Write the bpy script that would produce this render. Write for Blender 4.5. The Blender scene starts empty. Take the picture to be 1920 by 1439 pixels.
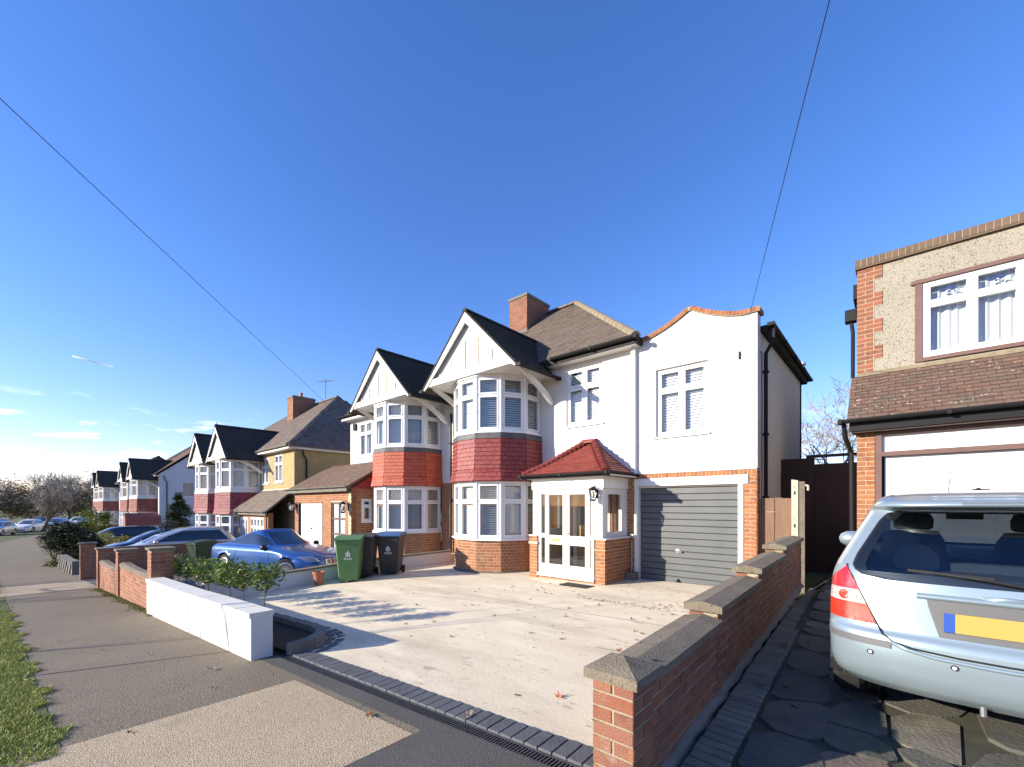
import bpy, math, random
from mathutils import Vector, Matrix

RN = random.Random(11)
scn = bpy.context.scene
COL = scn.collection

# ------------------------------------------------------------------ camera
cam_d = bpy.data.cameras.new('camera')
cam = bpy.data.objects.new('camera', cam_d)
COL.objects.link(cam)
cam.location = (0, 0, 1.65)
cam.rotation_euler = (math.radians(90), 0, math.radians(41.7))
cam_d.sensor_fit = 'HORIZONTAL'
cam_d.sensor_width = 36.0
cam_d.lens = 36.0 * 808 / 1920
cam_d.shift_y = 227.5 / 1920
cam_d.clip_start = 0.05
cam_d.clip_end = 9000
scn.camera = cam

# ------------------------------------------------------------------ sky, sun, exposure
SUN_EL = math.radians(19.0)
SUN_H = Vector((-0.53, -0.848, 0)).normalized()          # horizontal direction towards the sun
world = bpy.data.worlds.new('World')
scn.world = world
world.use_nodes = True
wn, wl = world.node_tree.nodes, world.node_tree.links
wn.clear()
w_out = wn.new('ShaderNodeOutputWorld')
w_bg = wn.new('ShaderNodeBackground')
w_sky = wn.new('ShaderNodeTexSky')
w_sky.sky_type = 'NISHITA'
w_sky.sun_disc = False
w_sky.sun_elevation = SUN_EL
w_sky.sun_rotation = math.atan2(SUN_H.x, SUN_H.y)
w_sky.altitude = 50
w_sky.air_density = 1.15
w_sky.dust_density = 0.12
w_sky.ozone_density = 4.0
w_bg.inputs['Strength'].default_value = 0.118
# low streaky fair-weather clouds near the horizon, all the way round
w_tc = wn.new('ShaderNodeTexCoord')
w_map = wn.new('ShaderNodeMapping')
w_map.inputs['Scale'].default_value = (7.0, 7.0, 34.0)
w_noise = wn.new('ShaderNodeTexNoise')
w_noise.inputs['Scale'].default_value = 1.6
w_noise.inputs['Detail'].default_value = 5
w_noise.inputs['Roughness'].default_value = 0.5
w_ramp = wn.new('ShaderNodeValToRGB')
w_ramp.color_ramp.elements[0].position = 0.575
w_ramp.color_ramp.elements[1].position = 0.68
w_sep = wn.new('ShaderNodeSeparateXYZ')
w_band = wn.new('ShaderNodeMapRange')
w_band.inputs['From Min'].default_value = 0.19
w_band.inputs['From Max'].default_value = 0.09
w_band.clamp = True
w_mul = wn.new('ShaderNodeMath'); w_mul.operation = 'MULTIPLY'
w_mul2 = wn.new('ShaderNodeMath'); w_mul2.operation = 'MULTIPLY'; w_mul2.inputs[1].default_value = 0.9
w_mix = wn.new('ShaderNodeMix'); w_mix.data_type = 'RGBA'
w_mix.inputs['B'].default_value = (8.0, 7.8, 7.7, 1)
wl.new(w_tc.outputs['Generated'], w_map.inputs['Vector'])
wl.new(w_map.outputs['Vector'], w_noise.inputs['Vector'])
wl.new(w_noise.outputs['Fac'], w_ramp.inputs['Fac'])
wl.new(w_tc.outputs['Generated'], w_sep.inputs['Vector'])
wl.new(w_sep.outputs['Z'], w_band.inputs['Value'])
wl.new(w_ramp.outputs['Color'], w_mul.inputs[0])
wl.new(w_band.outputs['Result'], w_mul.inputs[1])
wl.new(w_mul.outputs[0], w_mul2.inputs[0])
wl.new(w_mul2.outputs[0], w_mix.inputs['Factor'])
w_hsv = wn.new('ShaderNodeHueSaturation')                # a clear deep winter blue, the same all over the sky
w_hsv.inputs['Saturation'].default_value = 1.18
w_tint = wn.new('ShaderNodeMix'); w_tint.data_type = 'RGBA'; w_tint.blend_type = 'MULTIPLY'
w_tint.inputs['Factor'].default_value = 1.0
w_tint.inputs['B'].default_value = (1.24, 1.0, 1.27, 1)
wl.new(w_sky.outputs['Color'], w_hsv.inputs['Color'])
wl.new(w_hsv.outputs['Color'], w_tint.inputs['A'])
wl.new(w_tint.outputs['Result'], w_mix.inputs['A'])
wl.new(w_mix.outputs['Result'], w_bg.inputs['Color'])
wl.new(w_bg.outputs['Background'], w_out.inputs['Surface'])

sun_d = bpy.data.lights.new('sun', 'SUN')
sun = bpy.data.objects.new('sun', sun_d)
COL.objects.link(sun)
sun_d.energy = 5.0
sun_d.angle = math.radians(0.53)
sun_d.color = (1.0, 0.905, 0.745)
sun_dir = Vector((SUN_H.x * math.cos(SUN_EL), SUN_H.y * math.cos(SUN_EL), math.sin(SUN_EL)))
sun.rotation_euler = sun_dir.to_track_quat('Z', 'Y').to_euler()
sun.location = sun_dir * 60

vs = scn.view_settings
vs.view_transform = 'Standard'
vs.look = 'None'
vs.exposure = 0.95
vs.gamma = 1.0
vs.use_curve_mapping = False
scn.cycles.use_denoising = True
scn.cycles.max_bounces = 8
scn.cycles.transparent_max_bounces = 12
scn.cycles.caustics_reflective = False
scn.cycles.caustics_refractive = False

# ------------------------------------------------------------------ materials
MATS = {}
def _col(c): return (c[0], c[1], c[2], 1.0)

def pmat(name, c1, c2=None, scale=3.0, rough=0.75, bump=0.0, bscale=60.0, metallic=0.0, pieces=None,
         coat=0.0, stain=None, spec=0.4, detail=4.0, speck=None, stretch=None, emit=None, bdetail=3.0):
    """c1..c2 mixed by noise; pieces = colours picked per object/island; stain = (colour, scale, lo, hi, strength)."""
    m = bpy.data.materials.new(name)
    m.use_nodes = True
    n, l = m.node_tree.nodes, m.node_tree.links
    b = n['Principled BSDF']
    b.inputs['Roughness'].default_value = rough
    b.inputs['Metallic'].default_value = metallic
    b.inputs['Specular IOR Level'].default_value = spec
    if coat:
        b.inputs['Coat Weight'].default_value = coat
        b.inputs['Coat Roughness'].default_value = 0.04
    geo = n.new('ShaderNodeNewGeometry')
    pos = geo.outputs['Position']
    if stretch:
        mp = n.new('ShaderNodeMapping'); mp.inputs['Scale'].default_value = stretch
        l.new(pos, mp.inputs['Vector']); pos_c = mp.outputs['Vector']
    else:
        pos_c = pos
    def noise(sc, det=detail, vec=None, rg=0.55):
        t = n.new('ShaderNodeTexNoise')
        t.inputs['Scale'].default_value = sc
        t.inputs['Detail'].default_value = det
        t.inputs['Roughness'].default_value = rg
        l.new(vec or pos_c, t.inputs['Vector'])
        return t.outputs['Fac']
    def ramp(fac, lo, hi):
        r = n.new('ShaderNodeMapRange'); r.clamp = True
        r.inputs['From Min'].default_value = lo; r.inputs['From Max'].default_value = hi
        l.new(fac, r.inputs['Value'])
        return r.outputs['Result']
    def mix(fac, a, bb, typ='MIX'):
        x = n.new('ShaderNodeMix'); x.data_type = 'RGBA'; x.blend_type = typ
        if isinstance(fac, float): x.inputs['Factor'].default_value = fac
        else: l.new(fac, x.inputs['Factor'])
        for k, vv in (('A', a), ('B', bb)):
            if isinstance(vv, tuple): x.inputs[k].default_value = _col(vv)
            else: l.new(vv, x.inputs[k])
        return x.outputs['Result']
    if pieces:
        oi = n.new('ShaderNodeObjectInfo')
        ad = n.new('ShaderNodeMath'); ad.operation = 'ADD'
        l.new(oi.outputs['Random'], ad.inputs[0]); l.new(geo.outputs['Random Per Island'], ad.inputs[1])
        fr = n.new('ShaderNodeMath'); fr.operation = 'FRACT'
        l.new(ad.outputs[0], fr.inputs[0])
        cr = n.new('ShaderNodeValToRGB'); cr.color_ramp.interpolation = 'LINEAR'
        els = cr.color_ramp.elements
        while len(els) < len(pieces): els.new(0.5)
        for i, c in enumerate(pieces):
            els[i].position = i / max(1, len(pieces) - 1)
            els[i].color = _col(c)
        l.new(fr.outputs[0], cr.inputs['Fac'])
        col = cr.outputs['Color']
        if c2:
            col = mix(ramp(noise(scale), 0.35, 0.7), col, c2)
    else:
        col = mix(ramp(noise(scale), 0.3, 0.7), c1, c2) if c2 else None
    if stain:
        for (sc_c, sc_s, lo, hi, st) in (stain if isinstance(stain, list) else [stain]):
            f = ramp(noise(sc_s, 6.0, None, 0.62), lo, hi)
            mu = n.new('ShaderNodeMath'); mu.operation = 'MULTIPLY'; mu.inputs[1].default_value = st
            l.new(f, mu.inputs[0])
            col = mix(mu.outputs[0], col if col is not None else c1, sc_c)
    if speck:
        for (sp_c, sp_s, lo, hi) in (speck if isinstance(speck, list) else [speck]):
            col = mix(ramp(noise(sp_s, 2.0, pos, 0.7), lo, hi), col if col is not None else c1, sp_c)
    if col is None: b.inputs['Base Color'].default_value = _col(c1)
    else: l.new(col, b.inputs['Base Color'])
    if bump:
        bp = n.new('ShaderNodeBump')
        bp.inputs['Strength'].default_value = bump
        bp.inputs['Distance'].default_value = 0.012
        l.new(noise(bscale, bdetail, pos), bp.inputs['Height'])
        l.new(bp.outputs['Normal'], b.inputs['Normal'])
    if emit:
        b.inputs['Emission Color'].default_value = _col(emit[0]); b.inputs['Emission Strength'].default_value = emit[1]
    MATS[name] = m
    return m

def glassmat(name, tint=(0.93, 0.96, 0.95), rough=0.01, base=0.06, refl=(1, 1, 1)):
    m = bpy.data.materials.new(name); m.use_nodes = True
    n, l = m.node_tree.nodes, m.node_tree.links
    n.clear()
    o = n.new('ShaderNodeOutputMaterial'); mx = n.new('ShaderNodeMixShader')
    t = n.new('ShaderNodeBsdfTransparent'); g = n.new('ShaderNodeBsdfGlossy')
    t.inputs['Color'].default_value = _col(tint)
    g.inputs['Color'].default_value = _col(refl); g.inputs['Roughness'].default_value = rough
    f = n.new('ShaderNodeLayerWeight'); f.inputs['Blend'].default_value = 0.25
    mr = n.new('ShaderNodeMapRange'); mr.inputs['To Min'].default_value = base; mr.inputs['To Max'].default_value = 0.9
    l.new(f.outputs['Fresnel'], mr.inputs['Value'])
    l.new(mr.outputs['Result'], mx.inputs['Fac']); l.new(t.outputs[0], mx.inputs[1]); l.new(g.outputs[0], mx.inputs[2])
    l.new(mx.outputs[0], o.inputs['Surface'])
    MATS[name] = m
    return m

pmat('render_white', (0.66, 0.65, 0.62), (0.61, 0.60, 0.57), 0.6, 0.9, 0.35, 110, stain=[((0.50, 0.48, 0.43), 0.7, 0.55, 0.8, 0.4), ((0.54, 0.52, 0.47), 3.0, 0.58, 0.8, 0.35)], stretch=(1, 1, .35))
pmat('upvc', (0.72, 0.73, 0.745), None, rough=0.35, spec=0.5)
pmat('paint_white', (0.70, 0.695, 0.67), (0.64, 0.63, 0.60), 4, 0.55, 0.1, 60)
pmat('coping_pale', (0.66, 0.64, 0.585), (0.60, 0.58, 0.52), 3, 0.8, 0.2, 60, stain=((0.42, 0.40, 0.34), 5, 0.60, 0.8, 0.4))
pmat('shutter_white', (0.74, 0.75, 0.76), None, rough=0.5)
pmat('flaking_timber', (0.40, 0.32, 0.22), (0.72, 0.70, 0.64), 14, 0.8, 0.3, 60)
pmat('unlit_inside', (0.05, 0.055, 0.065), None, rough=0.9)  # near-black colour stands in for unlit interiors behind glass and doors
pmat('brick_orange', (0.400, 0.176, 0.080), (0.352, 0.160, 0.072), 16, 0.85, 0.5, 140,
     pieces=[(0.272, 0.092, 0.036), (0.336, 0.132, 0.052), (0.200, 0.064, 0.032), (0.368, 0.164, 0.068), (0.160, 0.056, 0.036), (0.304, 0.112, 0.044)])
pmat('mortar_cream', (0.496, 0.408, 0.288), (0.432, 0.352, 0.248), 12, 0.95, 0.4, 160)
pmat('brick_old', (0.3, 0.12, 0.07), (0.26, 0.12, 0.075), 11, 0.9, 0.7, 120,
     pieces=[(0.23, 0.075, 0.045), (0.30, 0.11, 0.055), (0.15, 0.055, 0.042), (0.34, 0.15, 0.075), (0.19, 0.075, 0.055), (0.28, 0.125, 0.08)],
     stain=[((0.45, 0.40, 0.33), 5.0, 0.62, 0.78, 0.5), ((0.10, 0.09, 0.055), 1.6, 0.54, 0.74, 0.6)])
pmat('brick_brown', (0.2, 0.12, 0.08), (0.13, 0.095, 0.068), 12, 0.9, 0.6, 120, pieces=[(0.12, 0.08, 0.055), (0.16, 0.105, 0.07), (0.095, 0.065, 0.047), (0.20, 0.12, 0.075)])
pmat('brick_red', (0.240, 0.080, 0.048), (0.264, 0.112, 0.064), 12, 0.9, 0.5, 120, pieces=[(0.232, 0.076, 0.044), (0.288, 0.100, 0.052), (0.160, 0.060, 0.040), (0.200, 0.076, 0.048), (0.136, 0.060, 0.044)])
pmat('mortar_old', (0.40, 0.34, 0.235), (0.24, 0.205, 0.14), 4, 0.95, 0.6, 120)
pmat('brick_pink', (0.340, 0.153, 0.102), (0.289, 0.136, 0.085), 9, 0.9, 0.5, 120,
     pieces=[(0.246, 0.085, 0.051), (0.306, 0.119, 0.068), (0.178, 0.060, 0.038), (0.272, 0.102, 0.060), (0.323, 0.153, 0.093), (0.145, 0.055, 0.038)])
pmat('coping_stone', (0.15, 0.122, 0.088), (0.215, 0.18, 0.13), 7, 0.95, 0.8, 90, detail=8,
     speck=[((0.36, 0.32, 0.23), 60, 0.62, 0.74), ((0.06, 0.05, 0.038), 30, 0.60, 0.74)])
pmat('roof_brown', (0.14, 0.11, 0.095), (0.19, 0.155, 0.13), 3, 0.9, 0.5, 90,
     pieces=[(0.125, 0.095, 0.075), (0.19, 0.145, 0.115), (0.095, 0.072, 0.06), (0.165, 0.12, 0.092), (0.14, 0.115, 0.09)])
pmat('roof_dark', (0.035, 0.035, 0.033), (0.05, 0.05, 0.035), 3, 0.9, 0.5, 90,
     pieces=[(0.045, 0.038, 0.030), (0.06, 0.05, 0.04), (0.035, 0.03, 0.025)])
pmat('roof_garage', (0.16, 0.105, 0.085), (0.13, 0.10, 0.075), 2.5, 0.9, 0.6, 90,
     pieces=[(0.15, 0.085, 0.06), (0.18, 0.105, 0.075), (0.115, 0.068, 0.052), (0.17, 0.092, 0.066)],
     speck=((0.50, 0.42, 0.36), 15, 0.655, 0.675))
pmat('hip_mortar', (0.27, 0.225, 0.15), (0.18, 0.15, 0.10), 9, 0.95, 0.6, 80)
pmat('tile_maroon', (0.282, 0.045, 0.045), (0.256, 0.056, 0.049), 7, 0.55, 0.4, 60,
     pieces=[(0.207, 0.028, 0.027), (0.248, 0.036, 0.033), (0.166, 0.022, 0.023), (0.223, 0.030, 0.030)])
pmat('tile_orange', (0.506, 0.089, 0.050), (0.405, 0.107, 0.050), 6, 0.6, 0.4, 60,
     pieces=[(0.386, 0.054, 0.029), (0.423, 0.071, 0.033), (0.331, 0.045, 0.025), (0.405, 0.062, 0.037)])
pmat('tile_porch', (0.259, 0.054, 0.047), (0.252, 0.061, 0.043), 8, 0.6, 0.5, 60,
     pieces=[(0.202, 0.036, 0.029), (0.245, 0.049, 0.037), (0.158, 0.027, 0.024), (0.216, 0.040, 0.032)])
pmat('tile_far', (0.336, 0.120, 0.096), None, rough=0.7, pieces=[(0.216, 0.060, 0.044), (0.272, 0.088, 0.064), (0.176, 0.048, 0.040)])
pmat('tile_plum', (0.32, 0.055, 0.085), None, rough=0.6, pieces=[(0.20, 0.032, 0.04), (0.27, 0.05, 0.058), (0.15, 0.025, 0.034)])
pmat('lead', (0.045, 0.048, 0.052), (0.11, 0.11, 0.108), 5, 0.6, 0.2, 30)
pmat('plastic_black', (0.014, 0.014, 0.015), None, rough=0.65, spec=0.2)
pmat('soffit_brown', (0.06, 0.035, 0.03), (0.09, 0.055, 0.045), 4, 0.6, 0.1, 40)
pmat('garage_grey', (0.082, 0.089, 0.093), (0.102, 0.109, 0.111), 2.2, 0.5, 0.06, 30, spec=0.3)
pmat('metal_chrome', (0.7, 0.7, 0.7), None, rough=0.18, metallic=1)
pmat('brass', (0.6, 0.45, 0.2), None, rough=0.3, metallic=1)
pmat('driveway_concrete', (0.639, 0.550, 0.394), (0.721, 0.629, 0.464), 1.1, 0.9, 0.22, 30, detail=9, bdetail=7,
     stain=[((0.391, 0.325, 0.227), 0.75, 0.48, 0.72, 0.7), ((0.793, 0.699, 0.524), 1.9, 0.52, 0.66, 0.6), ((0.258, 0.205, 0.134), 5.0, 0.61, 0.70, 0.6)],
     speck=((0.206, 0.165, 0.116), 22, 0.68, 0.715), stretch=(0.5, 1.6, 1.0))
pmat('tarmac', (0.160, 0.130, 0.089), (0.198, 0.162, 0.112), 0.9, 0.95, 0.7, 80, detail=8, bdetail=3,
     stain=[((0.143, 0.126, 0.074), 0.7, 0.56, 0.76, 0.5), ((0.132, 0.112, 0.084), 2.6, 0.60, 0.72, 0.4)], speck=[((0.352, 0.299, 0.213), 95, 0.59, 0.69), ((0.044, 0.037, 0.028), 75, 0.57, 0.66)])
pmat('tarmac_dark', (0.075, 0.072, 0.066), (0.10, 0.095, 0.085), 1.2, 0.95, 0.9, 140, speck=((0.22, 0.21, 0.19), 150, 0.60, 0.72))
pmat('road', (0.10, 0.098, 0.092), (0.13, 0.125, 0.115), 0.5, 0.92, 0.5, 120, speck=((0.2, 0.19, 0.18), 120, 0.6, 0.72))
pmat('crossover', (0.392, 0.310, 0.202), (0.459, 0.364, 0.242), 1.1, 0.95, 0.9, 130, detail=8, bdetail=2,
     stain=((0.291, 0.234, 0.161), 1.7, 0.56, 0.72, 0.6), speck=[((0.672, 0.554, 0.383), 80, 0.57, 0.68), ((0.190, 0.141, 0.091), 70, 0.57, 0.68)])
pmat('sett_black', (0.07, 0.075, 0.08), (0.11, 0.115, 0.12), 10, 0.8, 0.5, 90,
     pieces=[(0.066, 0.072, 0.078), (0.10, 0.106, 0.112), (0.08, 0.086, 0.092), (0.12, 0.125, 0.13)])
pmat('slab_mixed', (0.1, 0.1, 0.1), (0.10, 0.092, 0.075), 5, 0.9, 0.8, 40, detail=7,
     pieces=[(0.075, 0.072, 0.062), (0.05, 0.052, 0.055), (0.24, 0.205, 0.145), (0.055, 0.056, 0.056), (0.12, 0.105, 0.08), (0.04, 0.043, 0.048), (0.24, 0.155, 0.11), (0.06, 0.06, 0.055), (0.10, 0.095, 0.08)],
     stain=[((0.06, 0.065, 0.035), 3.0, 0.54, 0.70, 0.6), ((0.17, 0.15, 0.11), 9.0, 0.60, 0.72, 0.4)])
pmat('path_brick', (0.1, 0.1, 0.1), (0.16, 0.15, 0.12), 8, 0.9, 0.5, 80,
     pieces=[(0.19, 0.165, 0.12), (0.25, 0.215, 0.16), (0.14, 0.122, 0.095), (0.21, 0.185, 0.14)])
pmat('joint_dark', (0.045, 0.042, 0.034), (0.07, 0.07, 0.04), 6, 0.95, 0.5, 80)
pmat('soil', (0.035, 0.026, 0.018), (0.06, 0.045, 0.03), 20, 1.0, 1.0, 60)
pmat('earth_green', (0.085, 0.105, 0.03), (0.06, 0.07, 0.025), 2.0, 1.0, 0.8, 40)
pmat('far_green', (0.075, 0.095, 0.03), (0.10, 0.10, 0.045), 0.15, 1.0, 0.3, 4)
pmat('grass_blade', (0.129, 0.206, 0.032), None, rough=0.6, pieces=[(0.245, 0.319, 0.035), (0.322, 0.375, 0.052), (0.154, 0.212, 0.029), (0.412, 0.375, 0.098), (0.270, 0.337, 0.040), (0.463, 0.363, 0.151)])
pmat('moss', (0.17, 0.18, 0.04), (0.12, 0.12, 0.05), 8, 1.0, 0.8, 60)
pmat('leaf_laurel', (0.065, 0.130, 0.026), None, rough=0.30, spec=0.55, pieces=[(0.117, 0.182, 0.029), (0.208, 0.273, 0.046), (0.072, 0.117, 0.023), (0.312, 0.364, 0.065)])
pmat('leaf_juniper', (0.017, 0.028, 0.011), None, rough=0.7, pieces=[(0.025, 0.036, 0.014), (0.036, 0.048, 0.018), (0.017, 0.025, 0.011), (0.047, 0.055, 0.023)])
pmat('leaf_conifer', (0.02, 0.04, 0.015), None, rough=0.7, pieces=[(0.035, 0.055, 0.018), (0.06, 0.085, 0.028), (0.022, 0.036, 0.014)])
pmat('leaf_yellow', (0.3, 0.28, 0.05), None, rough=0.6, pieces=[(0.36, 0.32, 0.06), (0.20, 0.22, 0.05), (0.42, 0.38, 0.12), (0.10, 0.14, 0.04)])
pmat('leaf_evergreen', (0.066, 0.099, 0.022), None, rough=0.6, pieces=[(0.143, 0.187, 0.033), (0.209, 0.242, 0.050), (0.088, 0.127, 0.028)])
pmat('leaf_rust', (0.12, 0.08, 0.04), None, rough=0.8, pieces=[(0.34, 0.245, 0.125), (0.42, 0.30, 0.155), (0.26, 0.205, 0.115), (0.30, 0.275, 0.125)])
pmat('bark', (0.12, 0.095, 0.075), (0.18, 0.15, 0.12), 12, 0.95, 0.6, 40)
pmat('twig_grey', (0.33, 0.285, 0.235), (0.25, 0.21, 0.175), 4, 0.9)
pmat('dry_leaf', (0.2, 0.09, 0.045), None, rough=0.8, pieces=[(0.14, 0.065, 0.035), (0.22, 0.10, 0.05), (0.10, 0.05, 0.03), (0.28, 0.14, 0.07)])
pmat('red_leaf', (0.42, 0.09, 0.06), (0.5, 0.2, 0.12), 30, 0.7)
pmat('pale_leaf', (0.55, 0.42, 0.28), (0.42, 0.3, 0.18), 40, 0.8)
pmat('fence_brown', (0.17, 0.10, 0.062), (0.20, 0.125, 0.08), 5, 0.85, 0.3, 50, pieces=[(0.145, 0.085, 0.052), (0.18, 0.108, 0.068), (0.12, 0.07, 0.044)], stretch=(8, 8, 0.6))
pmat('gate_dark', (0.05, 0.025, 0.02), (0.035, 0.02, 0.016), 4, 0.8, 0.2, 40)
pmat('post_concrete', (0.48, 0.44, 0.33), (0.40, 0.36, 0.26), 8, 0.95, 0.5, 70)
pmat('fence_grey', (0.19, 0.165, 0.14), None, rough=0.9, pieces=[(0.18, 0.155, 0.13), (0.23, 0.20, 0.17), (0.15, 0.13, 0.11)])
pmat('pebbledash', (0.344, 0.312, 0.252), (0.296, 0.268, 0.216), 1.2, 0.95, 1.0, 75, bdetail=1,
     stain=((0.144, 0.132, 0.112), 1.0, 0.60, 0.86, 0.5), speck=[((0.152, 0.128, 0.088), 46, 0.56, 0.64), ((0.480, 0.440, 0.352), 55, 0.60, 0.68)])
pmat('pebbledash_yellow', (0.42, 0.315, 0.155), (0.36, 0.27, 0.13), 2, 0.95, 0.8, 60, speck=((0.20, 0.14, 0.06), 22, 0.56, 0.66))
pmat('render_white_shaded', (0.62, 0.62, 0.64), (0.56, 0.56, 0.58), 1, 0.9)  # white render whose shade is put into this grey
pmat('timber_maroon', (0.12, 0.065, 0.055), (0.15, 0.085, 0.07), 5, 0.6, 0.1, 50)
pmat('bin_green', (0.065, 0.15, 0.055), (0.08, 0.175, 0.065), 4, 0.5, 0.1, 60)
pmat('bin_green_dark', (0.03, 0.06, 0.03), None, rough=0.5)
pmat('bin_black', (0.022, 0.022, 0.024), (0.03, 0.03, 0.032), 4, 0.45, 0.1, 60)
pmat('bin_blue', (0.035, 0.11, 0.26), None, rough=0.45)
pmat('bin_print', (0.55, 0.56, 0.55), None, rough=0.6)
pmat('terracotta', (0.36, 0.12, 0.06), (0.42, 0.16, 0.09), 9, 0.55, 0.1, 40)
pmat('rubber', (0.02, 0.02, 0.02), None, rough=0.85)
pmat('paint_silver_blue', (0.315, 0.395, 0.435), None, rough=0.30, metallic=0.5, coat=0.7)
pmat('paint_blue', (0.03, 0.10, 0.31), None, rough=0.28, metallic=0.45, coat=0.8)
pmat('paint_silver', (0.52, 0.53, 0.55), None, rough=0.3, metallic=0.5, coat=0.7)
pmat('paint_navy', (0.02, 0.03, 0.06), None, rough=0.25, metallic=0.3, coat=0.8)
pmat('paint_black', (0.015, 0.015, 0.018), None, rough=0.25, coat=0.8)
pmat('paint_white_car', (0.75, 0.75, 0.75), None, rough=0.3, coat=0.6)
pmat('car_glass_dark', (0.012, 0.016, 0.022), None, rough=0.03, spec=0.6, coat=1.0)
pmat('trim_grey', (0.11, 0.112, 0.115), None, rough=0.5)
pmat('trim_black', (0.015, 0.015, 0.016), None, rough=0.45)
pmat('seat_fabric', (0.035, 0.042, 0.06), (0.05, 0.058, 0.08), 30, 0.9)
pmat('seat_grey', (0.21, 0.215, 0.22), None, rough=0.8)
pmat('lamp_red', (0.52, 0.012, 0.015), (0.40, 0.008, 0.012), 60, 0.12, 0.35, 220, spec=0.6, coat=1.0)
pmat('lamp_orange_red', (0.62, 0.045, 0.015), (0.52, 0.02, 0.012), 60, 0.12, 0.35, 220, spec=0.6, coat=1.0)
pmat('lamp_clear', (0.62, 0.55, 0.52), (0.45, 0.30, 0.26), 50, 0.1, 0.35, 200, spec=0.7, coat=1.0)
pmat('headlamp', (0.5, 0.52, 0.54), (0.25, 0.26, 0.28), 40, 0.06, metallic=0.6, coat=1.0)
pmat('plate_yellow', (0.42, 0.30, 0.08), None, rough=0.4)
pmat('plate_blue', (0.03, 0.08, 0.35), None, rough=0.4)
pmat('plate_white', (0.7, 0.7, 0.68), None, rough=0.4)
pmat('rim_alloy', (0.6, 0.6, 0.6), None, rough=0.3, metallic=0.8)
pmat('curtain', (0.66, 0.67, 0.70), (0.58, 0.59, 0.63), 8, 0.9)
pmat('curtain_blue', (0.30, 0.36, 0.46), (0.40, 0.45, 0.52), 8, 0.9)
pmat('amber_glass', (0.30, 0.13, 0.02), None, rough=0.15)
pmat('door_oak', (0.45, 0.27, 0.11), (0.55, 0.35, 0.16), 3, 0.5, stretch=(6, 6, 0.7))
pmat('wire', (0.02, 0.025, 0.05), None, rough=0.6)
pmat('pole_wood', (0.10, 0.075, 0.055), (0.14, 0.11, 0.085), 4, 0.9)
pmat('stone_grey', (0.14, 0.13, 0.115), (0.20, 0.185, 0.16), 5, 0.95, 0.7, 40)
pmat('drain_metal', (0.06, 0.06, 0.062), (0.10, 0.10, 0.10), 20, 0.5, metallic=0.4)
pmat('stained_blue', (0.03, 0.05, 0.16), None, rough=0.2)
pmat('lead_came', (0.45, 0.46, 0.47), None, rough=0.5)
glassmat('glass')
glassmat('glass_car', (0.62, 0.68, 0.70), 0.01, 0.05)
glassmat('glass_lamp', (0.95, 0.95, 0.93), 0.05, 0.12)
def M(k): return MATS[k]

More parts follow.
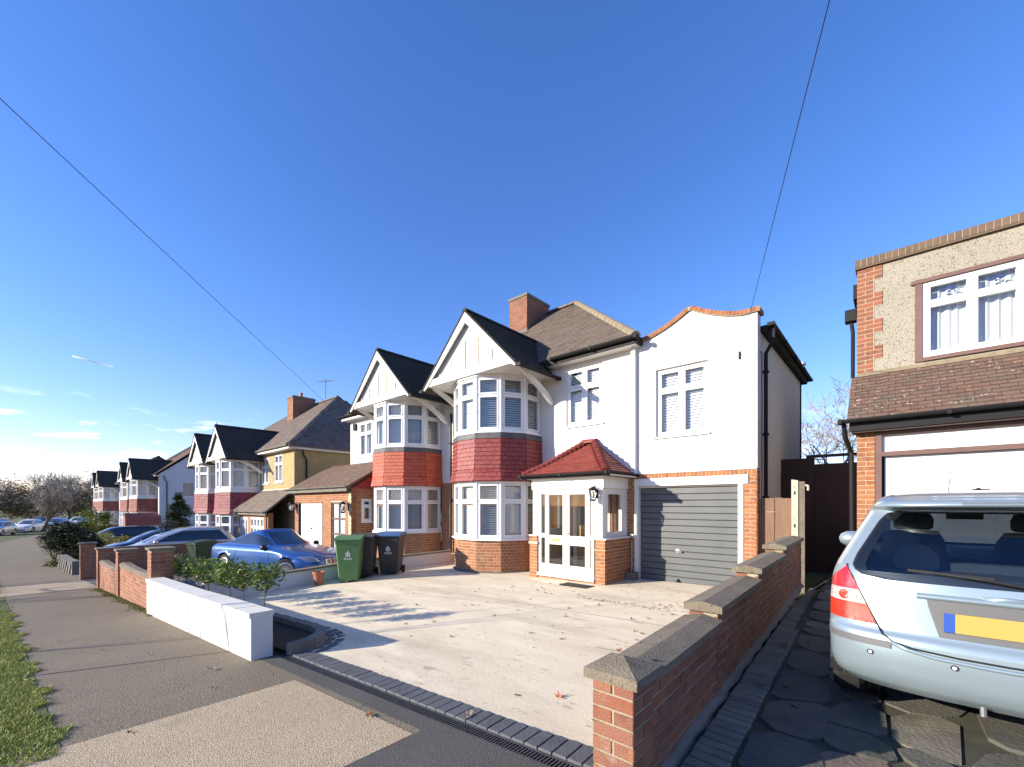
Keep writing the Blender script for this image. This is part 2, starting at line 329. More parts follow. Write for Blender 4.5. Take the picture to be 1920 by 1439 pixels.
# ------------------------------------------------------------------ mesh helpers
class MB:
    def __init__(self):
        self.v, self.f, self.mi = [], [], []
        self.cur = 0
    def add(self, pts, faces):
        o = len(self.v)
        self.v.extend([tuple(p) for p in pts])
        for q in faces:
            self.f.append(tuple(i + o for i in q)); self.mi.append(self.cur)
    def box(self, x0, x1, y0, y1, z0, z1):
        self.hexa([(x0, y0, z0), (x1, y0, z0), (x1, y1, z0), (x0, y1, z0), (x0, y0, z1), (x1, y0, z1), (x1, y1, z1), (x0, y1, z1)])
    def hexa(self, p):
        self.add(p, [(3, 2, 1, 0), (4, 5, 6, 7), (0, 1, 5, 4), (1, 2, 6, 5), (2, 3, 7, 6), (3, 0, 4, 7)])
    def fbox(self, fr, a0, a1, b0, b1, c0, c1):
        """box in a frame (origin, u along the face, n outward): a along u, b along n, c up"""
        P = lambda a, b, c: fr[0] + fr[1] * a + fr[2] * b + Vector((0, 0, c))
        self.hexa([P(a0, b1, c0), P(a1, b1, c0), P(a1, b0, c0), P(a0, b0, c0), P(a0, b1, c1), P(a1, b1, c1), P(a1, b0, c1), P(a0, b0, c1)])
    def quad(self, a, b, c, d): self.add([a, b, c, d], [(0, 1, 2, 3)])
    def poly(self, pts): self.add(pts, [tuple(range(len(pts)))])
    def bar(self, p0, p1, w, h, up=Vector((0, 0, 1))):
        p0, p1 = Vector(p0), Vector(p1)
        d = (p1 - p0).normalized()
        s = d.cross(up)
        if s.length < 1e-5: s = d.cross(Vector((1, 0, 0)))
        s.normalize(); t = s.cross(d).normalized()
        s *= w / 2; t *= h / 2
        self.hexa([p0 - s - t, p0 + s - t, p1 + s - t, p1 - s - t, p0 - s + t, p0 + s + t, p1 + s + t, p1 - s + t])
    def tube(self, pts, r, n=8, caps=True, r1=None):
        pts = [Vector(p) for p in pts]
        rings = []
        prev = None
        for i, p in enumerate(pts):
            d = (pts[min(i + 1, len(pts) - 1)] - pts[max(i - 1, 0)])
            d = d.normalized() if d.length > 1e-9 else Vector((0, 0, 1))
            if prev is None:
                a = d.cross(Vector((0, 0, 1)))
                if a.length < 1e-3: a = d.cross(Vector((1, 0, 0)))
            else:
                a = prev - d * prev.dot(d)
            a.normalize(); prev = a
            b = d.cross(a)
            rr = r if r1 is None else r + (r1 - r) * i / (len(pts) - 1)
            rings.append([p + (a * math.cos(2 * math.pi * k / n) + b * math.sin(2 * math.pi * k / n)) * rr for k in range(n)])
        fs = []
        for i in range(len(rings) - 1):
            for k in range(n):
                fs.append((i * n + k, i * n + (k + 1) % n, (i + 1) * n + (k + 1) % n, (i + 1) * n + k))
        if caps:
            fs.append(tuple(range(n - 1, -1, -1))); fs.append(tuple((len(rings) - 1) * n + k for k in range(n)))
        self.add([q for rg in rings for q in rg], fs)
    def lathe(self, prof, n=20, c=Vector((0, 0, 0)), ax=Vector((0, 0, 1)), caps=True):
        ax = Vector(ax).normalized()
        a = ax.cross(Vector((1, 0, 0)))
        if a.length < 1e-3: a = ax.cross(Vector((0, 1, 0)))
        a.normalize(); b = ax.cross(a)
        vs_, fs = [], []
        for (r, h) in prof:
            for k in range(n):
                t = 2 * math.pi * k / n
                vs_.append(c + ax * h + (a * math.cos(t) + b * math.sin(t)) * r)
        for i in range(len(prof) - 1):
            for k in range(n):
                fs.append((i * n + k, i * n + (k + 1) % n, (i + 1) * n + (k + 1) % n, (i + 1) * n + k))
        if caps:
            fs.append(tuple(range(n - 1, -1, -1))); fs.append(tuple((len(prof) - 1) * n + k for k in range(n)))
        self.add(vs_, fs)
    def prism(self, poly, ext):
        """poly: list of Vector (planar), ext: Vector"""
        n = len(poly); ext = Vector(ext)
        self.add([Vector(p) for p in poly] + [Vector(p) + ext for p in poly],
                 [tuple(range(n - 1, -1, -1)), tuple(range(n, 2 * n))] + [(i, (i + 1) % n, n + (i + 1) % n, n + i) for i in range(n)])
    def grid(self, rows):
        """rows: list of equal length lists of points"""
        m = len(rows[0])
        self.add([p for r in rows for p in r],
                 [(i * m + j, i * m + j + 1, (i + 1) * m + j + 1, (i + 1) * m + j) for i in range(len(rows) - 1) for j in range(m - 1)])
    def mesh(self, name, mats, smooth=False):
        me = bpy.data.meshes.new(name)
        me.from_pydata([tuple(p) for p in self.v], [], self.f)
        mats = mats if isinstance(mats, (list, tuple)) else [mats]
        for m in mats: me.materials.append(M(m) if isinstance(m, str) else m)
        if len(mats) > 1: me.polygons.foreach_set('material_index', self.mi)
        if smooth: me.polygons.foreach_set('use_smooth', [True] * len(me.polygons))
        me.update()
        return me
    def build(self, name, mats, parent=None, smooth=False, **kw):
        return put(name, self.mesh(name, mats, smooth), parent, **kw)

PINV = {}
def put(name, me, parent=None, label=None, cat=None, group=None, kind=None, mw=None):
    o = bpy.data.objects.new(name, me)
    COL.objects.link(o)
    if mw is not None: o.matrix_basis = mw
    if parent is not None:
        o.parent = parent
        iv = PINV.get(parent.name)
        if iv is not None: o.matrix_parent_inverse = iv
    if label: o['label'] = label
    if cat: o['category'] = cat
    if group: o['group'] = group
    if kind: o['kind'] = kind
    return o

def thing(name, label, cat, loc=(0, 0, 0), group=None, rz=0.0, local=False):
    o = bpy.data.objects.new(name, None)
    COL.objects.link(o)
    o.empty_display_size = 0.2
    o.location = loc; o.rotation_euler = (0, 0, rz)
    o['label'] = label; o['category'] = cat
    if group: o['group'] = group
    if not local:
        PINV[o.name] = (Matrix.Translation(Vector(loc)) @ Matrix.Rotation(rz, 4, 'Z')).inverted()
    return o

def copy_thing(src, loc, rz, label=None, group=None):
    r = src.copy(); COL.objects.link(r)
    r.location = loc; r.rotation_euler = (0, 0, rz)
    if label: r['label'] = label
    if group: r['group'] = group
    for ch in list(src.children):
        c = ch.copy(); COL.objects.link(c); c.parent = r
        for g in list(ch.children):
            d = g.copy(); COL.objects.link(d); d.parent = c
    return r

def lerp_tab(tab, x):
    if x <= tab[0][0]: return tab[0][1]
    for (a, va), (b, vb) in zip(tab, tab[1:]):
        if x <= b: return va + (vb - va) * (x - a) / (b - a)
    return tab[-1][1]

def smooth01(t):
    t = max(0.0, min(1.0, t)); return t * t * (3 - 2 * t)

V = Vector
def frame(o, u, n=None):
    o, u = Vector(o), Vector(u).normalized()
    n = Vector((u.y, -u.x, 0)) if n is None else Vector(n).normalized()
    return (o, u, n)
def fp(fr, a, b, c): return fr[0] + fr[1] * a + fr[2] * b + Vector((0, 0, c))

# ------------------------------------------------------------------ terrain
BASE = [(-400, -1.6), (-70, -1.5), (-45, -1.40), (-34, -1.25), (-26, -1.0), (-20, -0.74), (-10, -0.28), (-4.2, 0.0), (0, 0.2), (12, 0.7), (60, 1.4), (400, 1.4)]
def base(x):
    s = 0.0
    for k in (-2, -1, 0, 1, 2): s += lerp_tab(BASE, x + k * 0.8)
    return s / 5
def gz(x, y):
    k = 0.62 * smooth01((x + 10.7) / 0.5) * (1 - smooth01((x + 1.6) / 0.9))
    z = base(x) * (1 - k * smooth01((y - 2.0) / 4.5))
    w = smooth01((x + 1.1) / 0.25)
    if w > 0:                                                     # the neighbour's drive climbs a little to the house
        zn = 0.165 + 0.025 * (max(1.0, min(y, 9.8)) - 2.0)
        w *= smooth01((y - 0.6) / 1.4) * (1 - smooth01((x - 5) / 3))
        z = z * (1 - w) + zn * w
    return z
def bend(x):                                      # far down the street the road swings to one side
    t = max(0.0, -45 - x)
    return 0.0073 * t * t if t < 30 else 6.57 + 0.438 * (t - 30)
def yb(x): return 1.72 + 0.045 * (x + 5.27) + bend(x)     # back of the pavement
def yv(x): return yb(x) - 1.62                  # grass verge edge

def sheet(name, x0, x1, ylo, yhi, mat, dz=0.0, nx=40, ny=10, kind='structure', parent=None, xf=None, **kw):
    f0 = ylo if callable(ylo) else (lambda x: ylo)
    f1 = yhi if callable(yhi) else (lambda x: yhi)
    rows = []
    for j in range(ny + 1):
        row = []
        for i in range(nx + 1):
            t = i / nx
            if xf: t = xf(t)
            x = x0 + (x1 - x0) * t
            y = f0(x) + (f1(x) - f0(x)) * j / ny
            row.append((x, y, gz(x, y) + dz))
        rows.append(row)
    mb = MB(); mb.grid(rows)
    return mb.build(name, mat, parent, smooth=True, kind=kind, **kw)

# ------------------------------------------------------------------ repeated small pieces
PIECE = {}
def brick_mesh(length, h=0.065, depth=0.03, mat='brick_orange', ch=0.004):
    key = ('b', round(length, 3), round(h, 3), round(depth, 3), mat)
    if key not in PIECE:
        l2 = length / 2
        mb = MB()
        # local: x along, y outward is -y front, z up from 0
        b = [(-l2, depth, 0), (l2, depth, 0), (l2, depth, h), (-l2, depth, h)]
        m = [(-l2, ch, 0), (l2, ch, 0), (l2, ch, h), (-l2, ch, h)]
        f = [(-l2 + ch, 0, ch), (l2 - ch, 0, ch), (l2 - ch, 0, h - ch), (-l2 + ch, 0, h - ch)]
        mb.add(b + m + f, [(8, 9, 10, 11)] + [(i, (i + 1) % 4, 4 + (i + 1) % 4, 4 + i) for i in range(4)] + [(4 + i, 4 + (i + 1) % 4, 8 + (i + 1) % 4, 8 + i) for i in range(4)])
        PIECE[key] = mb.mesh('brick', mat)
    return PIECE[key]

def box_into(mb, mw, me):
    o = len(mb.v)
    for v in me.vertices: mb.v.append(tuple(mw @ v.co))
    for p in me.polygons:
        mb.f.append(tuple(i + o for i in p.vertices)); mb.mi.append(mb.cur)

class Count:
    def __init__(self, limit=300): self.n, self.limit, self.rest = 0, limit, None
    def take(self):
        self.n += 1
        return self.n <= self.limit

def brickwork(parent, fr, a0, a1, c0, c1, mat, mortar, count=None, bond='stretcher', proud=0.006, h=0.065, j=0.010,
              holes=(), name='brick', backing=True, depth=0.03, mortar_name='mortar', jit=0.0015, start=0):
    """bricks laid on a face; each brick is an object while count lasts, the rest joined. Mortar is a thin slab."""
    if backing:
        mb = MB(); mb.fbox(fr, a0 + 0.001, a1 - 0.001, -0.10, 0.0, c0, c1)
        mb.build(mortar_name, mortar, parent)
    rot = Matrix((( fr[1].x, -fr[2].x, 0, 0), (fr[1].y, -fr[2].y, 0, 0), (0, 0, 1, 0), (0, 0, 0, 1)))
    rest = MB()
    k = start; c = c0 + j * 0.5
    while c + 0.03 < c1:
        hh = min(h, c1 - c - 0.001)
        runs = [(a0, a1)]
        for (h0, h1, h2, h3) in holes:
            if c + hh > h2 and c < h3:
                nr = []
                for (p, q) in runs:
                    if h1 <= p or h0 >= q: nr.append((p, q)); continue
                    if h0 > p: nr.append((p, h0))
                    if h1 < q: nr.append((h1, q))
                runs = nr
        for (ra, rb) in runs:
            if bond == 'header': seq, first = [0.1025], 0.0512
            elif bond == 'flemish': seq, first = ([0.215, 0.1025] if k % 2 == 0 else [0.1025, 0.215]), 0
            else: seq, first = [0.215], 0.1025
            a = ra; i = 0
            while a < rb - 0.02:
                L = first if (i == 0 and k % 2 and first) else seq[i % len(seq)]
                i += 1
                L = min(L, rb - a)
                if rb - a - L < 0.03: L = rb - a
                me = brick_mesh(round(L, 3), round(hh, 3), depth, mat)
                pp = fp(fr, a + L / 2, proud + RN.uniform(-jit, jit), c)
                mw = Matrix.Translation(pp) @ rot
                if count is not None and count.take(): put(name, me, parent, mw=mw)
                else: box_into(rest, mw, me)
                a += L + j
        c += h + j; k += 1
    if rest.v: rest.build('brickwork', mat, parent, kind='stuff')

def soldier_course(parent, fr, a0, a1, c0, c1, mat, name='soldier_brick', w=0.065, j=0.010, proud=0.006, as_obj=True):
    n = max(1, round((a1 - a0) / (w + j)))
    w = (a1 - a0) / n - j
    rot = Matrix((( fr[1].x, -fr[2].x, 0, 0), (fr[1].y, -fr[2].y, 0, 0), (0, 0, 1, 0), (0, 0, 0, 1)))
    rest = MB()
    for i in range(n):
        p = fp(fr, a0 + (i + 0.5) * (w + j), proud, c0 + 0.004)
        me = brick_mesh(w, c1 - c0 - 0.008, 0.03, mat)
        mw = Matrix.Translation(p) @ rot
        if as_obj: put(name, me, parent, mw=mw)
        else: box_into(rest, mw, me)
    if rest.v: rest.build('brickwork', mat, parent, kind='stuff')

def tile_mesh(w, l, t, mat, curve=0.0):
    key = ('t', round(w, 3), round(l, 3), round(t, 4), mat)
    if key not in PIECE:
        mb = MB()
        # local: x across, y up the slope from the lower edge, z out of the roof
        x = w / 2 - (0.003 if w > .05 else .001)
        mb.add([(-x, 0, 0.002), (x, 0, 0.002), (x, 0, t), (-x, 0, t), (-x, l, -0.004), (x, l, -0.004)],
               [(3, 2, 1, 0)[::-1], (3, 2, 5, 4), (0, 3, 4), (2, 1, 5), (0, 4, 5, 1)])
        PIECE[key] = mb.mesh('tile', mat)
    return PIECE[key]

def tiles(parent, O, U, W, width, length, mat, poly, tw=0.165, ex=0.10, t=0.016, count=None, name='tile', jit=0.003, lift=0.0):
    """plain tiles over a slope, cut to its outline: O lower left corner, U along the eaves, W up the slope, poly in (u, w)"""
    O, U, W = Vector(O), Vector(U).normalized(), Vector(W).normalized()
    N = U.cross(W).normalized()
    rest = MB()
    rows = int(math.ceil(length / ex - .05))
    def span(v):
        xs = []
        for (a, b), (c, d) in zip(poly, poly[1:] + poly[:1]):
            if (b > v) != (d > v): xs.append(a + (c - a) * (v - b) / (d - b))
        return (min(xs), max(xs)) if len(xs) >= 2 else None
    for r in range(rows):
        v = r * ex
        sp = span(min(v + ex * .5, length * .999))
        if not sp: continue
        off = 0.0 if r % 2 == 0 else tw / 2
        u0 = math.floor((sp[0] - off) / tw) * tw + off
        while u0 < sp[1] - .02:
            a, b = max(u0, sp[0]), min(u0 + tw, sp[1])
            u0 += tw
            if b - a < .03: continue
            w = round(b - a, 2) if b - a < tw - .004 else tw
            le = ex * 1.35 if v + ex * 1.35 <= length + .02 else max(.03, length - v)
            me = tile_mesh(w, round(le, 2), t, mat)
            p = O + U * ((a + b) / 2) + W * (v + RN.uniform(-jit, jit)) + N * (lift + RN.uniform(0, 0.004))
            an = RN.uniform(-0.014, 0.014)
            U2 = U * math.cos(an) + W * math.sin(an); W2 = W * math.cos(an) - U * math.sin(an)
            mw = Matrix(((U2.x, W2.x, N.x, p.x), (U2.y, W2.y, N.y, p.y), (U2.z, W2.z, N.z, p.z), (0, 0, 0, 1)))
            if count is not None and count.take(): put(name, me, parent, mw=mw)
            else: box_into(rest, mw, me)
    if rest.v: rest.build('tiling', mat, parent, kind='stuff')

def in_poly(poly):
    def f(x, y):
        c = False; n = len(poly); j = n - 1
        for i in range(n):
            (xi, yi), (xj, yj) = poly[i], poly[j]
            if (yi > y) != (yj > y) and x < (xj - xi) * (y - yi) / (yj - yi) + xi: c = not c
            j = i
        return c
    return f

def roof_slope(parent, pts, mat, tw=0.165, ex=0.10, t=0.016, count=None, joined_plane=True, thick=0.05, name='tile', deck='roof_deck', sub=None):
    """pts: 3D polygon, pts[0]->pts[1] is the eaves (left to right seen from outside)"""
    pts = [Vector(p) for p in pts]
    U = (pts[1] - pts[0]).normalized()
    N = None
    for k in range(2, len(pts)):
        c = U.cross(pts[k] - pts[0])
        if c.length > 1e-4: N = c.normalized(); break
    W = N.cross(U).normalized()
    p2 = [((p - pts[0]).dot(U), (p - pts[0]).dot(W)) for p in pts]
    mn = min(a for a, b in p2); mx = max(a for a, b in p2); ln = max(b for a, b in p2)
    mb = MB(); mb.prism([p - N * 0.004 for p in pts], -N * thick)
    d = mb.build(deck, sub or mat, parent)
    p3 = [(a - mn, b) for a, b in p2]
    tiles(parent, pts[0] + U * mn + N * 0.002, U, W, mx - mn, ln, mat, p3, tw, ex, t, count, name)
    return N

def hip_caps(parent, p0, p1, n, mat, r=0.11, name='hip_tile', flare=1.04):
    p0, p1 = Vector(p0), Vector(p1)
    d = (p1 - p0) / n
    for i in range(n):
        mb = MB()
        a, b = p0 + d * i, p0 + d * (i + 1.08)
        dd = (b - a).normalized(); s = dd.cross(Vector((0, 0, 1))).normalized(); up = s.cross(dd)
        rows = []
        for (q, rr) in ((a, r * flare), (b, r * (2.0 - flare))):
            rows.append([q + (s * math.cos(t) + up * (math.sin(t) - 0.35)) * rr for t in [math.pi * k / 6 for k in range(7)]])
        mb.grid(rows)
        mb.add([p for p in rows[0]], [tuple(range(7))])
        mb.build(name, mat, parent, smooth=False)

def gutter(mb, pts, r=0.055):
    """half round gutter along a path (open at the top)"""
    pts = [Vector(p) for p in pts]
    for a, b in zip(pts, pts[1:]):
        d = (b - a).normalized(); s = d.cross(Vector((0, 0, 1))).normalized()
        rows = []
        for q in (a, b):
            rows.append([q + s * math.cos(t) * r + Vector((0, 0, -math.sin(t) * r)) for t in [math.pi * k / 6 for k in range(7)]]
                        + [q - s * (r - 0.006), q + s * (r - 0.006) - Vector((0, 0, 0.012))])
        mb.grid(rows)
        L = (b - a).length
        k = max(1, int(L / 1.0))
        for i in range(k + 1):
            c = a + d * (L * i / k)
            mb.bar(c - s * (r + 0.006) - Vector((0, 0, r * 0.5)), c + s * (r + 0.006) - Vector((0, 0, r * 0.5)), 0.05, r * 1.15)

def downpipe(parent, pts, r=0.034, mat='plastic_black', clips=(), name='downpipe'):
    mb = MB(); mb.tube(pts, r, 10)
    for c in clips: mb.box(c[0] - r - .012, c[0] + r + .012, c[1] - r - .02, c[1] + r + .03, c[2] - .02, c[2] + .02)
    return mb.build(name, mat, parent, smooth=False)

def wall_panel(mb, fr, a0, a1, c0, c1, holes=(), th=0.25, reveal=True):
    """wall slab with rectangular openings (a0,a1,c0,c1) cut right through"""
    As = sorted(set([a0, a1] + [h[0] for h in holes] + [h[1] for h in holes]))
    Cs = sorted(set([c0, c1] + [h[2] for h in holes] + [h[3] for h in holes]))
    As = [a for a in As if a0 - 1e-6 <= a <= a1 + 1e-6]; Cs = [c for c in Cs if c0 - 1e-6 <= c <= c1 + 1e-6]
    inh = lambda a, c: any(h[0] < a < h[1] and h[2] < c < h[3] for h in holes)
    P = lambda a, b, c: fp(fr, a, b, c)
    solid = {}
    for i in range(len(As) - 1):
        for k in range(len(Cs) - 1):
            solid[(i, k)] = not inh((As[i] + As[i + 1]) / 2, (Cs[k] + Cs[k + 1]) / 2)
    for (i, k), s in solid.items():
        if not s: continue
        A, B, C, D = As[i], As[i + 1], Cs[k], Cs[k + 1]
        mb.quad(P(A, 0, C), P(B, 0, C), P(B, 0, D), P(A, 0, D))
        mb.quad(P(B, -th, C), P(A, -th, C), P(A, -th, D), P(B, -th, D))
        if not solid.get((i - 1, k), False): mb.quad(P(A, -th, C), P(A, 0, C), P(A, 0, D), P(A, -th, D))
        if not solid.get((i + 1, k), False): mb.quad(P(B, 0, C), P(B, -th, C), P(B, -th, D), P(B, 0, D))
        if not solid.get((i, k - 1), False): mb.quad(P(A, -th, C), P(B, -th, C), P(B, 0, C), P(A, 0, C))
        if not solid.get((i, k + 1), False): mb.quad(P(A, 0, D), P(B, 0, D), P(B, -th, D), P(A, -th, D))

def louvres(mb, fr, a0, a1, c0, c1, b, tilt=0.6, pitch=0.058, wid=0.058):
    s = 0.03
    mb.fbox(fr, a0, a0 + s, b - 0.014, b + 0.014, c0, c1); mb.fbox(fr, a1 - s, a1, b - 0.014, b + 0.014, c0, c1)
    mb.fbox(fr, a0 + s, a1 - s, b - 0.014, b + 0.014, c0, c0 + 0.04); mb.fbox(fr, a0 + s, a1 - s, b - 0.014, b + 0.014, c1 - 0.04, c1)
    c = c0 + 0.06
    dy, dz = math.cos(tilt) * wid / 2, math.sin(tilt) * wid / 2
    while c < c1 - 0.05:
        P = lambda a, bb, cc: fp(fr, a, bb, cc)
        mb.quad(P(a0 + s, b + dy, c - dz), P(a1 - s, b + dy, c - dz), P(a1 - s, b - dy, c + dz), P(a0 + s, b - dy, c + dz))
        mb.quad(P(a0 + s, b + dy, c - dz - .007), P(a1 - s, b + dy, c - dz - .007), P(a1 - s, b + dy, c - dz), P(a0 + s, b + dy, c - dz))
        c += pitch

def folds(mb, fr, a0, a1, c0, c1, b, n=10, amp=0.02):
    rows = []
    k = n * 6
    for c in (c0, c1):
        rows.append([fp(fr, a0 + (a1 - a0) * i / k, b + amp * math.sin(i / 6 * 2 * math.pi + 0.6 * math.sin(i * .7)), c) for i in range(k + 1)])
    mb.grid(rows)

def leading(mb, fr, a0, a1, c0, c1, b, d=0.11):
    """diamond lead cames over a pane"""
    w, h = a1 - a0, c1 - c0
    def seg(p, q): mb.bar(fp(fr, p[0], b, p[1]), fp(fr, q[0], b, q[1]), 0.007, 0.004, fr[2])
    s = 1.45
    k = -h / s
    while k < w:
        for sg in (1, -1):
            # line c = c0 + s*(a-a0-k) or mirrored
            pts = []
            aa0, aa1 = max(0, k), min(w, k + h / s)
            if aa1 > aa0 + 0.01:
                p, q = (aa0, (aa0 - k) * s), (aa1, (aa1 - k) * s)
                if sg > 0: seg((a0 + p[0], c0 + p[1]), (a0 + q[0], c0 + q[1]))
                else: seg((a0 + w - p[0], c0 + p[1]), (a0 + w - q[0], c0 + q[1]))
        k += d

def window(parent, fr, a0, a1, c0, c1, cols=2, transom=0.66, b=-0.06, fw=0.055, sash=0.045, fill='shutter', sill=True, name='window',
           glass='glass', lead=False, tilt=0.6, back=0.5, col_w=None, mat='upvc', backing=True):
    """casement window: the frame is the part, panes and shutters or curtains are sub-parts"""
    mb = MB(); d0, d1 = b - 0.03, b + 0.035
    mb.fbox(fr, a0, a1, d0, d1, c0, c0 + fw); mb.fbox(fr, a0, a1, d0, d1, c1 - fw, c1)
    mb.fbox(fr, a0, a0 + fw, d0 + .001, d1 - .001, c0 + fw, c1 - fw); mb.fbox(fr, a1 - fw, a1, d0 + .001, d1 - .001, c0 + fw, c1 - fw)
    xs = [a0 + fw + (a1 - a0 - 2 * fw) * i / cols for i in range(cols + 1)]
    for x in xs[1:-1]: mb.fbox(fr, x - fw * .4, x + fw * .4, d0 + .002, d1 - .002, c0 + fw, c1 - fw)
    ct = c0 + (c1 - c0) * transom if transom else None
    rows = [(c0 + fw, ct - fw * .35), (ct + fw * .35, c1 - fw)] if transom else [(c0 + fw, c1 - fw)]
    panes = []
    for i in range(cols):
        A = xs[i] + (fw * .4 if i else 0); B = xs[i + 1] - (fw * .4 if i < cols - 1 else 0)
        if transom: mb.fbox(fr, A, B, d0 + .003, d1 - .003, ct - fw * .35, ct + fw * .35)
        for (C, D) in rows:
            s = sash
            e0, e1 = d0 + .004, d1 + .012
            mb.fbox(fr, A + .004, B - .004, e0, e1, C + .004, C + s); mb.fbox(fr, A + .004, B - .004, e0, e1, D - s, D - .004)
            mb.fbox(fr, A + .004, A + s, e0, e1 - .001, C + s, D - s); mb.fbox(fr, B - s, B - .004, e0, e1 - .001, C + s, D - s)
            panes.append((A + s - .004, B - s + .004, C + s - .004, D - s + .004, A, B, C, D))
    if sill:
        mb.fbox(fr, a0 - 0.04, a1 + 0.04, b, 0.045, c0 - 0.035, c0 - .001)
    w = mb.build(name, mat, parent)
    for (A, B, C, D, _a, _b, _c, _d) in panes:
        g = MB(); g.quad(fp(fr, A, b, C), fp(fr, B, b, C), fp(fr, B, b, D), fp(fr, A, b, D))
        g.build('pane', glass, w)
    up = [p for p in panes if transom and p[2] > ct] if lead else []
    if up:
        g = MB()
        for (A, B, C, D, *_r) in up: leading(g, fr, A, B, C, D, b + 0.006)
        g.build('leading', 'lead_came', w)
    if fill == 'shutter':
        for i in range(cols):
            A = xs[i] + .01; B = xs[i + 1] - .01
            s = MB()
            for (C, D) in rows: louvres(s, fr, A, B, C - .02, D + .02, b - 0.075, tilt)
            s.build('shutter', 'shutter_white', w)
    elif fill in ('curtain', 'curtain_blue'):
        s = MB(); folds(s, fr, a0 + fw, a1 - fw, c0 + .03, c1 - .03, b - 0.11, max(4, int((a1 - a0) * 9)))
        s.build('curtain', fill, w)
    elif fill == 'part_curtain':
        wd = a1 - a0
        s = MB(); folds(s, fr, a0 + fw, a0 + fw + wd * .25, c0 + .03, c1 - .03, b - 0.11, 4)
        folds(s, fr, a1 - fw - wd * .2, a1 - fw, c0 + .03, c1 - .03, b - 0.11, 4)
        s.build('curtain', 'curtain', w)
    if backing:
        s = MB(); s.fbox(fr, a0 - .3, a1 + .3, b - back - .02, b - back, c0 - .3, c1 + .3)  # dark sheet: the unlit interior is put into its colour
        s.build('dark_backing', 'unlit_inside', w)
    return w

# ------------------------------------------------------------------ setting: ground, road, pavement, drives
def big_ground():
    xs = [-900, -400, -200, -120, -80] + [-70 + 2 * i for i in range(41)] + [14, 18, 25, 40, 60, 120, 300, 900]
    ys = [-900, -300, -100, -50, -30, -20, -12, -6, -2, 0, 1, 2, 3, 4, 5, 6, 7, 8, 10, 12, 16, 25, 40, 80, 150, 400, 900]
    mb = MB(); mb.grid([[(x, y, gz(x, y) - 0.06) for x in xs] for y in ys])
    mb.build('ground', 'far_green', None, smooth=True, kind='structure')
big_ground()
XF = lambda t: t ** 0.6 if t > 0 else 0
sheet('pavement', -110, 14, yv, yb, 'tarmac', 0.0, 140, 6)
sheet('verge', -110, -4.12, lambda x: yv(x) - 2.6, yv, 'earth_green', 0.004, 120, 4)
sheet('verge', 3.5, 14, lambda x: yv(x) - 2.6, yv, 'earth_green', 0.004, 20, 4)
sheet('road', -140, 20, lambda x: yv(x) - 8.4, lambda x: yv(x) - 2.75, 'road', -0.04, 120, 4)
sheet('verge', -140, 20, lambda x: yv(x) - 11.0, lambda x: yv(x) - 8.4, 'earth_green', 0.0, 100, 3)
sheet('pavement', -140, 20, lambda x: yv(x) - 12.6, lambda x: yv(x) - 11.0, 'tarmac', 0.0, 100, 3)
def kerb():
    mb = MB()
    for s, e in ((-110, 14),):
        n = 120
        A, B = [], []
        for i in range(n + 1):
            x = s + (e - s) * i / n
            drop = 0.07 * (smooth01((x + 4.9) / .6) - smooth01((x + 2.2) / .6))
            z = gz(x, yv(x)) + 0.006 - drop
            A.append([(x, yv(x) - 2.6, z), (x, yv(x) - 2.73, z), (x, yv(x) - 2.75, z - .02), (x, yv(x) - 2.75, z - 0.15)])
        mb.grid(A)
    mb.build('kerb', 'stone_grey', None, kind='structure')
kerb()
# pale concrete crossing over the pavement, and the patched dark tarmac beside it
sheet('vehicle_crossing', -4.22, -2.46, lambda x: yv(x) - 2.55, lambda x: yb(x) - 0.10, 'crossover', 0.005, 12, 30)
sheet('tarmac_patch', -2.455, -0.2, lambda x: yv(x) + 0.1, lambda x: yb(x) + 0.115, 'tarmac_dark', 0.005, 12, 12)
sheet('tarmac_patch', -5.4, -1.0, lambda x: yb(x) - .03, lambda x: yb(x) + .116, 'tarmac_dark', 0.003, 20, 2)
sheet('vehicle_crossing', -18.7, -15.95, lambda x: yv(x) - 2.55, lambda x: yb(x) + .02, 'crossover', 0.005, 12, 12)
sheet('driveway', -10.13, -1.14, lambda x: yb(x) + 0.435, 9.05, 'driveway_concrete', 0.006, 50, 50)
sheet('driveway_base', -10.13, -1.14, lambda x: yb(x) - 0.02, lambda x: yb(x) + 0.44, 'joint_dark', -0.012, 40, 2)
DW = bpy.data.objects['driveway']
# thin construction joint across the driveway
jm = MB()
for (xa, ya, xb, yb_) in ((-9.9, 5.35, -1.2, 5.62),):
    n = 30
    jm.grid([[(xa + (xb - xa) * i / n, ya + (yb_ - ya) * i / n + o, gz(xa + (xb - xa) * i / n, ya) + 0.0085) for i in range(n + 1)] for o in (-0.006, 0.006)])
jm.build('expansion_joint', 'stone_grey', DW)
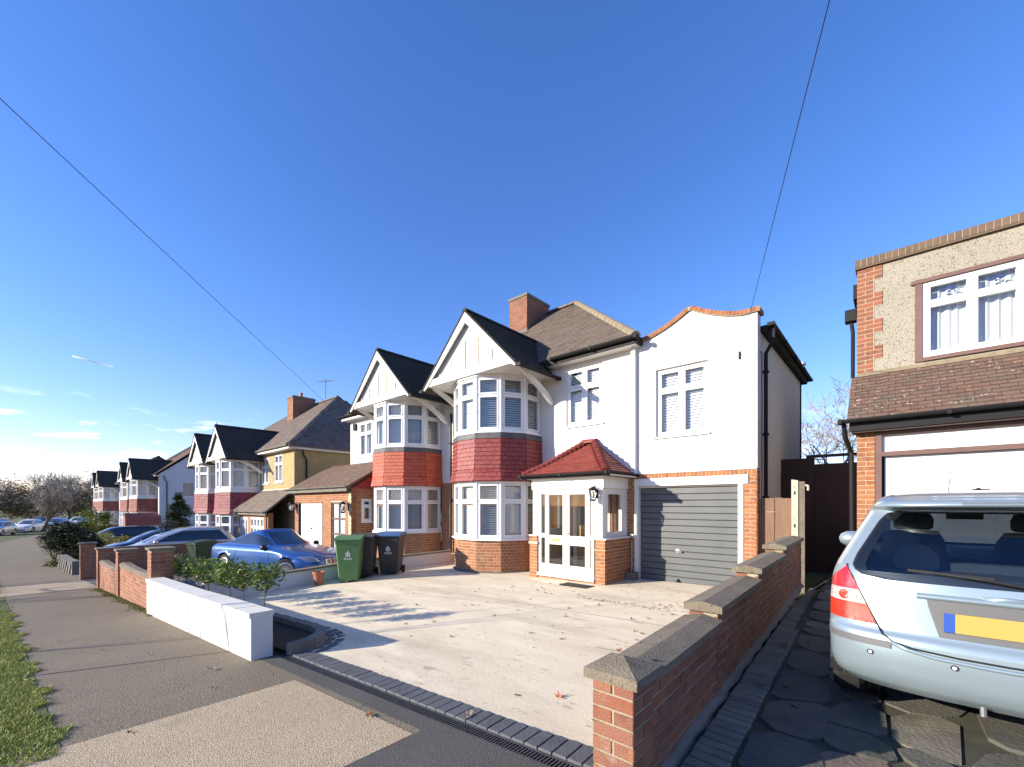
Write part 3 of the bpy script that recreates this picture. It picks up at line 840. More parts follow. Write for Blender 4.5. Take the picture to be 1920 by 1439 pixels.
# raised row of charcoal setts along the front edge
def setts():
    me = None
    x = -5.12
    k = 0
    while x < -1.22:
        key = 'sett%d' % (k % 3)
        if key not in PIECE:
            mb = MB(); w, l, h, c = 0.049, 0.10, 0.05, 0.006
            mb.add([(-w, -l, 0), (w, -l, 0), (w, l, 0), (-w, l, 0), (-w, -l, h - c), (w, -l, h - c), (w, l, h - c), (-w, l, h - c),
                    (-w + c, -l + c, h), (w - c, -l + c, h), (w - c, l - c, h), (-w + c, l - c, h)],
                   [(8, 9, 10, 11)] + [(i, (i + 1) % 4, 4 + (i + 1) % 4, 4 + i) for i in range(4)] + [(4 + i, 4 + (i + 1) % 4, 8 + (i + 1) % 4, 8 + i) for i in range(4)])
            PIECE[key] = mb.mesh('sett', 'sett_black')
        y = yb(x) + 0.33
        mw = Matrix.Translation((x, y + RN.uniform(-.003, .003), gz(x, y) - 0.034 + RN.uniform(0, .004))) @ Matrix.Rotation(math.atan(0.045) + RN.uniform(-.015, .015), 4, 'Z')
        put('sett', PIECE[key], DW, mw=mw)
        x += 0.106; k += 1
setts()
# drain channel with a slotted grating
dc = thing('drain_channel', 'black slotted drain channel along the front edge of the pale driveway', 'drain', (-3.2, yb(-3.2) + .17, gz(-3.2, 2)))
mb = MB(); n = 30
def dline(x, off, z): return (x, yb(x) + off, gz(x, 2) + z)
for (o0, o1) in ((0.115, 0.127), (0.213, 0.225)):
    xs = [-5.2 + (4.05) * i / n for i in range(n + 1)]
    mb.grid([[dline(x, o0, -.03) for x in xs], [dline(x, o0, .004) for x in xs], [dline(x, o1, .004) for x in xs], [dline(x, o1, -.03) for x in xs]])
mb.build('rail', 'drain_metal', dc)
mb = MB()
xs = [-5.2 + (4.05) * i / n for i in range(n + 1)]
mb.grid([[dline(x, .125, -.028) for x in xs], [dline(x, .215, -.028) for x in xs]])
mb.build('channel_floor', 'soil', dc)
mb = MB(); x = -5.19
while x < -1.16:
    z = gz(x, 2)
    mb.box(x, x + .011, yb(x) + .126, yb(x) + .214, z - .012, z + .003)
    x += 0.025
mb.build('grating', 'drain_metal', dc)

# planting bed behind the white front wall with its kerb stones and sett border
def bed():
    pts = []
    # inner edge of the kerb: along the wall back, curving round at the end
    x_end, dep = -5.35, 0.55
    for i in range(14): pts.append((-9.9 + (x_end - 0.35 + 9.9) * i / 13, lambda x: yb(x) + 0.24 + dep))
    P = [(x, f(x)) for x, f in pts]
    cx, r = x_end - 0.35, dep * 0.98
    for k in range(1, 9):
        a = math.pi / 2 - math.pi / 2 * k / 8
        P.append((cx + r * math.cos(a) * 1.0, yb(cx) + 0.24 + r * math.sin(a)))
    return P
BED = bed()
mb = MB()
top = [(x, y, gz(x, y) + 0.05) for x, y in BED]; bot = [(x, yb(x) + 0.2, gz(x, yb(x)) + 0.05) for x, y in BED]
mb.grid([bot, top]); mb.build('planting_bed', 'soil', None, kind='structure')
pb = bpy.data.objects['planting_bed']
def offset_path(P, d):
    out = []
    for i, (x, y) in enumerate(P):
        a = Vector(P[max(0, i - 1)]); b = Vector(P[min(len(P) - 1, i + 1)])
        t = (b - a).normalized(); nrm = Vector((-t.y, t.x))
        if nrm.y < -0.9: nrm = -nrm
        out.append((x + nrm.x * d, y + nrm.y * d))
    return out
def arc_stones(P, w0, w1, z0, z1, step, mat, name, parent):
    I, O = offset_path(P, w0), offset_path(P, w1)
    # resample
    L = [0]
    for a, b in zip(O, O[1:]): L.append(L[-1] + (Vector(b) - Vector(a)).length)
    def at(Q, s):
        for i in range(len(L) - 1):
            if s <= L[i + 1]:
                t = (s - L[i]) / (L[i + 1] - L[i]); return (Q[i][0] + (Q[i + 1][0] - Q[i][0]) * t, Q[i][1] + (Q[i + 1][1] - Q[i][1]) * t)
        return Q[-1]
    n = int(L[-1] / step)
    for k in range(n):
        s0, s1 = L[-1] * k / n + 0.006, L[-1] * (k + 1) / n - 0.006
        a, b, c, d = at(I, s0), at(I, s1), at(O, s1), at(O, s0)
        m_ = MB(); z = gz(*a) + RN.uniform(-.002, .003)
        e = 0.012
        m_.hexa([(a[0], a[1], z + z0), (b[0], b[1], z + z0), (c[0], c[1], z + z0), (d[0], d[1], z + z0)] +
                [(q[0], q[1], z + z1) for q in (a, b, c, d)])
        m_.build(name, mat, parent)
arc_stones(BED, 0.0, 0.12, -0.03, 0.13, 0.30, 'stone_grey', 'kerb_stone', pb)
arc_stones(BED, 0.13, 0.23, -0.03, 0.012, 0.20, 'sett_black', 'sett', pb)
arc_stones(BED, 0.24, 0.34, -0.03, 0.011, 0.20, 'sett_black', 'sett', pb)

# neighbour's drive: bricks laid across beside the wall, then crazy paving
def wall_x(y): return -0.95 - 0.035 * (y - 1.94)          # right hand face of the boundary wall
nd = sheet('neighbour_drive', -1.0, 5.0, 1.95, 9.9, 'joint_dark', 0.002, 40, 40)
sheet('neighbour_drive', 0.1, 5.0, lambda x: yb(x) - .6, 1.96, 'tarmac_dark', 0.002, 20, 6)
sheet('passage', -1.9, -0.45, 9.05, 16, 'joint_dark', 0.004, 6, 10)
for k in range(86):
    y = 1.98 + k * 0.088
    x0 = wall_x(y) + 0.07 + RN.uniform(-.005, .005)
    key = 'pathbrick%d' % (k % 4)
    if key not in PIECE:
        mb = MB(); r = random.Random(k)
        w, l, h, c = 0.105, 0.038, 0.05, 0.007
        mb.add([(-w, -l, 0), (w, -l, 0), (w, l, 0), (-w, l, 0), (-w, -l, h - c), (w, -l, h - c), (w, l, h - c), (-w, l, h - c),
                (-w + c, -l + c, h), (w - c, -l + c, h + r.uniform(-.003, .003)), (w - c, l - c, h), (-w + c, l - c, h + r.uniform(-.003, .003))],
               [(8, 9, 10, 11)] + [(i, (i + 1) % 4, 4 + (i + 1) % 4, 4 + i) for i in range(4)] + [(4 + i, 4 + (i + 1) % 4, 8 + (i + 1) % 4, 8 + i) for i in range(4)])
        PIECE[key] = mb.mesh('path_brick', 'path_brick')
    put('path_brick', PIECE[key], nd, mw=Matrix.Translation((x0 + .105, y, gz(x0 + .1, y) - 0.034 + RN.uniform(0, .006))) @ Matrix.Rotation(RN.uniform(-.04, .04), 4, 'Z'))
def crazy():
    r = random.Random(5)
    nx, ny = 11, 25
    P = {}
    for i in range(nx + 1):
        for j in range(ny + 1):
            y = 1.9 + 7.6 * j / ny
            xl = wall_x(y) + 0.30
            x = xl + (3.2 - xl) * i / nx
            jx = 0 if i in (0,) else r.uniform(-.10, .10)
            P[(i, j)] = (x + jx, y + r.uniform(-.085, .085))
    for i in range(nx):
        j = 0
        while j < ny:
            span = 2 if (r.random() < 0.35 and j < ny - 1) else 1
            q = [P[(i, j)], P[(i + 1, j)], P[(i + 1, j + span)], P[(i, j + span)]]
            c = Vector((sum(a for a, b in q) / 4, sum(b for a, b in q) / 4))
            out = []
            for k in range(4):
                p = Vector(q[k]); d = (c - p)
                p = p + d.normalized() * r.uniform(.018, .035)
                nb = Vector(q[(k + 1) % 4]); pv = Vector(q[(k - 1) % 4])
                cut = r.uniform(.03, .11)
                out.append(p + (pv - p).normalized() * cut); out.append(p + (nb - p).normalized() * cut)
            z = r.uniform(-.007, .009)
            m_ = MB()
            t_ = [(p.x, p.y, gz(p.x, p.y) + 0.018 + z + r.uniform(-.002, .002)) for p in out]
            b_ = [(p.x, p.y, gz(p.x, p.y) - 0.02) for p in out]
            n_ = len(out)
            m_.add(t_ + b_, [tuple(range(n_))] + [(k, n_ + k, n_ + (k + 1) % n_, (k + 1) % n_) for k in range(n_)])
            m_.build('paving_slab', 'slab_mixed', nd)
            j += span
crazy()
# forecourts of the houses further along
sheet('forecourt', -18.7, -10.32, yb, 9.0, 'road', 0.004, 30, 20)
sheet('forecourt', -33, -19.1, yb, 7.8, 'tarmac', 0.004, 30, 10)
sheet('forecourt', -74, -33.2, lambda x: yb(x), lambda x: max(7.4, yb(x) + .2), 'tarmac', 0.004, 40, 10)

# grass verge blades
def grass(name, n, x0, x1, d0, d1, h0, h1, seed):
    r = random.Random(seed); mb = MB()
    for _ in range(n):
        x = x0 + (x1 - x0) * r.random(); off = d0 + (d1 - d0) * r.random()
        edge = 0.05 * math.sin(x * 5.1) + 0.035 * math.sin(x * 13.7 + 1) + 0.02 * math.sin(x * 31)
        y = yv(x) + off + edge
        clump = 0.6 + 0.4 * math.sin(x * 3.3 + 1.7 * math.sin(y * 4)) * math.sin(y * 6.1 + x)
        h = (h0 + (h1 - h0) * r.random()) * (0.55 + 0.6 * clump)
        a = r.random() * 6.283; w = r.uniform(.0016, .0032)
        lx, ly = math.cos(a), math.sin(a); b = r.uniform(.3, 1.3) * h; c = r.random() * 6.283
        z = gz(x, y)
        mx, my = math.cos(c) * b, math.sin(c) * b
        mb.add([(x - lx * w, y - ly * w, z), (x + lx * w, y + ly * w, z), (x + lx * w * .7 + mx * .4, y + ly * w * .7 + my * .4, z + h * .6),
                (x - lx * w * .7 + mx * .4, y - ly * w * .7 + my * .4, z + h * .6), (x + mx, y + my, z + h * .95)], [(0, 1, 2, 3), (3, 2, 4)])
    return mb.build(name, 'grass_blade', None, kind='stuff', label='short sunlit grass of the verge along the tarmac pavement', cat=None)
grass('verge_grass', 95000, -13, -4.08, -0.75, 0.0, .018, .042, 3)
grass('verge_grass', 16000, -40, -13, -1.2, 0.0, .03, .06, 4)
def moss():
    r = random.Random(9); mb = MB()
    for _ in range(2600):
        x = -9.5 - 6 * r.random() ** 1.0
        off = abs(r.gauss(0, .09)) * (0.5 + 0.5 * math.sin(x * 2.2) ** 2)
        y = yb(x) - 0.02 - off
        z = gz(x, y); s = r.uniform(.008, .022); h = r.uniform(.006, .02); a = r.random() * 6
        mb.add([(x + s * math.cos(a), y + s * math.sin(a), z + .001), (x + s * math.cos(a + 2.1), y + s * math.sin(a + 2.1), z + .001), (x + s * math.cos(a + 4.2), y + s * math.sin(a + 4.2), z + .001), (x, y, z + h)],
               [(0, 1, 3), (1, 2, 3), (2, 0, 3)])
    mb.build('moss', 'moss', None, kind='stuff')
moss()

# ------------------------------------------------------------------ front and boundary walls
# white rendered front wall in two lengths with slab coping
ww = thing('garden_wall', 'low white rendered front wall with pale coping slabs beside the pavement', 'garden wall', (-7.6, yb(-7.6) + .12, gz(-7.6, 1.6)))
def white_len(xa, xb, za, zb, n):
    mb = MB()
    f = lambda x, o: yb(x) - 0.11 + o
    g = lambda x: gz(x, 1.6) - 0.08
    pts = []
    for x, zt in ((xa, za), (xb, zb)):
        pts.append([(x, f(x, 0), g(x)), (x, f(x, .22), g(x)), (x, f(x, .22), zt), (x, f(x, 0), zt)])
    a, b = pts
    mb.hexa([b[0], a[0], a[1], b[1], b[3], a[3], a[2], b[2]][0:0] or [a[0], b[0], b[1], a[1], a[3], b[3], b[2], a[2]])
    mb.build('wall_length', 'render_white', ww)
    for k in range(n):
        t0, t1 = k / n, (k + 1) / n
        x0, x1 = xa + (xb - xa) * t0 + (0.003 if k else -.0), xa + (xb - xa) * t1 - 0.004
        z0, z1 = za + (zb - za) * t0, za + (zb - za) * t1
        m_ = MB()
        o0, o1, t = -0.016, 0.236, 0.055
        dz = RN.uniform(-.002, .003)
        m_.hexa([(x0, f(x0, o0), z0 + .001 + dz), (x1, f(x1, o0), z1 + .001 + dz), (x1, f(x1, o1), z1 + .001 + dz), (x0, f(x0, o1), z0 + .001 + dz),
                 (x0, f(x0, o0), z0 + t + dz), (x1, f(x1, o0), z1 + t + dz), (x1, f(x1, o1), z1 + t + dz), (x0, f(x0, o1), z0 + t + dz)])
        m_.build('coping_slab', 'coping_pale', ww)
white_len(-7.47, -5.24, 0.345, 0.412, 5)
white_len(-9.94, -7.50, 0.285, 0.335, 5)

# red brick front wall of the attached house, with pillars
bw = thing('brick_wall', 'pinkish brick front wall with three capped pillars beside the white wall', 'garden wall', (-13, yb(-13), gz(-13, 1.4)))
bc = Count(300)
def pillar(root, xc, w, dpt, zt, mat='brick_pink', count=None, y0=None, cap=True, cap_mat='coping_stone'):
    y0 = yb(xc) - 0.03 if y0 is None else y0
    g = gz(xc, y0) - 0.05
    x0, x1, y1 = xc - w / 2, xc + w / 2, y0 + dpt
    mb = MB(); mb.box(x0 + .006, x1 - .006, y0 + .006, y1 - .006, g, zt); mb.build('mortar', 'mortar_old', root)
    c = g
    brickwork(root, frame((x0, y0 + .006, 0), (1, 0, 0)), 0, w, g, zt, mat, 'mortar_old', count, backing=False)
    brickwork(root, frame((x1 - .006, y0, 0), (0, 1, 0)), 0, dpt, g, zt, mat, 'mortar_old', count, backing=False)
    brickwork(root, frame((x0 + .006, y1, 0), (0, -1, 0)), 0, dpt, g, zt, mat, 'mortar_old', None, backing=False)
    brickwork(root, frame((x1, y1 - .006, 0), (-1, 0, 0)), 0, w, g, zt, mat, 'mortar_old', None, backing=False)
    if cap:
        mb = MB(); o = .03
        mb.hexa([(x0 - o, y0 - o, zt), (x1 + o, y0 - o, zt), (x1 + o, y1 + o, zt), (x0 - o, y1 + o, zt),
                 (x0 - o, y0 - o, zt + .04), (x1 + o, y0 - o, zt + .04), (x1 + o, y1 + o, zt + .04), (x0 - o, y1 + o, zt + .04)])
        mb.add([(x0 - o, y0 - o, zt + .041), (x1 + o, y0 - o, zt + .041), (x1 + o, y1 + o, zt + .041), (x0 - o, y1 + o, zt + .041), (xc, (y0 + y1) / 2, zt + .06)],
               [(0, 1, 4), (1, 2, 4), (2, 3, 4), (3, 0, 4)])
        mb.build('pillar_cap', cap_mat, root)
pillar(bw, -10.19, 0.36, 0.33, 0.82, count=bc)
pillar(bw, -13.2, 0.36, 0.33, 0.60, count=bc)
pillar(bw, -15.85, 0.36, 0.33, 0.46, count=bc)
def wall_run(root, xa, xb, zt, mat, count, th=.2, sag=0.05):
    fr = frame((xa, yb(xa), 0), (1, .045, 0))
    g = gz((xa + xb) / 2, 1.4)
    L = (xb - xa) * math.sqrt(1 + .045 ** 2)
    ga = min(gz(xa, 1.4), gz(xb, 1.4)) - .08
    brickwork(root, fr, 0, L, ga, zt, mat, 'mortar_old', count)
    mb = MB(); mb.fbox(fr, 0, L, -th, -0.1, ga, zt); mb.build('mortar', 'mortar_old', root)
    # rounded coping rising to the pillars
    n = 16; rows = []
    for i in range(n + 1):
        a = L * i / n; up = sag * (2 * i / n - 1) ** 2 + .0
        rows.append([fp(fr, a, .015, zt + .001), fp(fr, a, .015, zt + .015 + up), fp(fr, a, -.04, zt + .055 + up), fp(fr, a, -th + .04, zt + .055 + up), fp(fr, a, -th - .015, zt + .015 + up), fp(fr, a, -th - .015, zt + .001)])
    mb = MB(); mb.grid(rows); mb.build('coping', 'coping_stone', root)
wall_run(bw, -13.02, -10.375, 0.26, 'brick_pink', bc)
wall_run(bw, -15.67, -13.385, 0.10, 'brick_pink', bc)

gp = thing('gate_pillar', 'separate capped brick gate pillar at the end of the side wall', 'gate pillar', (-19.0, yb(-19), gz(-19, 1.1)))
pillar(gp, -19.05, 0.4, 0.36, 0.42, 'brick_pink', Count(120))
mb = MB(); mb.box(-19.5, -19.27, yb(-19.3) + .02, yb(-19.3) + .25, -.85, -.2); mb.build('side_pier', 'brick_pink', gp)
# side boundary wall running back from it
sw = thing('brick_wall', 'dark red brick side wall running back between two driveways', 'garden wall', (-18.95, 3.2, gz(-19, 3)))
ga = gz(-19, 3) - .15
brickwork(sw, frame((-18.9, yb(-19) + .4, 0), (0, 1, 0)), 0, 4.4, ga, 0.24, 'brick_pink', 'mortar_old', Count(0))
mb = MB(); mb.box(-19.1, -19.0, yb(-19) + .4, yb(-19) + 4.8, ga, .24); mb.build('mortar', 'mortar_old', sw)
mb = MB(); mb.box(-19.14, -18.86, yb(-19) + .4, yb(-19) + 4.8, .241, .28); mb.build('coping', 'coping_stone', sw)

# low rendered divider between the two driveways
lw = thing('divider_wall', 'knee-high pale rendered wall dividing the pale driveway from the blue car', 'garden wall', (-10.2, 5, gz(-10.2, 5)))
mb = MB()
xs_ = (-10.30, -10.15)
ya, ye = 2.3, 8.6
def zt_(y): return gz(-10.2, y) + 0.33 + 0.06 * smooth01((4.5 - y) / 2)
rows = []
for i in range(13):
    y = ya + (ye - ya) * i / 12
    rows.append([(xs_[1], y, gz(-10.2, y) - .1), (xs_[1], y, zt_(y)), (xs_[0], y, zt_(y)), (xs_[0], y, gz(-10.2, y) - .1)])
mb.grid(rows); mb.poly([rows[0][3], rows[0][2], rows[0][1], rows[0][0]]); mb.poly(rows[-1])
mb.build('wall_length', 'render_white', lw)
rows = []
for i in range(13):
    y = ya - .02 + (ye - ya + .04) * i / 12
    z = zt_(y)
    rows.append([(xs_[1] + .025, y, z + .002), (xs_[1] + .025, y, z + .04), (xs_[0] - .025, y, z + .04), (xs_[0] - .025, y, z + .002), (xs_[1] + .025, y, z + .002)])
mb = MB(); mb.grid(rows); mb.poly(rows[0][3::-1]); mb.poly(rows[-1][:4]); mb.build('coping', 'coping_stone', lw)

# stepped boundary wall with stone coping and pillar
BWALL = thing('boundary_wall', 'stepped old brick boundary wall with weathered stone copings and capped end pillar', 'garden wall', (-1.08, 4.5, gz(-1.08, 4.5)))
ct = Count(300)
steps = [(2.168, 3.45, 0.735), (3.45, 4.98, 0.835), (4.98, 6.65, 0.945), (6.65, 8.55, 1.055)]
wd = Vector((-0.035, 1, 0)).normalized()
th = 0.20
for (y0, y1, zt) in steps:
    o = Vector((wall_x(y0), y0, 0)); L = (y1 - y0) / wd.y
    frr = frame(o, wd)                                # outward to +x
    g0 = gz(-0.9, y0) - 0.06
    brickwork(BWALL, frr, 0, L, g0, zt, 'brick_old', 'mortar_old', ct, bond='stretcher', jit=.003)
    frl = frame(o + wd * L - Vector((th, 0, 0)), -wd)  # back face
    brickwork(BWALL, frl, 0, L, gz(-1.2, y0) - .12, zt, 'brick_old', 'mortar_old', None)
    mbx = MB(); mbx.fbox(frame(o - wd * .004 - Vector((0.001, 0, 0)), Vector((-1, 0, 0)), -wd), 0.004, th - .004, -.02, -.006, g0, zt)
    mbx.build('mortar', 'mortar_old', BWALL)
    brickwork(BWALL, frame(o - Vector((th, 0, 0)) + Vector((0, .006, 0)), Vector((1, 0, 0)), -wd), 0.0, th, zt - .30, zt, 'brick_old', 'mortar_old', ct, backing=False)
    # saddleback coping cut in stones about 0.6 m long
    n = max(1, round(L / 1.3))
    for k in range(n):
        a0, a1 = L * k / n + (.0 if k else -.03), L * (k + 1) / n - .004
        m_ = MB(); ov = .04
        sec = [(ov, .0), (ov, .05), (-th / 2, .078), (-th - ov, .05), (-th - ov, .0)]
        A = [fp(frr, a0, b, zt + .002 + c) for b, c in sec]; B = [fp(frr, a1, b, zt + .002 + c) for b, c in sec]
        m_.add(A + B, [(0, 1, 2, 3, 4), (9, 8, 7, 6, 5)] + [(i, 5 + i, 5 + (i + 1) % 5, (i + 1) % 5) for i in range(5)])
        m_.build('coping_stone', 'coping_stone', BWALL)
# weathered mortar haunching along the foot of the wall
mb = MB(); rows = []
for i in range(40):
    y = 2.0 + 6.5 * i / 39; x = wall_x(y); h = .01 + .015 * math.sin(i * 1.7) * math.sin(i * .6); w_ = .045 + .015 * math.sin(i * 2.3)
    rows.append([(x + .004, y, gz(-.9, y) + .045 + h), (x + .03, y, gz(-.9, y) + .03), (x + w_, y, gz(-.9, y) - .005)])
mb.grid(rows); mb.build('haunching', 'stone_grey', BWALL, smooth=True)
# end pillar
px0, px1, py0, py1, pz = -1.168, -0.945, 1.94, 2.165, 0.765
g0 = gz(-1, 2) - .06
mb = MB(); mb.box(px0 + .005, px1 - .005, py0 + .005, py1 - .002, g0, pz); mb.build('pillar_core', 'mortar_old', BWALL)
rot_ct = Count(80)
for (fr_, L, st) in ((frame((px0, py0 + .005, 0), (1, 0, 0)), px1 - px0, 0), (frame((px1 - .005, py0, 0), (0, 1, 0)), py1 - py0, 1), (frame((px0 + .005, py1, 0), (0, -1, 0)), py1 - py0, 1)):
    c = g0 + .003; k = st
    rot = Matrix(((fr_[1].x, -fr_[2].x, 0, 0), (fr_[1].y, -fr_[2].y, 0, 0), (0, 0, 1, 0), (0, 0, 0, 1)))
    while c + .06 < pz:
        segs = [(0, L)] if k % 2 else [(0, L / 2 - .006), (L / 2 + .006, L)]
        for (s0, s1) in segs:
            put('pillar_brick', brick_mesh(s1 - s0, .0645, .03, 'brick_old'), BWALL, mw=Matrix.Translation(fp(fr_, (s0 + s1) / 2, .006 + RN.uniform(-.002, .002), c)) @ rot)
        c += .0755; k += 1
mb = MB(); o = .035
x0, x1, y0, y1 = px0 - o, px1 + o, py0 - o, py1 + o
mb.add([(x0, y0, pz), (x1, y0, pz), (x1, y1, pz), (x0, y1, pz), (x0, y0, pz + .05), (x1, y0, pz + .05), (x1, y1, pz + .05), (x0, y1, pz + .05), ((x0 + x1) / 2, (y0 + y1) / 2, pz + .105)],
       [(3, 2, 1, 0), (0, 1, 5, 4), (1, 2, 6, 5), (2, 3, 7, 6), (3, 0, 4, 7), (4, 5, 8), (5, 6, 8), (6, 7, 8), (7, 4, 8)])
mb.build('pillar_cap', 'coping_stone', BWALL)

# ------------------------------------------------------------------ parts shared by the 1930s houses
class Bay:
    def __init__(s, xc, yf, z0, w=0.64, n=7, t=30.0):
        s.z0, s.n = z0, n
        ang = [math.radians((i - (n - 1) / 2) * t) for i in range(n)]
        p = [Vector((0, 0, 0))]
        for a in ang: p.append(p[-1] + Vector((w * math.cos(a), w * math.sin(a), 0)))
        mx = p[-1].x / 2
        s.p = [Vector((q.x - mx + xc, q.y + yf, 0)) for q in p]
        s.nr = [Vector((math.sin(a), -math.cos(a), 0)) for a in ang]
        s.w, s.half = w, math.cos(math.radians(t / 2))
    def ring(s, d, z):
        out = []
        for i, q in enumerate(s.p):
            if i == 0: k = s.nr[0] * d
            elif i == s.n: k = s.nr[-1] * d
            else:
                k = (s.nr[i - 1] + s.nr[i]).normalized() * (d / s.half)
            out.append(q + k + Vector((0, 0, z)))
        return out
    def fr(s, i, d=0.0):
        a, b = s.ring(d, 0)[i], s.ring(d, 0)[i + 1]
        return frame(a, b - a), (b - a).length

def band(bay, prof, closed=False):
    """prof: list of (offset, z) -> swept mesh round the bay"""
    mb = MB(); rows = [bay.ring(d, z) for d, z in prof]
    mb.grid(rows)
    return mb

def build_bay(root, bay, tile_mat, z, fill_up, fill_low, count, bricks='brick_orange', mortar='mortar_cream', lead=False, tile_objs=False,
              facets=range(7), far=False, flash='lead', sillmat='upvc', brick_order=(4, 5, 3, 2, 6, 1, 0)):
    z0 = bay.z0
    Z = lambda v: v + z0
    # windows, one per facet and storey
    for (c0, c1, fill) in ((z[0], z[1], fill_low), (z[3], z[4], fill_up)):
        for i in facets:
            fr, L = bay.fr(i)
            f = fill[i % len(fill)] if isinstance(fill, (list, tuple)) else fill
            window(root, fr, 0.012, L - 0.012, Z(c0), Z(c1), 1, 0.66, b=-0.045, fw=0.05, sash=0.042, fill=f, sill=False,
                   name='bay_window', lead=lead, backing=False, tilt=(1.0, .9, 1.15, 1.1, .75, .65, .8)[i] if c0 > 2 else (0.9, 0.9, .95, 0.9, .7, 1.3, 0.7)[i])
        mb = MB()
        for q in bay.ring(-0.02, 0)[1:-1]: mb.tube([(q.x, q.y, Z(c0)), (q.x, q.y, Z(c1))], 0.036, 8)
        mb.build('corner_post', 'upvc', root)
        # room behind: a dark sheet, its colour standing in for unlit depth
        mb = MB()
        a, b = bay.p[0], bay.p[-1]
        mb.box(a.x - .3, b.x + .3, a.y + .45, a.y + .5, Z(c0) - .4, Z(c1) + .4)
        mb.build('dark_backing', 'unlit_inside', root)
    # sills
    for (zz, ov) in ((z[0], 0.07), (z[3], 0.035)):
        mb = band(bay, [(-.12, Z(zz) - .002), (ov, Z(zz) - .004), (ov, Z(zz) - .045), (-.05, Z(zz) - .05)])
        mb.build('sill', sillmat, root)
    # head boards
    mb = band(bay, [(-.12, Z(z[4]) + .001), (.03, Z(z[4]) + .001), (.035, Z(z[4]) + .10), (-.1, Z(z[4]) + .10)]); mb.build('head_board', 'paint_white', root)
    mb = band(bay, [(-.12, Z(z[1]) + .001), (.02, Z(z[1]) + .001), (.02, Z(z[1]) + .04), (-.1, Z(z[1]) + .04)]); mb.build('head_board', 'upvc', root)
    # tile hung skirt between the storeys
    zb, zt = Z(z[1]) + 0.03, Z(z[2])
    core = band(bay, [(-.03, zb), (.0, zb + .03), (-.02, zt)]).build('tile_backing', tile_mat, root)
    B, B2, T = bay.ring(.105, zb), bay.ring(.055, zb + .30), bay.ring(.03, zt)
    cn = Count(300) if tile_objs else None
    tw, ex = (0.165, 0.108) if not far else (0.25, 0.15)
    for i in facets:
        for (lo, hi) in ((B, B2), (B2, T)):
            p = [lo[i], lo[i + 1], hi[i + 1], hi[i]]
            U = (p[1] - p[0]).normalized(); N = U.cross(p[3] - p[0]).normalized(); W = N.cross(U)
            q = [((v - p[0]).dot(U), (v - p[0]).dot(W)) for v in p]
            d = MB(); d.quad(*[v - N * .004 for v in p])
            d.build('tile_batten', 'joint_dark', core)
            mnu = min(a for a, _ in q)
            tiles(core, p[0] + U * mnu, U, W, max(a for a, _ in q) - mnu, q[2][1] - .001, tile_mat, [(a - mnu, b) for a, b in q], tw, ex, .021, cn, 'wall_tile')
    mb = MB(); mb.grid([bay.ring(.105, zb - .012), bay.ring(-.02, zb - .012)]); mb.build('tile_soffit', tile_mat, root)
    mb = band(bay, [(.052, zt - .03), (.045, zt + .02), (.03, Z(z[3]) - .05)]); mb.build('flashing', flash, root)
    # brick base
    gmin = min(gz(q.x, q.y) for q in bay.p) - .12
    wallm = band(bay, [(-.006, gmin), (-.006, Z(z[0]) - .05)]).build('bay_wall', mortar, root)
    for i in [k for k in brick_order if k in facets]:
        fr, L = bay.fr(i, -.006)
        brickwork(wallm, fr, 0.004, L - .002, gmin, Z(z[0]) - .05, bricks, mortar, count, bond='header', backing=False, start=i)
    mb = band(bay, [(.06, gmin + .05), (.06, gmin + .165), (.0, gmin + .19)])
    mb.build('plinth', 'stone_grey', root)

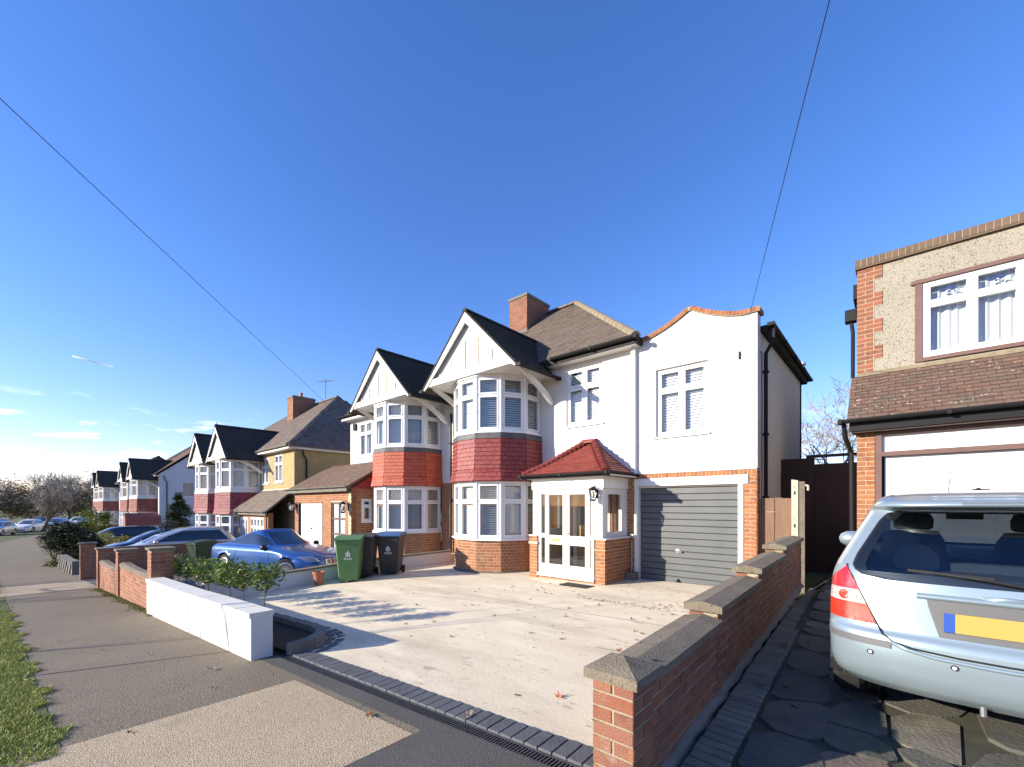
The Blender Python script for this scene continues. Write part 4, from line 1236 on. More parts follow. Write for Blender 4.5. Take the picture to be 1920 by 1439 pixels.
def gable(root, xc, yp, yf, z0, roof_mat, depth_back, ridge_y, hw=1.68, zr=6.55, zf=4.90, battens=True, mrow=0.165, beam=True, soffit='paint_white', far=False):
    """projecting front gable over the bay. yp = plane of the bargeboards, ridge runs back to ridge_y"""
    Z = lambda v: v + z0
    sl = (zr - zf) / hw
    def roofz(dx): return Z(zr + .045) - sl * abs(dx)
    mb = MB()
    mb.prism([(xc - hw + .12, yp + .10, Z(zf + .11)), (xc + hw - .12, yp + .10, Z(zf + .11)), (xc, yp + .10, Z(zr - .06))], (0, .06, 0))
    mb.build('gable_panel', 'paint_white', root)
    mb = MB(); mb.box(xc - hw + .14, xc + hw - .14, yp + .0, yp + .098, Z(zf + .06), Z(zf + .20)); mb.build('tie_beam', 'paint_white', root)
    if battens:
        for (dx, h0, h1) in ((-1.12, .22, .34), (-.67, .24, .62), (-.14, .24, .98), (.36, .24, .96), (.84, .30, .55)):
            b = MB(); b.box(xc + dx - .035, xc + dx + .035, yp + .075, yp + .0985, Z(zf + h0), Z(zf + h1)); b.build('batten', 'flaking_timber', root)
    # bargeboards with cut feet
    for s in (-1, 1):
        b = MB()
        bw = .21
        p = [Vector((xc, yp - .03, Z(zr + .03))), Vector((xc + s * (hw + .03), yp - .03, Z(zf + .03) )), Vector((xc + s * (hw + .02), yp - .03, Z(zf - .07))), Vector((xc + s * (hw - .11), yp - .03, Z(zf + .0))), Vector((xc, yp - .03, Z(zr + .03 - bw / math.cos(math.atan(sl)))))]
        if s < 0: p = p[::-1]
        b.prism(p, (0, .035, 0)); b.build('bargeboard', 'paint_white', root)
    mb = MB(); mb.box(xc - hw + .10, xc + hw - .10, yp + .0, yf + .02, Z(zf + .02), Z(zf + .058)); mb.build('soffit', soffit, root)
    # two roof slopes
    ov = hw + .10
    ze = roofz(ov)
    mz = Z(5.30)                      # main eaves level, at yf - .25
    dx5 = (Z(zr + .045) - mz) / sl
    tw, ex = (0.165, 0.10) if not far else (.3, .18)
    roof_slope(root, [(xc + ov, yp - .05, ze), (xc + ov, yf - .02, ze), (xc + dx5, yf - .22, mz), (xc, ridge_y, Z(zr + .045)), (xc, yp - .05, Z(zr + .045))], roof_mat, tw, ex, thick=.025)
    roof_slope(root, [(xc - ov, yf - .02, ze), (xc - ov, yp - .05, ze), (xc, yp - .05, Z(zr + .045)), (xc, ridge_y, Z(zr + .045)), (xc - dx5, yf - .22, mz)], roof_mat, tw, ex, thick=.025)
    n = max(3, int((ridge_y - yp) / .42)) if not far else 4
    hip_caps(root, (xc, yp - .04, Z(zr + .055)), (xc, ridge_y, Z(zr + .055)), n, 'roof_dark', .075, name='ridge_tile')
    for s in (-1, 1):
        mb = MB()
        gutter(mb, [(xc + s * (ov + .03), yp - .03, ze + .02), (xc + s * (ov + .03), yf - .08, ze + .02)], .065)
        mb.build('gutter', 'plastic_black', root)

def brackets(root, xs, yf, z0, top=4.95, bot=4.27, y_out=1.38, ball=None):
    for x in xs:
        b = MB()
        P0, P1, P2 = Vector((x, yf - y_out, z0 + top)), Vector((x, yf - .50, z0 + top - .30)), Vector((x, yf - .02, z0 + bot - .02))
        up, lo = [], []
        for k in range(9):
            t = k / 8
            c = P0 * (1 - t) ** 2 + P1 * 2 * t * (1 - t) + P2 * t * t
            d = (P1 - P0) * (1 - t) * 2 + (P2 - P1) * 2 * t
            nrm = Vector((0, -d.z, d.y)).normalized()
            up.append(c + nrm * .06); lo.append(c - nrm * (.05 + .025 * math.sin(math.pi * t)))
        poly = [Vector((x - .04, q.y, q.z)) for q in up] + [Vector((x - .04, q.y, q.z)) for q in lo[::-1]]
        b.prism(poly, (.08, 0, 0))
        b.build('bracket', 'paint_white', root)

def chimney(root, x0, x1, y0, y1, zb, zt, bricks='brick_red', pots=0):
    c = MB(); c.box(x0 + .006, x1 - .006, y0 + .006, y1 - .006, zb, zt); ch = c.build('chimney', 'mortar_old', root)
    for fr, L in ((frame((x0, y0 + .006, 0), (1, 0, 0)), x1 - x0), (frame((x1 - .006, y0, 0), (0, 1, 0)), y1 - y0), (frame((x1, y1 - .006, 0), (-1, 0, 0)), x1 - x0), (frame((x0 + .006, y1, 0), (0, -1, 0)), y1 - y0)):
        brickwork(ch, fr, 0, L, zb, zt - .08, bricks, 'mortar_old', None, bond='stretcher', backing=False)
    c = MB(); c.box(x0 - .03, x1 + .03, y0 - .03, y1 + .03, zt - .08, zt); c.box(x0 + .02, x1 - .02, y0 + .02, y1 - .02, zt + .001, zt + .04); c.build('chimney_cap', 'stone_grey', ch)
    c = MB(); c.box(x0 - .02, x1 + .02, y0 - .02, y1 + .02, zb, zb + .0); 
    for k in range(pots):
        c = MB(); yy = y0 + (y1 - y0) * (k + .5) / pots
        c.lathe([(.10, 0), (.12, .02), (.10, .06), (.085, .28), (.10, .30), (.08, .31)], 12, Vector(((x0 + x1) / 2, yy, zt + .04))); c.build('chimney_pot', 'terracotta', ch, smooth=True)
    return ch

# ------------------------------------------------------------------ the white house
HOUSE = thing('white_house', 'white rendered house with maroon tile-hung bay, red porch roof and grey garage', 'house', (-6.5, 9.2, gz(-6.5, 9)))
F = frame((0, 9.0, 0), (1, 0, 0))             # a = X on the facade
HC = Count(300)
win_main = (-6.19, -5.16, 3.60, 5.03)
win_ext = (-3.87, -2.79, 3.10, 4.55)
mb = MB(); wall_panel(mb, F, -10.25, -4.35, 2.35, 5.32, [win_main, (-9.25, -7.15, 3.45, 4.90)], .28); 
mb.build('wall', 'render_white', HOUSE)
# parapet wall of the garage wing
def para(x):
    t = min(1.0, abs(x + 3.14) / 1.16)
    return 5.215 + 0.41 * (1 - t) ** 1.75 + 0.02 * smooth01((t - .8) / .2)
mb = MB(); wall_panel(mb, F, -4.345, -1.92, 2.33, 5.15, [win_ext], .25)
xs = [-4.345 + (4.345 - 1.92) * i / 40 for i in range(41)]
for A, B in zip(xs, xs[1:]):
    mb.hexa([(A, 9.0, 5.15), (B, 9.0, 5.15), (B, 9.25, 5.15), (A, 9.25, 5.15), (A, 9.0, para(A)), (B, 9.0, para(B)), (B, 9.25, para(B)), (A, 9.25, para(A))])
mb.build('wall', 'render_white', HOUSE)
# brick on edge coping of the parapet
n = 33
for i in range(n):
    t0 = -4.22 + (4.22 - 1.88) * i / n; t1 = -4.22 + (4.22 - 1.88) * (i + 1) / n
    A, B = Vector((t0 + .004, 0, para(t0) + .012)), Vector((t1 - .004, 0, para(t1) + .012))
    d = (B - A).normalized(); nn = Vector((-d.z, 0, d.x))
    m_ = MB(); h = .078
    y0, y1 = 8.955, 9.29
    m_.hexa([A + V((0, y0, 0)), B + V((0, y0, 0)), B + V((0, y1, 0)), A + V((0, y1, 0)), A + nn * h + V((0, y0, 0)), B + nn * h + V((0, y0, 0)), B + nn * h + V((0, y1, 0)), A + nn * h + V((0, y1, 0))])
    m_.build('coping_brick', 'brick_orange', HOUSE)
mb = MB()
rows = []
for x in [-4.24 + (4.24 - 1.87) * i / 40 for i in range(41)]: rows.append([(x, 8.965, para(x) + .001), (x, 8.965, para(x) + .075), (x, 9.28, para(x) + .075), (x, 9.28, para(x) + .001)])
mb.grid(rows); mb.build('coping_mortar', 'mortar_cream', HOUSE)
# windows
window(HOUSE, F, *win_main, 2, 0.66, b=-.075, fill='shutter', tilt=1.05)
window(HOUSE, F, *win_ext, 2, 0.68, b=-.10, fill='shutter', tilt=1.0)
# white box pipe in the corner and its gutter
mb = MB(); mb.box(-4.395, -4.30, 8.90, 8.998, 2.34, 5.20); mb.build('downpipe', 'paint_white', HOUSE)
# side wall of the wing
FS = frame((-1.92, 9.25, 0), (0, 1, 0))
mb = MB(); wall_panel(mb, FS, 0.0, 4.75, 2.33, 4.99, [], .25); wall_panel(mb, FS, 4.75 - .25, 4.75, 2.33, 4.98, [], .26); mb.build('wall', 'render_white', HOUSE)
mb = MB(); mb.box(-2.15, -1.925, 9.2, 13.98, -.2, 2.33); mb.build('side_wall', 'render_white', HOUSE)
mb = MB(); mb.box(-4.3, -1.93, 13.75, 13.98, -.2, 4.98); mb.box(-4.5, -4.3, 13.8, 17.2, -.2, 5.3); mb.box(-10.2, -4.5, 17.0, 17.2, -.2, 5.3); mb.build('rear_wall', 'render_white', HOUSE)
roof_slope(HOUSE, [(-1.78, 9.26, 5.03), (-1.78, 14.1, 5.03), (-4.25, 14.1, 5.2), (-4.25, 9.26, 5.2)], 'roof_dark', .33, .2)
mb = MB(); gutter(mb, [(-1.74, 9.22, 5.06), (-1.74, 14.14, 5.06)]); mb.box(-1.93, -1.80, 9.24, 14.1, 4.93, 5.0); mb.build('gutter', 'plastic_black', HOUSE)
mb = MB(); mb.box(-1.79, -1.70, 9.30, 9.40, 4.80, 5.02); mb.build('hopper', 'plastic_black', HOUSE)
downpipe(HOUSE, [(-1.75, 9.35, 4.9), (-1.76, 9.35, 4.7), (-1.86, 9.40, 4.55), (-1.86, 9.40, .2)], clips=[(-1.86, 9.40, 4.2), (-1.86, 9.4, 3.0), (-1.86, 9.4, 1.8)])
mb = MB(); mb.tube([(-1.92, 9.18, 4.55), (-1.885, 9.18, 4.5), (-1.885, 9.18, .3)], .012, 6); mb.build('cable', 'stone_grey', HOUSE)
mb = MB(); mb.lathe([(.05, 0), (.05, .25), (.07, .27), (.07, .33)], 10, V((-1.8, 13.4, 5.02))); mb.build('flue', 'metal_chrome', HOUSE)
# lower storey brick
for (x0, x1) in ((-10.25, -9.2), (-7.1, -6.35), (-4.45, -4.36)):
    mb = MB(); mb.box(x0, x1, 9.11, 9.3, -.4, 2.33); mb.build('wall_core', 'mortar_cream', HOUSE)
# ---- porch (a part with its own pieces)
PX0, PX1, PY = -6.45, -4.45, 7.86
gP = gz(-5.4, 7.9)
mb = MB()
PF = frame((0, PY, 0), (1, 0, 0))
mb.fbox(PF, -6.37, -6.20, -.12, -.03, .93, 2.00); mb.fbox(PF, -4.74, -4.53, -.12, -.03, .93, 2.00)       # posts over the dwarf walls
mb.fbox(PF, -6.40, -4.50, -.14, -.02, 2.00, 2.25)                                                       # head fascia
mb.box(-4.62, -4.50, PY + .141, 9.0, 2.00, 2.25); mb.box(-6.40, -6.28, PY + .141, 9.0, 2.00, 2.25)
mb.fbox(PF, -6.20, -6.16, -.10, -.035, .10, 2.0); mb.fbox(PF, -4.78, -4.74, -.10, -.035, .10, 2.0)
mb.fbox(PF, -6.20, -4.70, -.14, 0.04, .035, .10)                                                        # threshold
PORCH = mb.build('porch', 'paint_white', HOUSE)
def door_leaf(x0, x1, name='door', handle=None, plate=False):
    m_ = MB(); s = .085; b0, b1 = -.085, -.040
    m_.fbox(PF, x0, x0 + s, b0, b1, .11, 1.985); m_.fbox(PF, x1 - s, x1, b0, b1, .11, 1.985)
    for (c0, c1) in ((.11, .31), (.76, .965), (1.88, 1.985)): m_.fbox(PF, x0 + s, x1 - s, b0 + .001, b1 - .001, c0, c1)
    d = m_.build(name, 'paint_white', PORCH)
    for (c0, c1) in ((.31, .76), (.965, 1.88)):
        g = MB(); g.quad(fp(PF, x0 + s, -.062, c0), fp(PF, x1 - s, -.062, c0), fp(PF, x1 - s, -.062, c1), fp(PF, x0 + s, -.062, c1)); g.build('pane', 'glass', PORCH)
    return d
door_leaf(-5.995, -5.445); door_leaf(-5.438, -4.865)
for (x0, x1) in ((-6.155, -6.002), (-4.858, -4.785)):
    m_ = MB()
    m_.fbox(PF, x0, x0 + .02, -.09, -.04, .11, 1.985); m_.fbox(PF, x1 - .02, x1, -.09, -.04, .11, 1.985)
    for (c0, c1) in ((.11, .31), (.90, 1.0), (1.9, 1.985)): m_.fbox(PF, x0 + .02, x1 - .02, -.089, -.041, c0, c1)
    m_.build('sidelight', 'paint_white', PORCH)
    g = MB(); g.quad(fp(PF, x0 + .02, -.065, .31), fp(PF, x1 - .02, -.065, .31), fp(PF, x1 - .02, -.065, 1.9), fp(PF, x0 + .02, -.065, 1.9)); g.build('pane', 'glass', PORCH)
m_ = MB(); m_.fbox(PF, -5.83, -5.61, -.04, -.028, .83, .89); m_.build('letter_plate', 'brass', PORCH)
m_ = MB(); m_.fbox(PF, -5.42, -5.385, -.04, -.03, .93, 1.10); m_.tube([fp(PF, -5.40, -.02, 1.03), fp(PF, -5.40, .015, 1.03), fp(PF, -5.30, .015, 1.03)], .009, 6); m_.build('door_handle', 'brass', PORCH)
# dwarf walls
for (x0, x1) in ((-6.45, -6.22), (-4.68, -4.45)):
    m_ = MB(); m_.box(x0 + .006, x1 - .006, PY + .006, PY + .2, gP - .1, .92); m_.build('mortar', 'mortar_cream', PORCH)
    brickwork(PORCH, frame((x0, PY + .006, 0), (1, 0, 0)), 0, x1 - x0, gP - .1, .92, 'brick_orange', 'mortar_cream', HC, backing=False)
m_ = MB(); m_.box(-4.65, -4.456, PY + .2, 9.0, gP - .1, .92); m_.build('mortar', 'mortar_cream', PORCH)
brickwork(PORCH, frame((-4.456, PY, 0), (0, 1, 0)), 0, 1.13, gP - .1, .92, 'brick_orange', 'mortar_cream', HC, backing=False)
m_ = MB(); m_.box(-6.444, -6.25, PY + .2, 9.0, gP - .1, .92); m_.build('mortar', 'mortar_cream', PORCH)
brickwork(PORCH, frame((-6.444, 9.0, 0), (0, -1, 0)), 0, 1.13, gP - .1, .92, 'brick_orange', 'mortar_cream', None, backing=False)
m_ = MB(); m_.box(-6.22, -4.68, PY + .03, PY + .16, gP - .1, .034); m_.build('step', 'mortar_cream', PORCH)
brickwork(PORCH, frame((-6.22, PY + .03, 0), (1, 0, 0)), 0, 1.54, gP - .07, .034, 'brick_orange', 'mortar_cream', HC, backing=False)
m_ = MB(); m_.box(-6.46, -6.2, PY - .02, PY + .02, .74, .80); m_.box(-4.70, -4.435, PY - .015, PY + .02, .70, .715); m_.box(-4.46, -4.43, PY + .02, 8.98, .70, .715); m_.build('string_course', 'mortar_cream', PORCH)
for (x0, x1) in ((-4.70, -4.43), (-6.47, -6.25)):
    m_ = MB(); m_.box(x0, x1, PY + .0, 9.0, .922, .95); m_.build('sill', 'paint_white', PORCH)
# side glazing
for sx in (-4.53, -6.37):
    fs = frame((sx, PY + .14, 0), (0, 1, 0)) if sx > -5 else frame((sx, 8.98, 0), (0, -1, 0))
    window(HOUSE, fs, 0.0, .86 if sx > -5 else .84, .952, 1.998, 1, None, b=-.05, fw=.07, sash=.05, fill=None, sill=False, name='side_window', backing=False, mat='paint_white')
m_ = MB(); m_.box(-4.60, -4.53, 8.862, 9.0, .952, 1.998); m_.build('side_post', 'paint_white', PORCH)
# inside: tiled floor and the oak front door in the house wall
m_ = MB(); m_.box(-6.24, -4.66, PY + .17, 8.99, gP - .05, .04); m_.build('porch_floor', 'slab_mixed', PORCH)
m_ = MB(); m_.box(-6.25, -5.95, 8.97, 8.999, .05, 2.3); m_.box(-4.95, -4.66, 8.97, 8.999, .05, 2.3); m_.build('inner_wall', 'brick_orange', PORCH)
m_ = MB(); m_.box(-5.95, -5.86, 8.955, 8.999, .05, 2.3); m_.box(-5.04, -4.95, 8.955, 8.999, .05, 2.3); m_.box(-5.86, -5.04, 8.955, 8.999, 2.08, 2.3); m_.build('inner_frame', 'paint_white', PORCH)
m_ = MB(); m_.box(-5.86, -5.04, 8.97, 8.998, .05, 2.08); m_.box(-5.80, -5.10, 8.965, 8.975, .15, .9); m_.build('front_door', 'door_oak', PORCH)
m_ = MB(); m_.box(-5.78, -5.48, 8.963, 8.969, 1.15, 1.95); m_.box(-5.42, -5.12, 8.963, 8.969, 1.15, 1.95); m_.build('door_light', 'unlit_inside', PORCH)
# porch roof, bell-cast hip against the wall, each tile an object
ex0, ex1, ey, ez = -6.52, -4.33, PY - .16, 2.34
ax0, ax1, az = -5.60, -5.36, 3.13
mx0, mx1, my, mz_ = -6.16, -4.68, 8.10, 2.57
pc = Count(300)
def pr(pts): roof_slope(PORCH, pts, 'tile_porch', .165, .105, .018, pc, thick=.03, name='roof_tile', deck='roof_deck')
pr([(ex0, ey, ez), (ex1, ey, ez), (mx1, my, mz_), (mx0, my, mz_)]); pr([(mx0, my, mz_), (mx1, my, mz_), (ax1, 9.0, az), (ax0, 9.0, az)])
pr([(ex1, ey, ez), (ex1, 9.0, ez), (mx1, 9.0, mz_), (mx1, my, mz_)]); pr([(mx1, my, mz_), (mx1, 9.0, mz_), (ax1, 9.0, az)])
pr([(ex0, 9.0, ez), (ex0, ey, ez), (mx0, my, mz_), (mx0, 9.0, mz_)]); pr([(mx0, 9.0, mz_), (mx0, my, mz_), (ax0, 9.0, az)])
for (e, m, a) in (((ex1, ey, ez), (mx1, my, mz_), (ax1, 9.0, az)), ((ex0, ey, ez), (mx0, my, mz_), (ax0, 9.0, az))):
    hip_caps(PORCH, V(e) + V((0, 0, .015)), V(m) + V((0, 0, .02)), 5, 'tile_porch', .085, 'bonnet_tile', 1.28)
    hip_caps(PORCH, V(m) + V((0, 0, .02)), V(a) + V((0, -.06, .03)), 9, 'tile_porch', .085, 'bonnet_tile', 1.28)
hip_caps(PORCH, (ax0 - .05, 8.94, az + .03), (ax1 + .05, 8.94, az + .03), 1, 'tile_porch', .10, 'bonnet_tile')
mb = MB(); gutter(mb, [(ex1 + .04, 8.98, ez - .01), (ex1 + .04, ey - .04, ez - .01), (ex0 - .04, ey - .04, ez - .01), (ex0 - .04, 8.98, ez - .01)], .05)
mb.box(-6.62, -4.28, PY - .14, PY - .09, 2.24, 2.30); mb.box(-4.40, -4.36, PY - .10, 8.98, 2.24, 2.30)
mb.build('porch_gutter', 'plastic_black', PORCH)
m_ = MB(); m_.box(-6.6, -4.3, PY - .10, 8.99, 2.252, 2.285); m_.build('porch_soffit', 'paint_white', PORCH)
# grey mat, drain stone
mb = MB(); mb.box(-5.2, -4.55, 7.30, 7.62, gz(-4.9, 7.5) + .007, gz(-4.9, 7.5) + .022)
mb.build('doormat', 'rubber', None, label='dark rubber doormat on the concrete in front of the porch', cat='doormat')
m_ = MB(); m_.box(-4.44, -4.25, 8.72, 8.98, gz(-4.3, 8.9) - .05, gz(-4.3, 8.9) + .17); m_.build('drain_surround', 'stone_grey', HOUSE)
m_ = MB(); m_.tube([(-4.43, 8.96, .98), (-4.35, 8.93, .98), (-4.33, 8.93, .94)], .022, 8); m_.build('waste_pipe', 'upvc', HOUSE)
m_ = MB(); m_.tube([(-4.40, 8.955, .86), (-4.40, 8.955, .15)], .012, 6); m_.build('conduit', 'mortar_cream', HOUSE)
# bay
BAY = Bay(-8.2, 9.0, 0.0)
ZB = (0.80, 2.22, 3.34, 3.50, 4.87)
build_bay(HOUSE, BAY, 'tile_maroon', ZB, 'shutter', 'shutter', HC, tile_objs=True)
# garage front
brickwork(HOUSE, F, -2.15, -1.935, -.15, 2.225, 'brick_orange', 'mortar_cream', HC, bond='stretcher')
brickwork(HOUSE, F, -4.62, -4.352, -.15, 2.325, 'brick_orange', 'mortar_cream', HC, bond='header')
brickwork(HOUSE, F, -7.0, -6.40, -.3, 2.34, 'brick_orange', 'mortar_cream', HC)
brickwork(HOUSE, F, -10.25, -9.40, -.4, 2.34, 'brick_orange', 'mortar_cream', HC)
brickwork(HOUSE, frame((-1.926, 9.0, 0), (0, 1, 0)), 0, .2, -.1, 2.32, 'brick_orange', 'mortar_cream', None)
mb = MB(); mb.box(-4.35, -1.94, 9.0, 9.1, 2.222, 2.33); mb.build('mortar', 'mortar_cream', HOUSE)
soldier_course(HOUSE, F, -4.34, -1.94, 2.225, 2.322, 'brick_orange')
mb = MB(); mb.fbox(F, -4.36, -1.93, .0, .02, 2.325, 2.345); mb.build('bell_bead', 'render_white', HOUSE)
mb = MB(); mb.fbox(F, -4.355, -2.07, -.05, .03, 2.055, 2.22); mb.build('garage_lintel', 'paint_white', HOUSE)
mb = MB(); mb.fbox(F, -4.35, -4.255, -.15, .02, -.05, 2.054); mb.fbox(F, -2.245, -2.155, -.15, .02, -.05, 2.054); mb.fbox(F, -4.255, -2.245, -.15, -.09, 2.02, 2.054)
mb.build('garage_frame', 'paint_white', HOUSE)
gd = MB(); gd.fbox(F, -4.255, -2.245, -.135, -.115, -.02, 2.03); GD = gd.build('garage_door', 'garage_grey', HOUSE)
ns = 15
for k in range(ns):
    c0 = .0 + 2.015 * k / ns; c1 = .0 + 2.015 * (k + 1) / ns
    key = 'slat'
    m_ = MB(); A, B = -4.25, -2.25
    sec = [(-.115, c0), (-.088, c0 + .006), (-.084, c0 + .014), (-.090, c1 - .012), (-.103, c1 - .003), (-.115, c1)]
    m_.grid([[fp(F, x, b, c) for b, c in sec] for x in (B, A)])
    m_.build('slat', 'garage_grey', GD)
m_ = MB(); m_.lathe([(.045, 0), (.045, .012), (.02, .015), (.02, .03)], 14, V((-3.42, 9.084, .68)), V((0, -1, 0))); m_.bar((-3.46, 9.05, .68), (-3.33, 9.05, .665), .02, .03); m_.build('door_handle', 'metal_chrome', GD)
m_ = MB(); m_.box(-3.43, -3.40, 9.04, 9.08, .03, .09); m_.box(-3.47, -3.36, 9.05, 9.07, .03, .045); m_.build('floor_bolt', 'plastic_black', GD)
mb = MB(); mb.box(-4.3, -2.2, 9.4, 9.42, 0, 2.3); mb.build('garage_back', 'unlit_inside', HOUSE)
# main roof
RM = 0.821
roof_slope(HOUSE, [(-10.25, 8.70, 5.30), (-4.18, 8.70, 5.30), (-8.48, 13.0, 8.83), (-10.25, 13.0, 8.83)], 'roof_brown')
roof_slope(HOUSE, [(-4.18, 8.70, 5.30), (-4.18, 17.3, 5.30), (-8.48, 13.0, 8.83)], 'roof_brown', .33, .2)
roof_slope(HOUSE, [(-4.18, 17.3, 5.30), (-10.25, 17.3, 5.30), (-10.25, 13.0, 8.83), (-8.48, 13.0, 8.83)], 'roof_brown', .33, .2)
hip_caps(HOUSE, (-4.18, 8.70, 5.32), (-8.48, 13.0, 8.85), 17, 'hip_mortar', .11)
hip_caps(HOUSE, (-8.48, 13.0, 8.86), (-10.25, 13.0, 8.86), 5, 'roof_brown', .11, 'ridge_tile')
mb = MB(); gutter(mb, [(-6.38, 8.63, 5.29), (-4.14, 8.63, 5.29)], .07); mb.box(-10.2, -4.2, 8.70, 8.73, 5.14, 5.29); mb.box(-4.22, -4.16, 8.72, 9.3, 5.16, 5.29); mb.build('gutter', 'plastic_black', HOUSE)
mb = MB(); mb.box(-6.6, -4.22, 8.731, 9.02, 5.14, 5.17); mb.build('soffit', 'paint_white', HOUSE)
gable(HOUSE, -8.18, 7.40, 9.0, 0.0, 'roof_dark', 0, 10.38)
brackets(HOUSE, (-6.62, -9.76), 9.0, 0.0)
chimney(HOUSE, -10.65, -9.80, 11.8, 13.1, 7.3, 9.2)
mb = MB(); mb.hexa([(-10.7, 11.75, 7.72), (-9.75, 11.75, 7.72), (-9.75, 13.14, 8.86), (-10.7, 13.14, 8.86), (-10.7, 11.75, 7.9), (-9.75, 11.75, 7.9), (-9.75, 13.14, 9.0), (-10.7, 13.14, 9.0)]); mb.build('chimney_flashing', 'lead', HOUSE)
downpipe(HOUSE, [(-10.55, 8.93, 4.55), (-10.55, 8.93, -.2)], clips=[(-10.55, 8.93, 3.6), (-10.55, 8.93, 1.8), (-10.55, 8.93, .6)])
# telephone bracket
m_ = MB(); m_.box(-2.235, -2.205, 8.975, 8.999, 4.42, 4.56); m_.build('cable_bracket', 'plastic_black', HOUSE)
# wall lantern on the porch post
def lantern(name, label, p, mat='plastic_black', s=1.0, group=None):
    t = thing(name, label, 'wall lantern', p, group)
    p = Vector(p)
    m_ = MB(); m_.box(p.x - .03 * s, p.x + .03 * s, p.y - .012, p.y, p.z - .09 * s, p.z + .07 * s); m_.tube([p + V((0, -.01, .03 * s)), p + V((0, -.05 * s, .11 * s)), p + V((0, -.12 * s, .10 * s)), p + V((0, -.12 * s, .06 * s))], .009 * s, 6)
    m_.build('bracket', mat, t)
    c = p + V((0, -.12 * s, 0))
    m_ = MB(); m_.lathe([(.085 * s, .04 * s), (.045 * s, .085 * s), (.012 * s, .10 * s)], 6, c); m_.lathe([(.03 * s, -.14 * s), (.05 * s, -.12 * s), (.052 * s, -.11 * s)], 6, c)
    for k in range(6):
        a = k * math.pi / 3
        m_.bar(c + V((math.cos(a) * .05 * s, math.sin(a) * .05 * s, -.11 * s)), c + V((math.cos(a) * .075 * s, math.sin(a) * .075 * s, .04 * s)), .008 * s, .008 * s)
    m_.build('lantern_cage', mat, t)
    m_ = MB(); m_.lathe([(.045 * s, -.11 * s), (.07 * s, .04 * s)], 6, c, caps=False); m_.build('lantern_glass', 'glass_lamp', t)
    m_ = MB(); m_.lathe([(.02 * s, -.09 * s), (.03 * s, -.04 * s), (.018 * s, .01 * s)], 8, c); m_.build('bulb', 'upvc', t, smooth=True)
    return t
lantern('wall_lantern', 'black carriage lantern on the white porch post', (-4.66, PY + .03, 1.90), s=1.25)

# ------------------------------------------------------------------ the attached house
ATT = thing('attached_house', 'white semi-detached house with orange-red tile-hung bay and leaded windows', 'house', (-13.6, 9.2, gz(-13.6, 9)))
wa = (-16.42, -15.35, 3.60, 5.0)
mb = MB(); wall_panel(mb, F, -17.1, -10.252, 2.35, 5.32, [wa, (-13.35, -11.3, 3.45, 4.9)], .28); mb.build('wall', 'render_white', ATT)
brickwork(ATT, F, -11.1, -10.255, -.4, 2.35, 'brick_orange', 'mortar_cream', None)
brickwork(ATT, F, -14.0, -13.5, -.4, 2.35, 'brick_orange', 'mortar_cream', None)
mb = MB(); mb.box(-17.1, -16.85, 9.3, 17.2, -.5, 5.3); mb.box(-17.1, -10.26, 17.0, 17.2, -.5, 5.3); mb.build('rear_wall', 'render_white', ATT)
window(ATT, F, *wa, 2, .66, b=-.06, fill='curtain', lead=True)
m_ = MB(); m_.box(-16.78, -16.56, 8.93, 8.998, 4.72, 4.98); m_.build('alarm_box', 'plastic_black', ATT)
BAY2 = Bay(-12.33, 9.0, 0.0)
build_bay(ATT, BAY2, 'tile_orange', ZB, ['curtain', 'curtain', 'curtain', 'curtain', 'curtain', 'curtain_blue', 'shutter'], ['curtain', 'curtain', 'part_curtain', 'curtain', 'curtain', 'curtain_blue', 'shutter'], None, lead=True, sillmat='paint_white')
gable(ATT, -12.33, 7.40, 9.0, 0.0, 'roof_dark', 0, 10.38, battens=True)
brackets(ATT, (-10.78, -13.9), 9.0, 0.0)
roof_slope(ATT, [(-17.3, 8.70, 5.30), (-10.252, 8.70, 5.30), (-10.252, 13.0, 8.83), (-13.0, 13.0, 8.83)], 'roof_brown', .25, .15)
roof_slope(ATT, [(-17.3, 17.3, 5.30), (-17.3, 8.70, 5.30), (-13.0, 13.0, 8.83)], 'roof_brown', .33, .2)
roof_slope(ATT, [(-10.252, 17.3, 5.30), (-17.3, 17.3, 5.30), (-13.0, 13.0, 8.83), (-10.252, 13.0, 8.83)], 'roof_brown', .33, .2)
mb = MB(); gutter(mb, [(-17.35, 8.63, 5.29), (-13.9, 8.63, 5.29)]); mb.build('gutter', 'plastic_black', ATT)
mb = MB(); gutter(mb, [(-10.72, 8.63, 5.10), (-9.95, 8.63, 5.10)]); mb.build('gutter', 'plastic_black', ATT)
mb = MB(); mb.box(-17.3, -10.26, 8.70, 9.02, 5.13, 5.20); mb.build('soffit', 'paint_white', ATT)
# its front garage and porch wing
GA = -14.0; GY = 7.4
gw = gz(-16, 7.4)
mb = MB(); FG = frame((0, GY, 0), (1, 0, 0))
doorA = (-18.32, -16.20, gw - .1, 1.72); doorB = (-15.52, -14.46, gw - .1, 1.74)
mb2 = MB(); wall_panel(mb2, frame((0, GY + .012, 0), (1, 0, 0)), -18.75, GA - .012, gw - .2, 2.22, [doorA, doorB], .2); GWALL = mb2.build('garage_wall', 'mortar_cream', ATT)
brickwork(GWALL, frame((-18.75, GY + .012, 0), (1, 0, 0)), 0, 18.75 + GA, gw - .2, 2.22, 'brick_orange', 'mortar_cream', None, backing=False, holes=[(h[0] + 18.75, h[1] + 18.75, h[2], h[3]) for h in (doorA, doorB)])
swin = (.38, .78, 1.05, 1.86)
mb2 = MB(); wall_panel(mb2, frame((GA - .012, GY, 0), (0, 1, 0)), 0, 1.6, gw - .2, 2.22, [swin], .2); mb2.build('side_wall', 'mortar_cream', ATT)
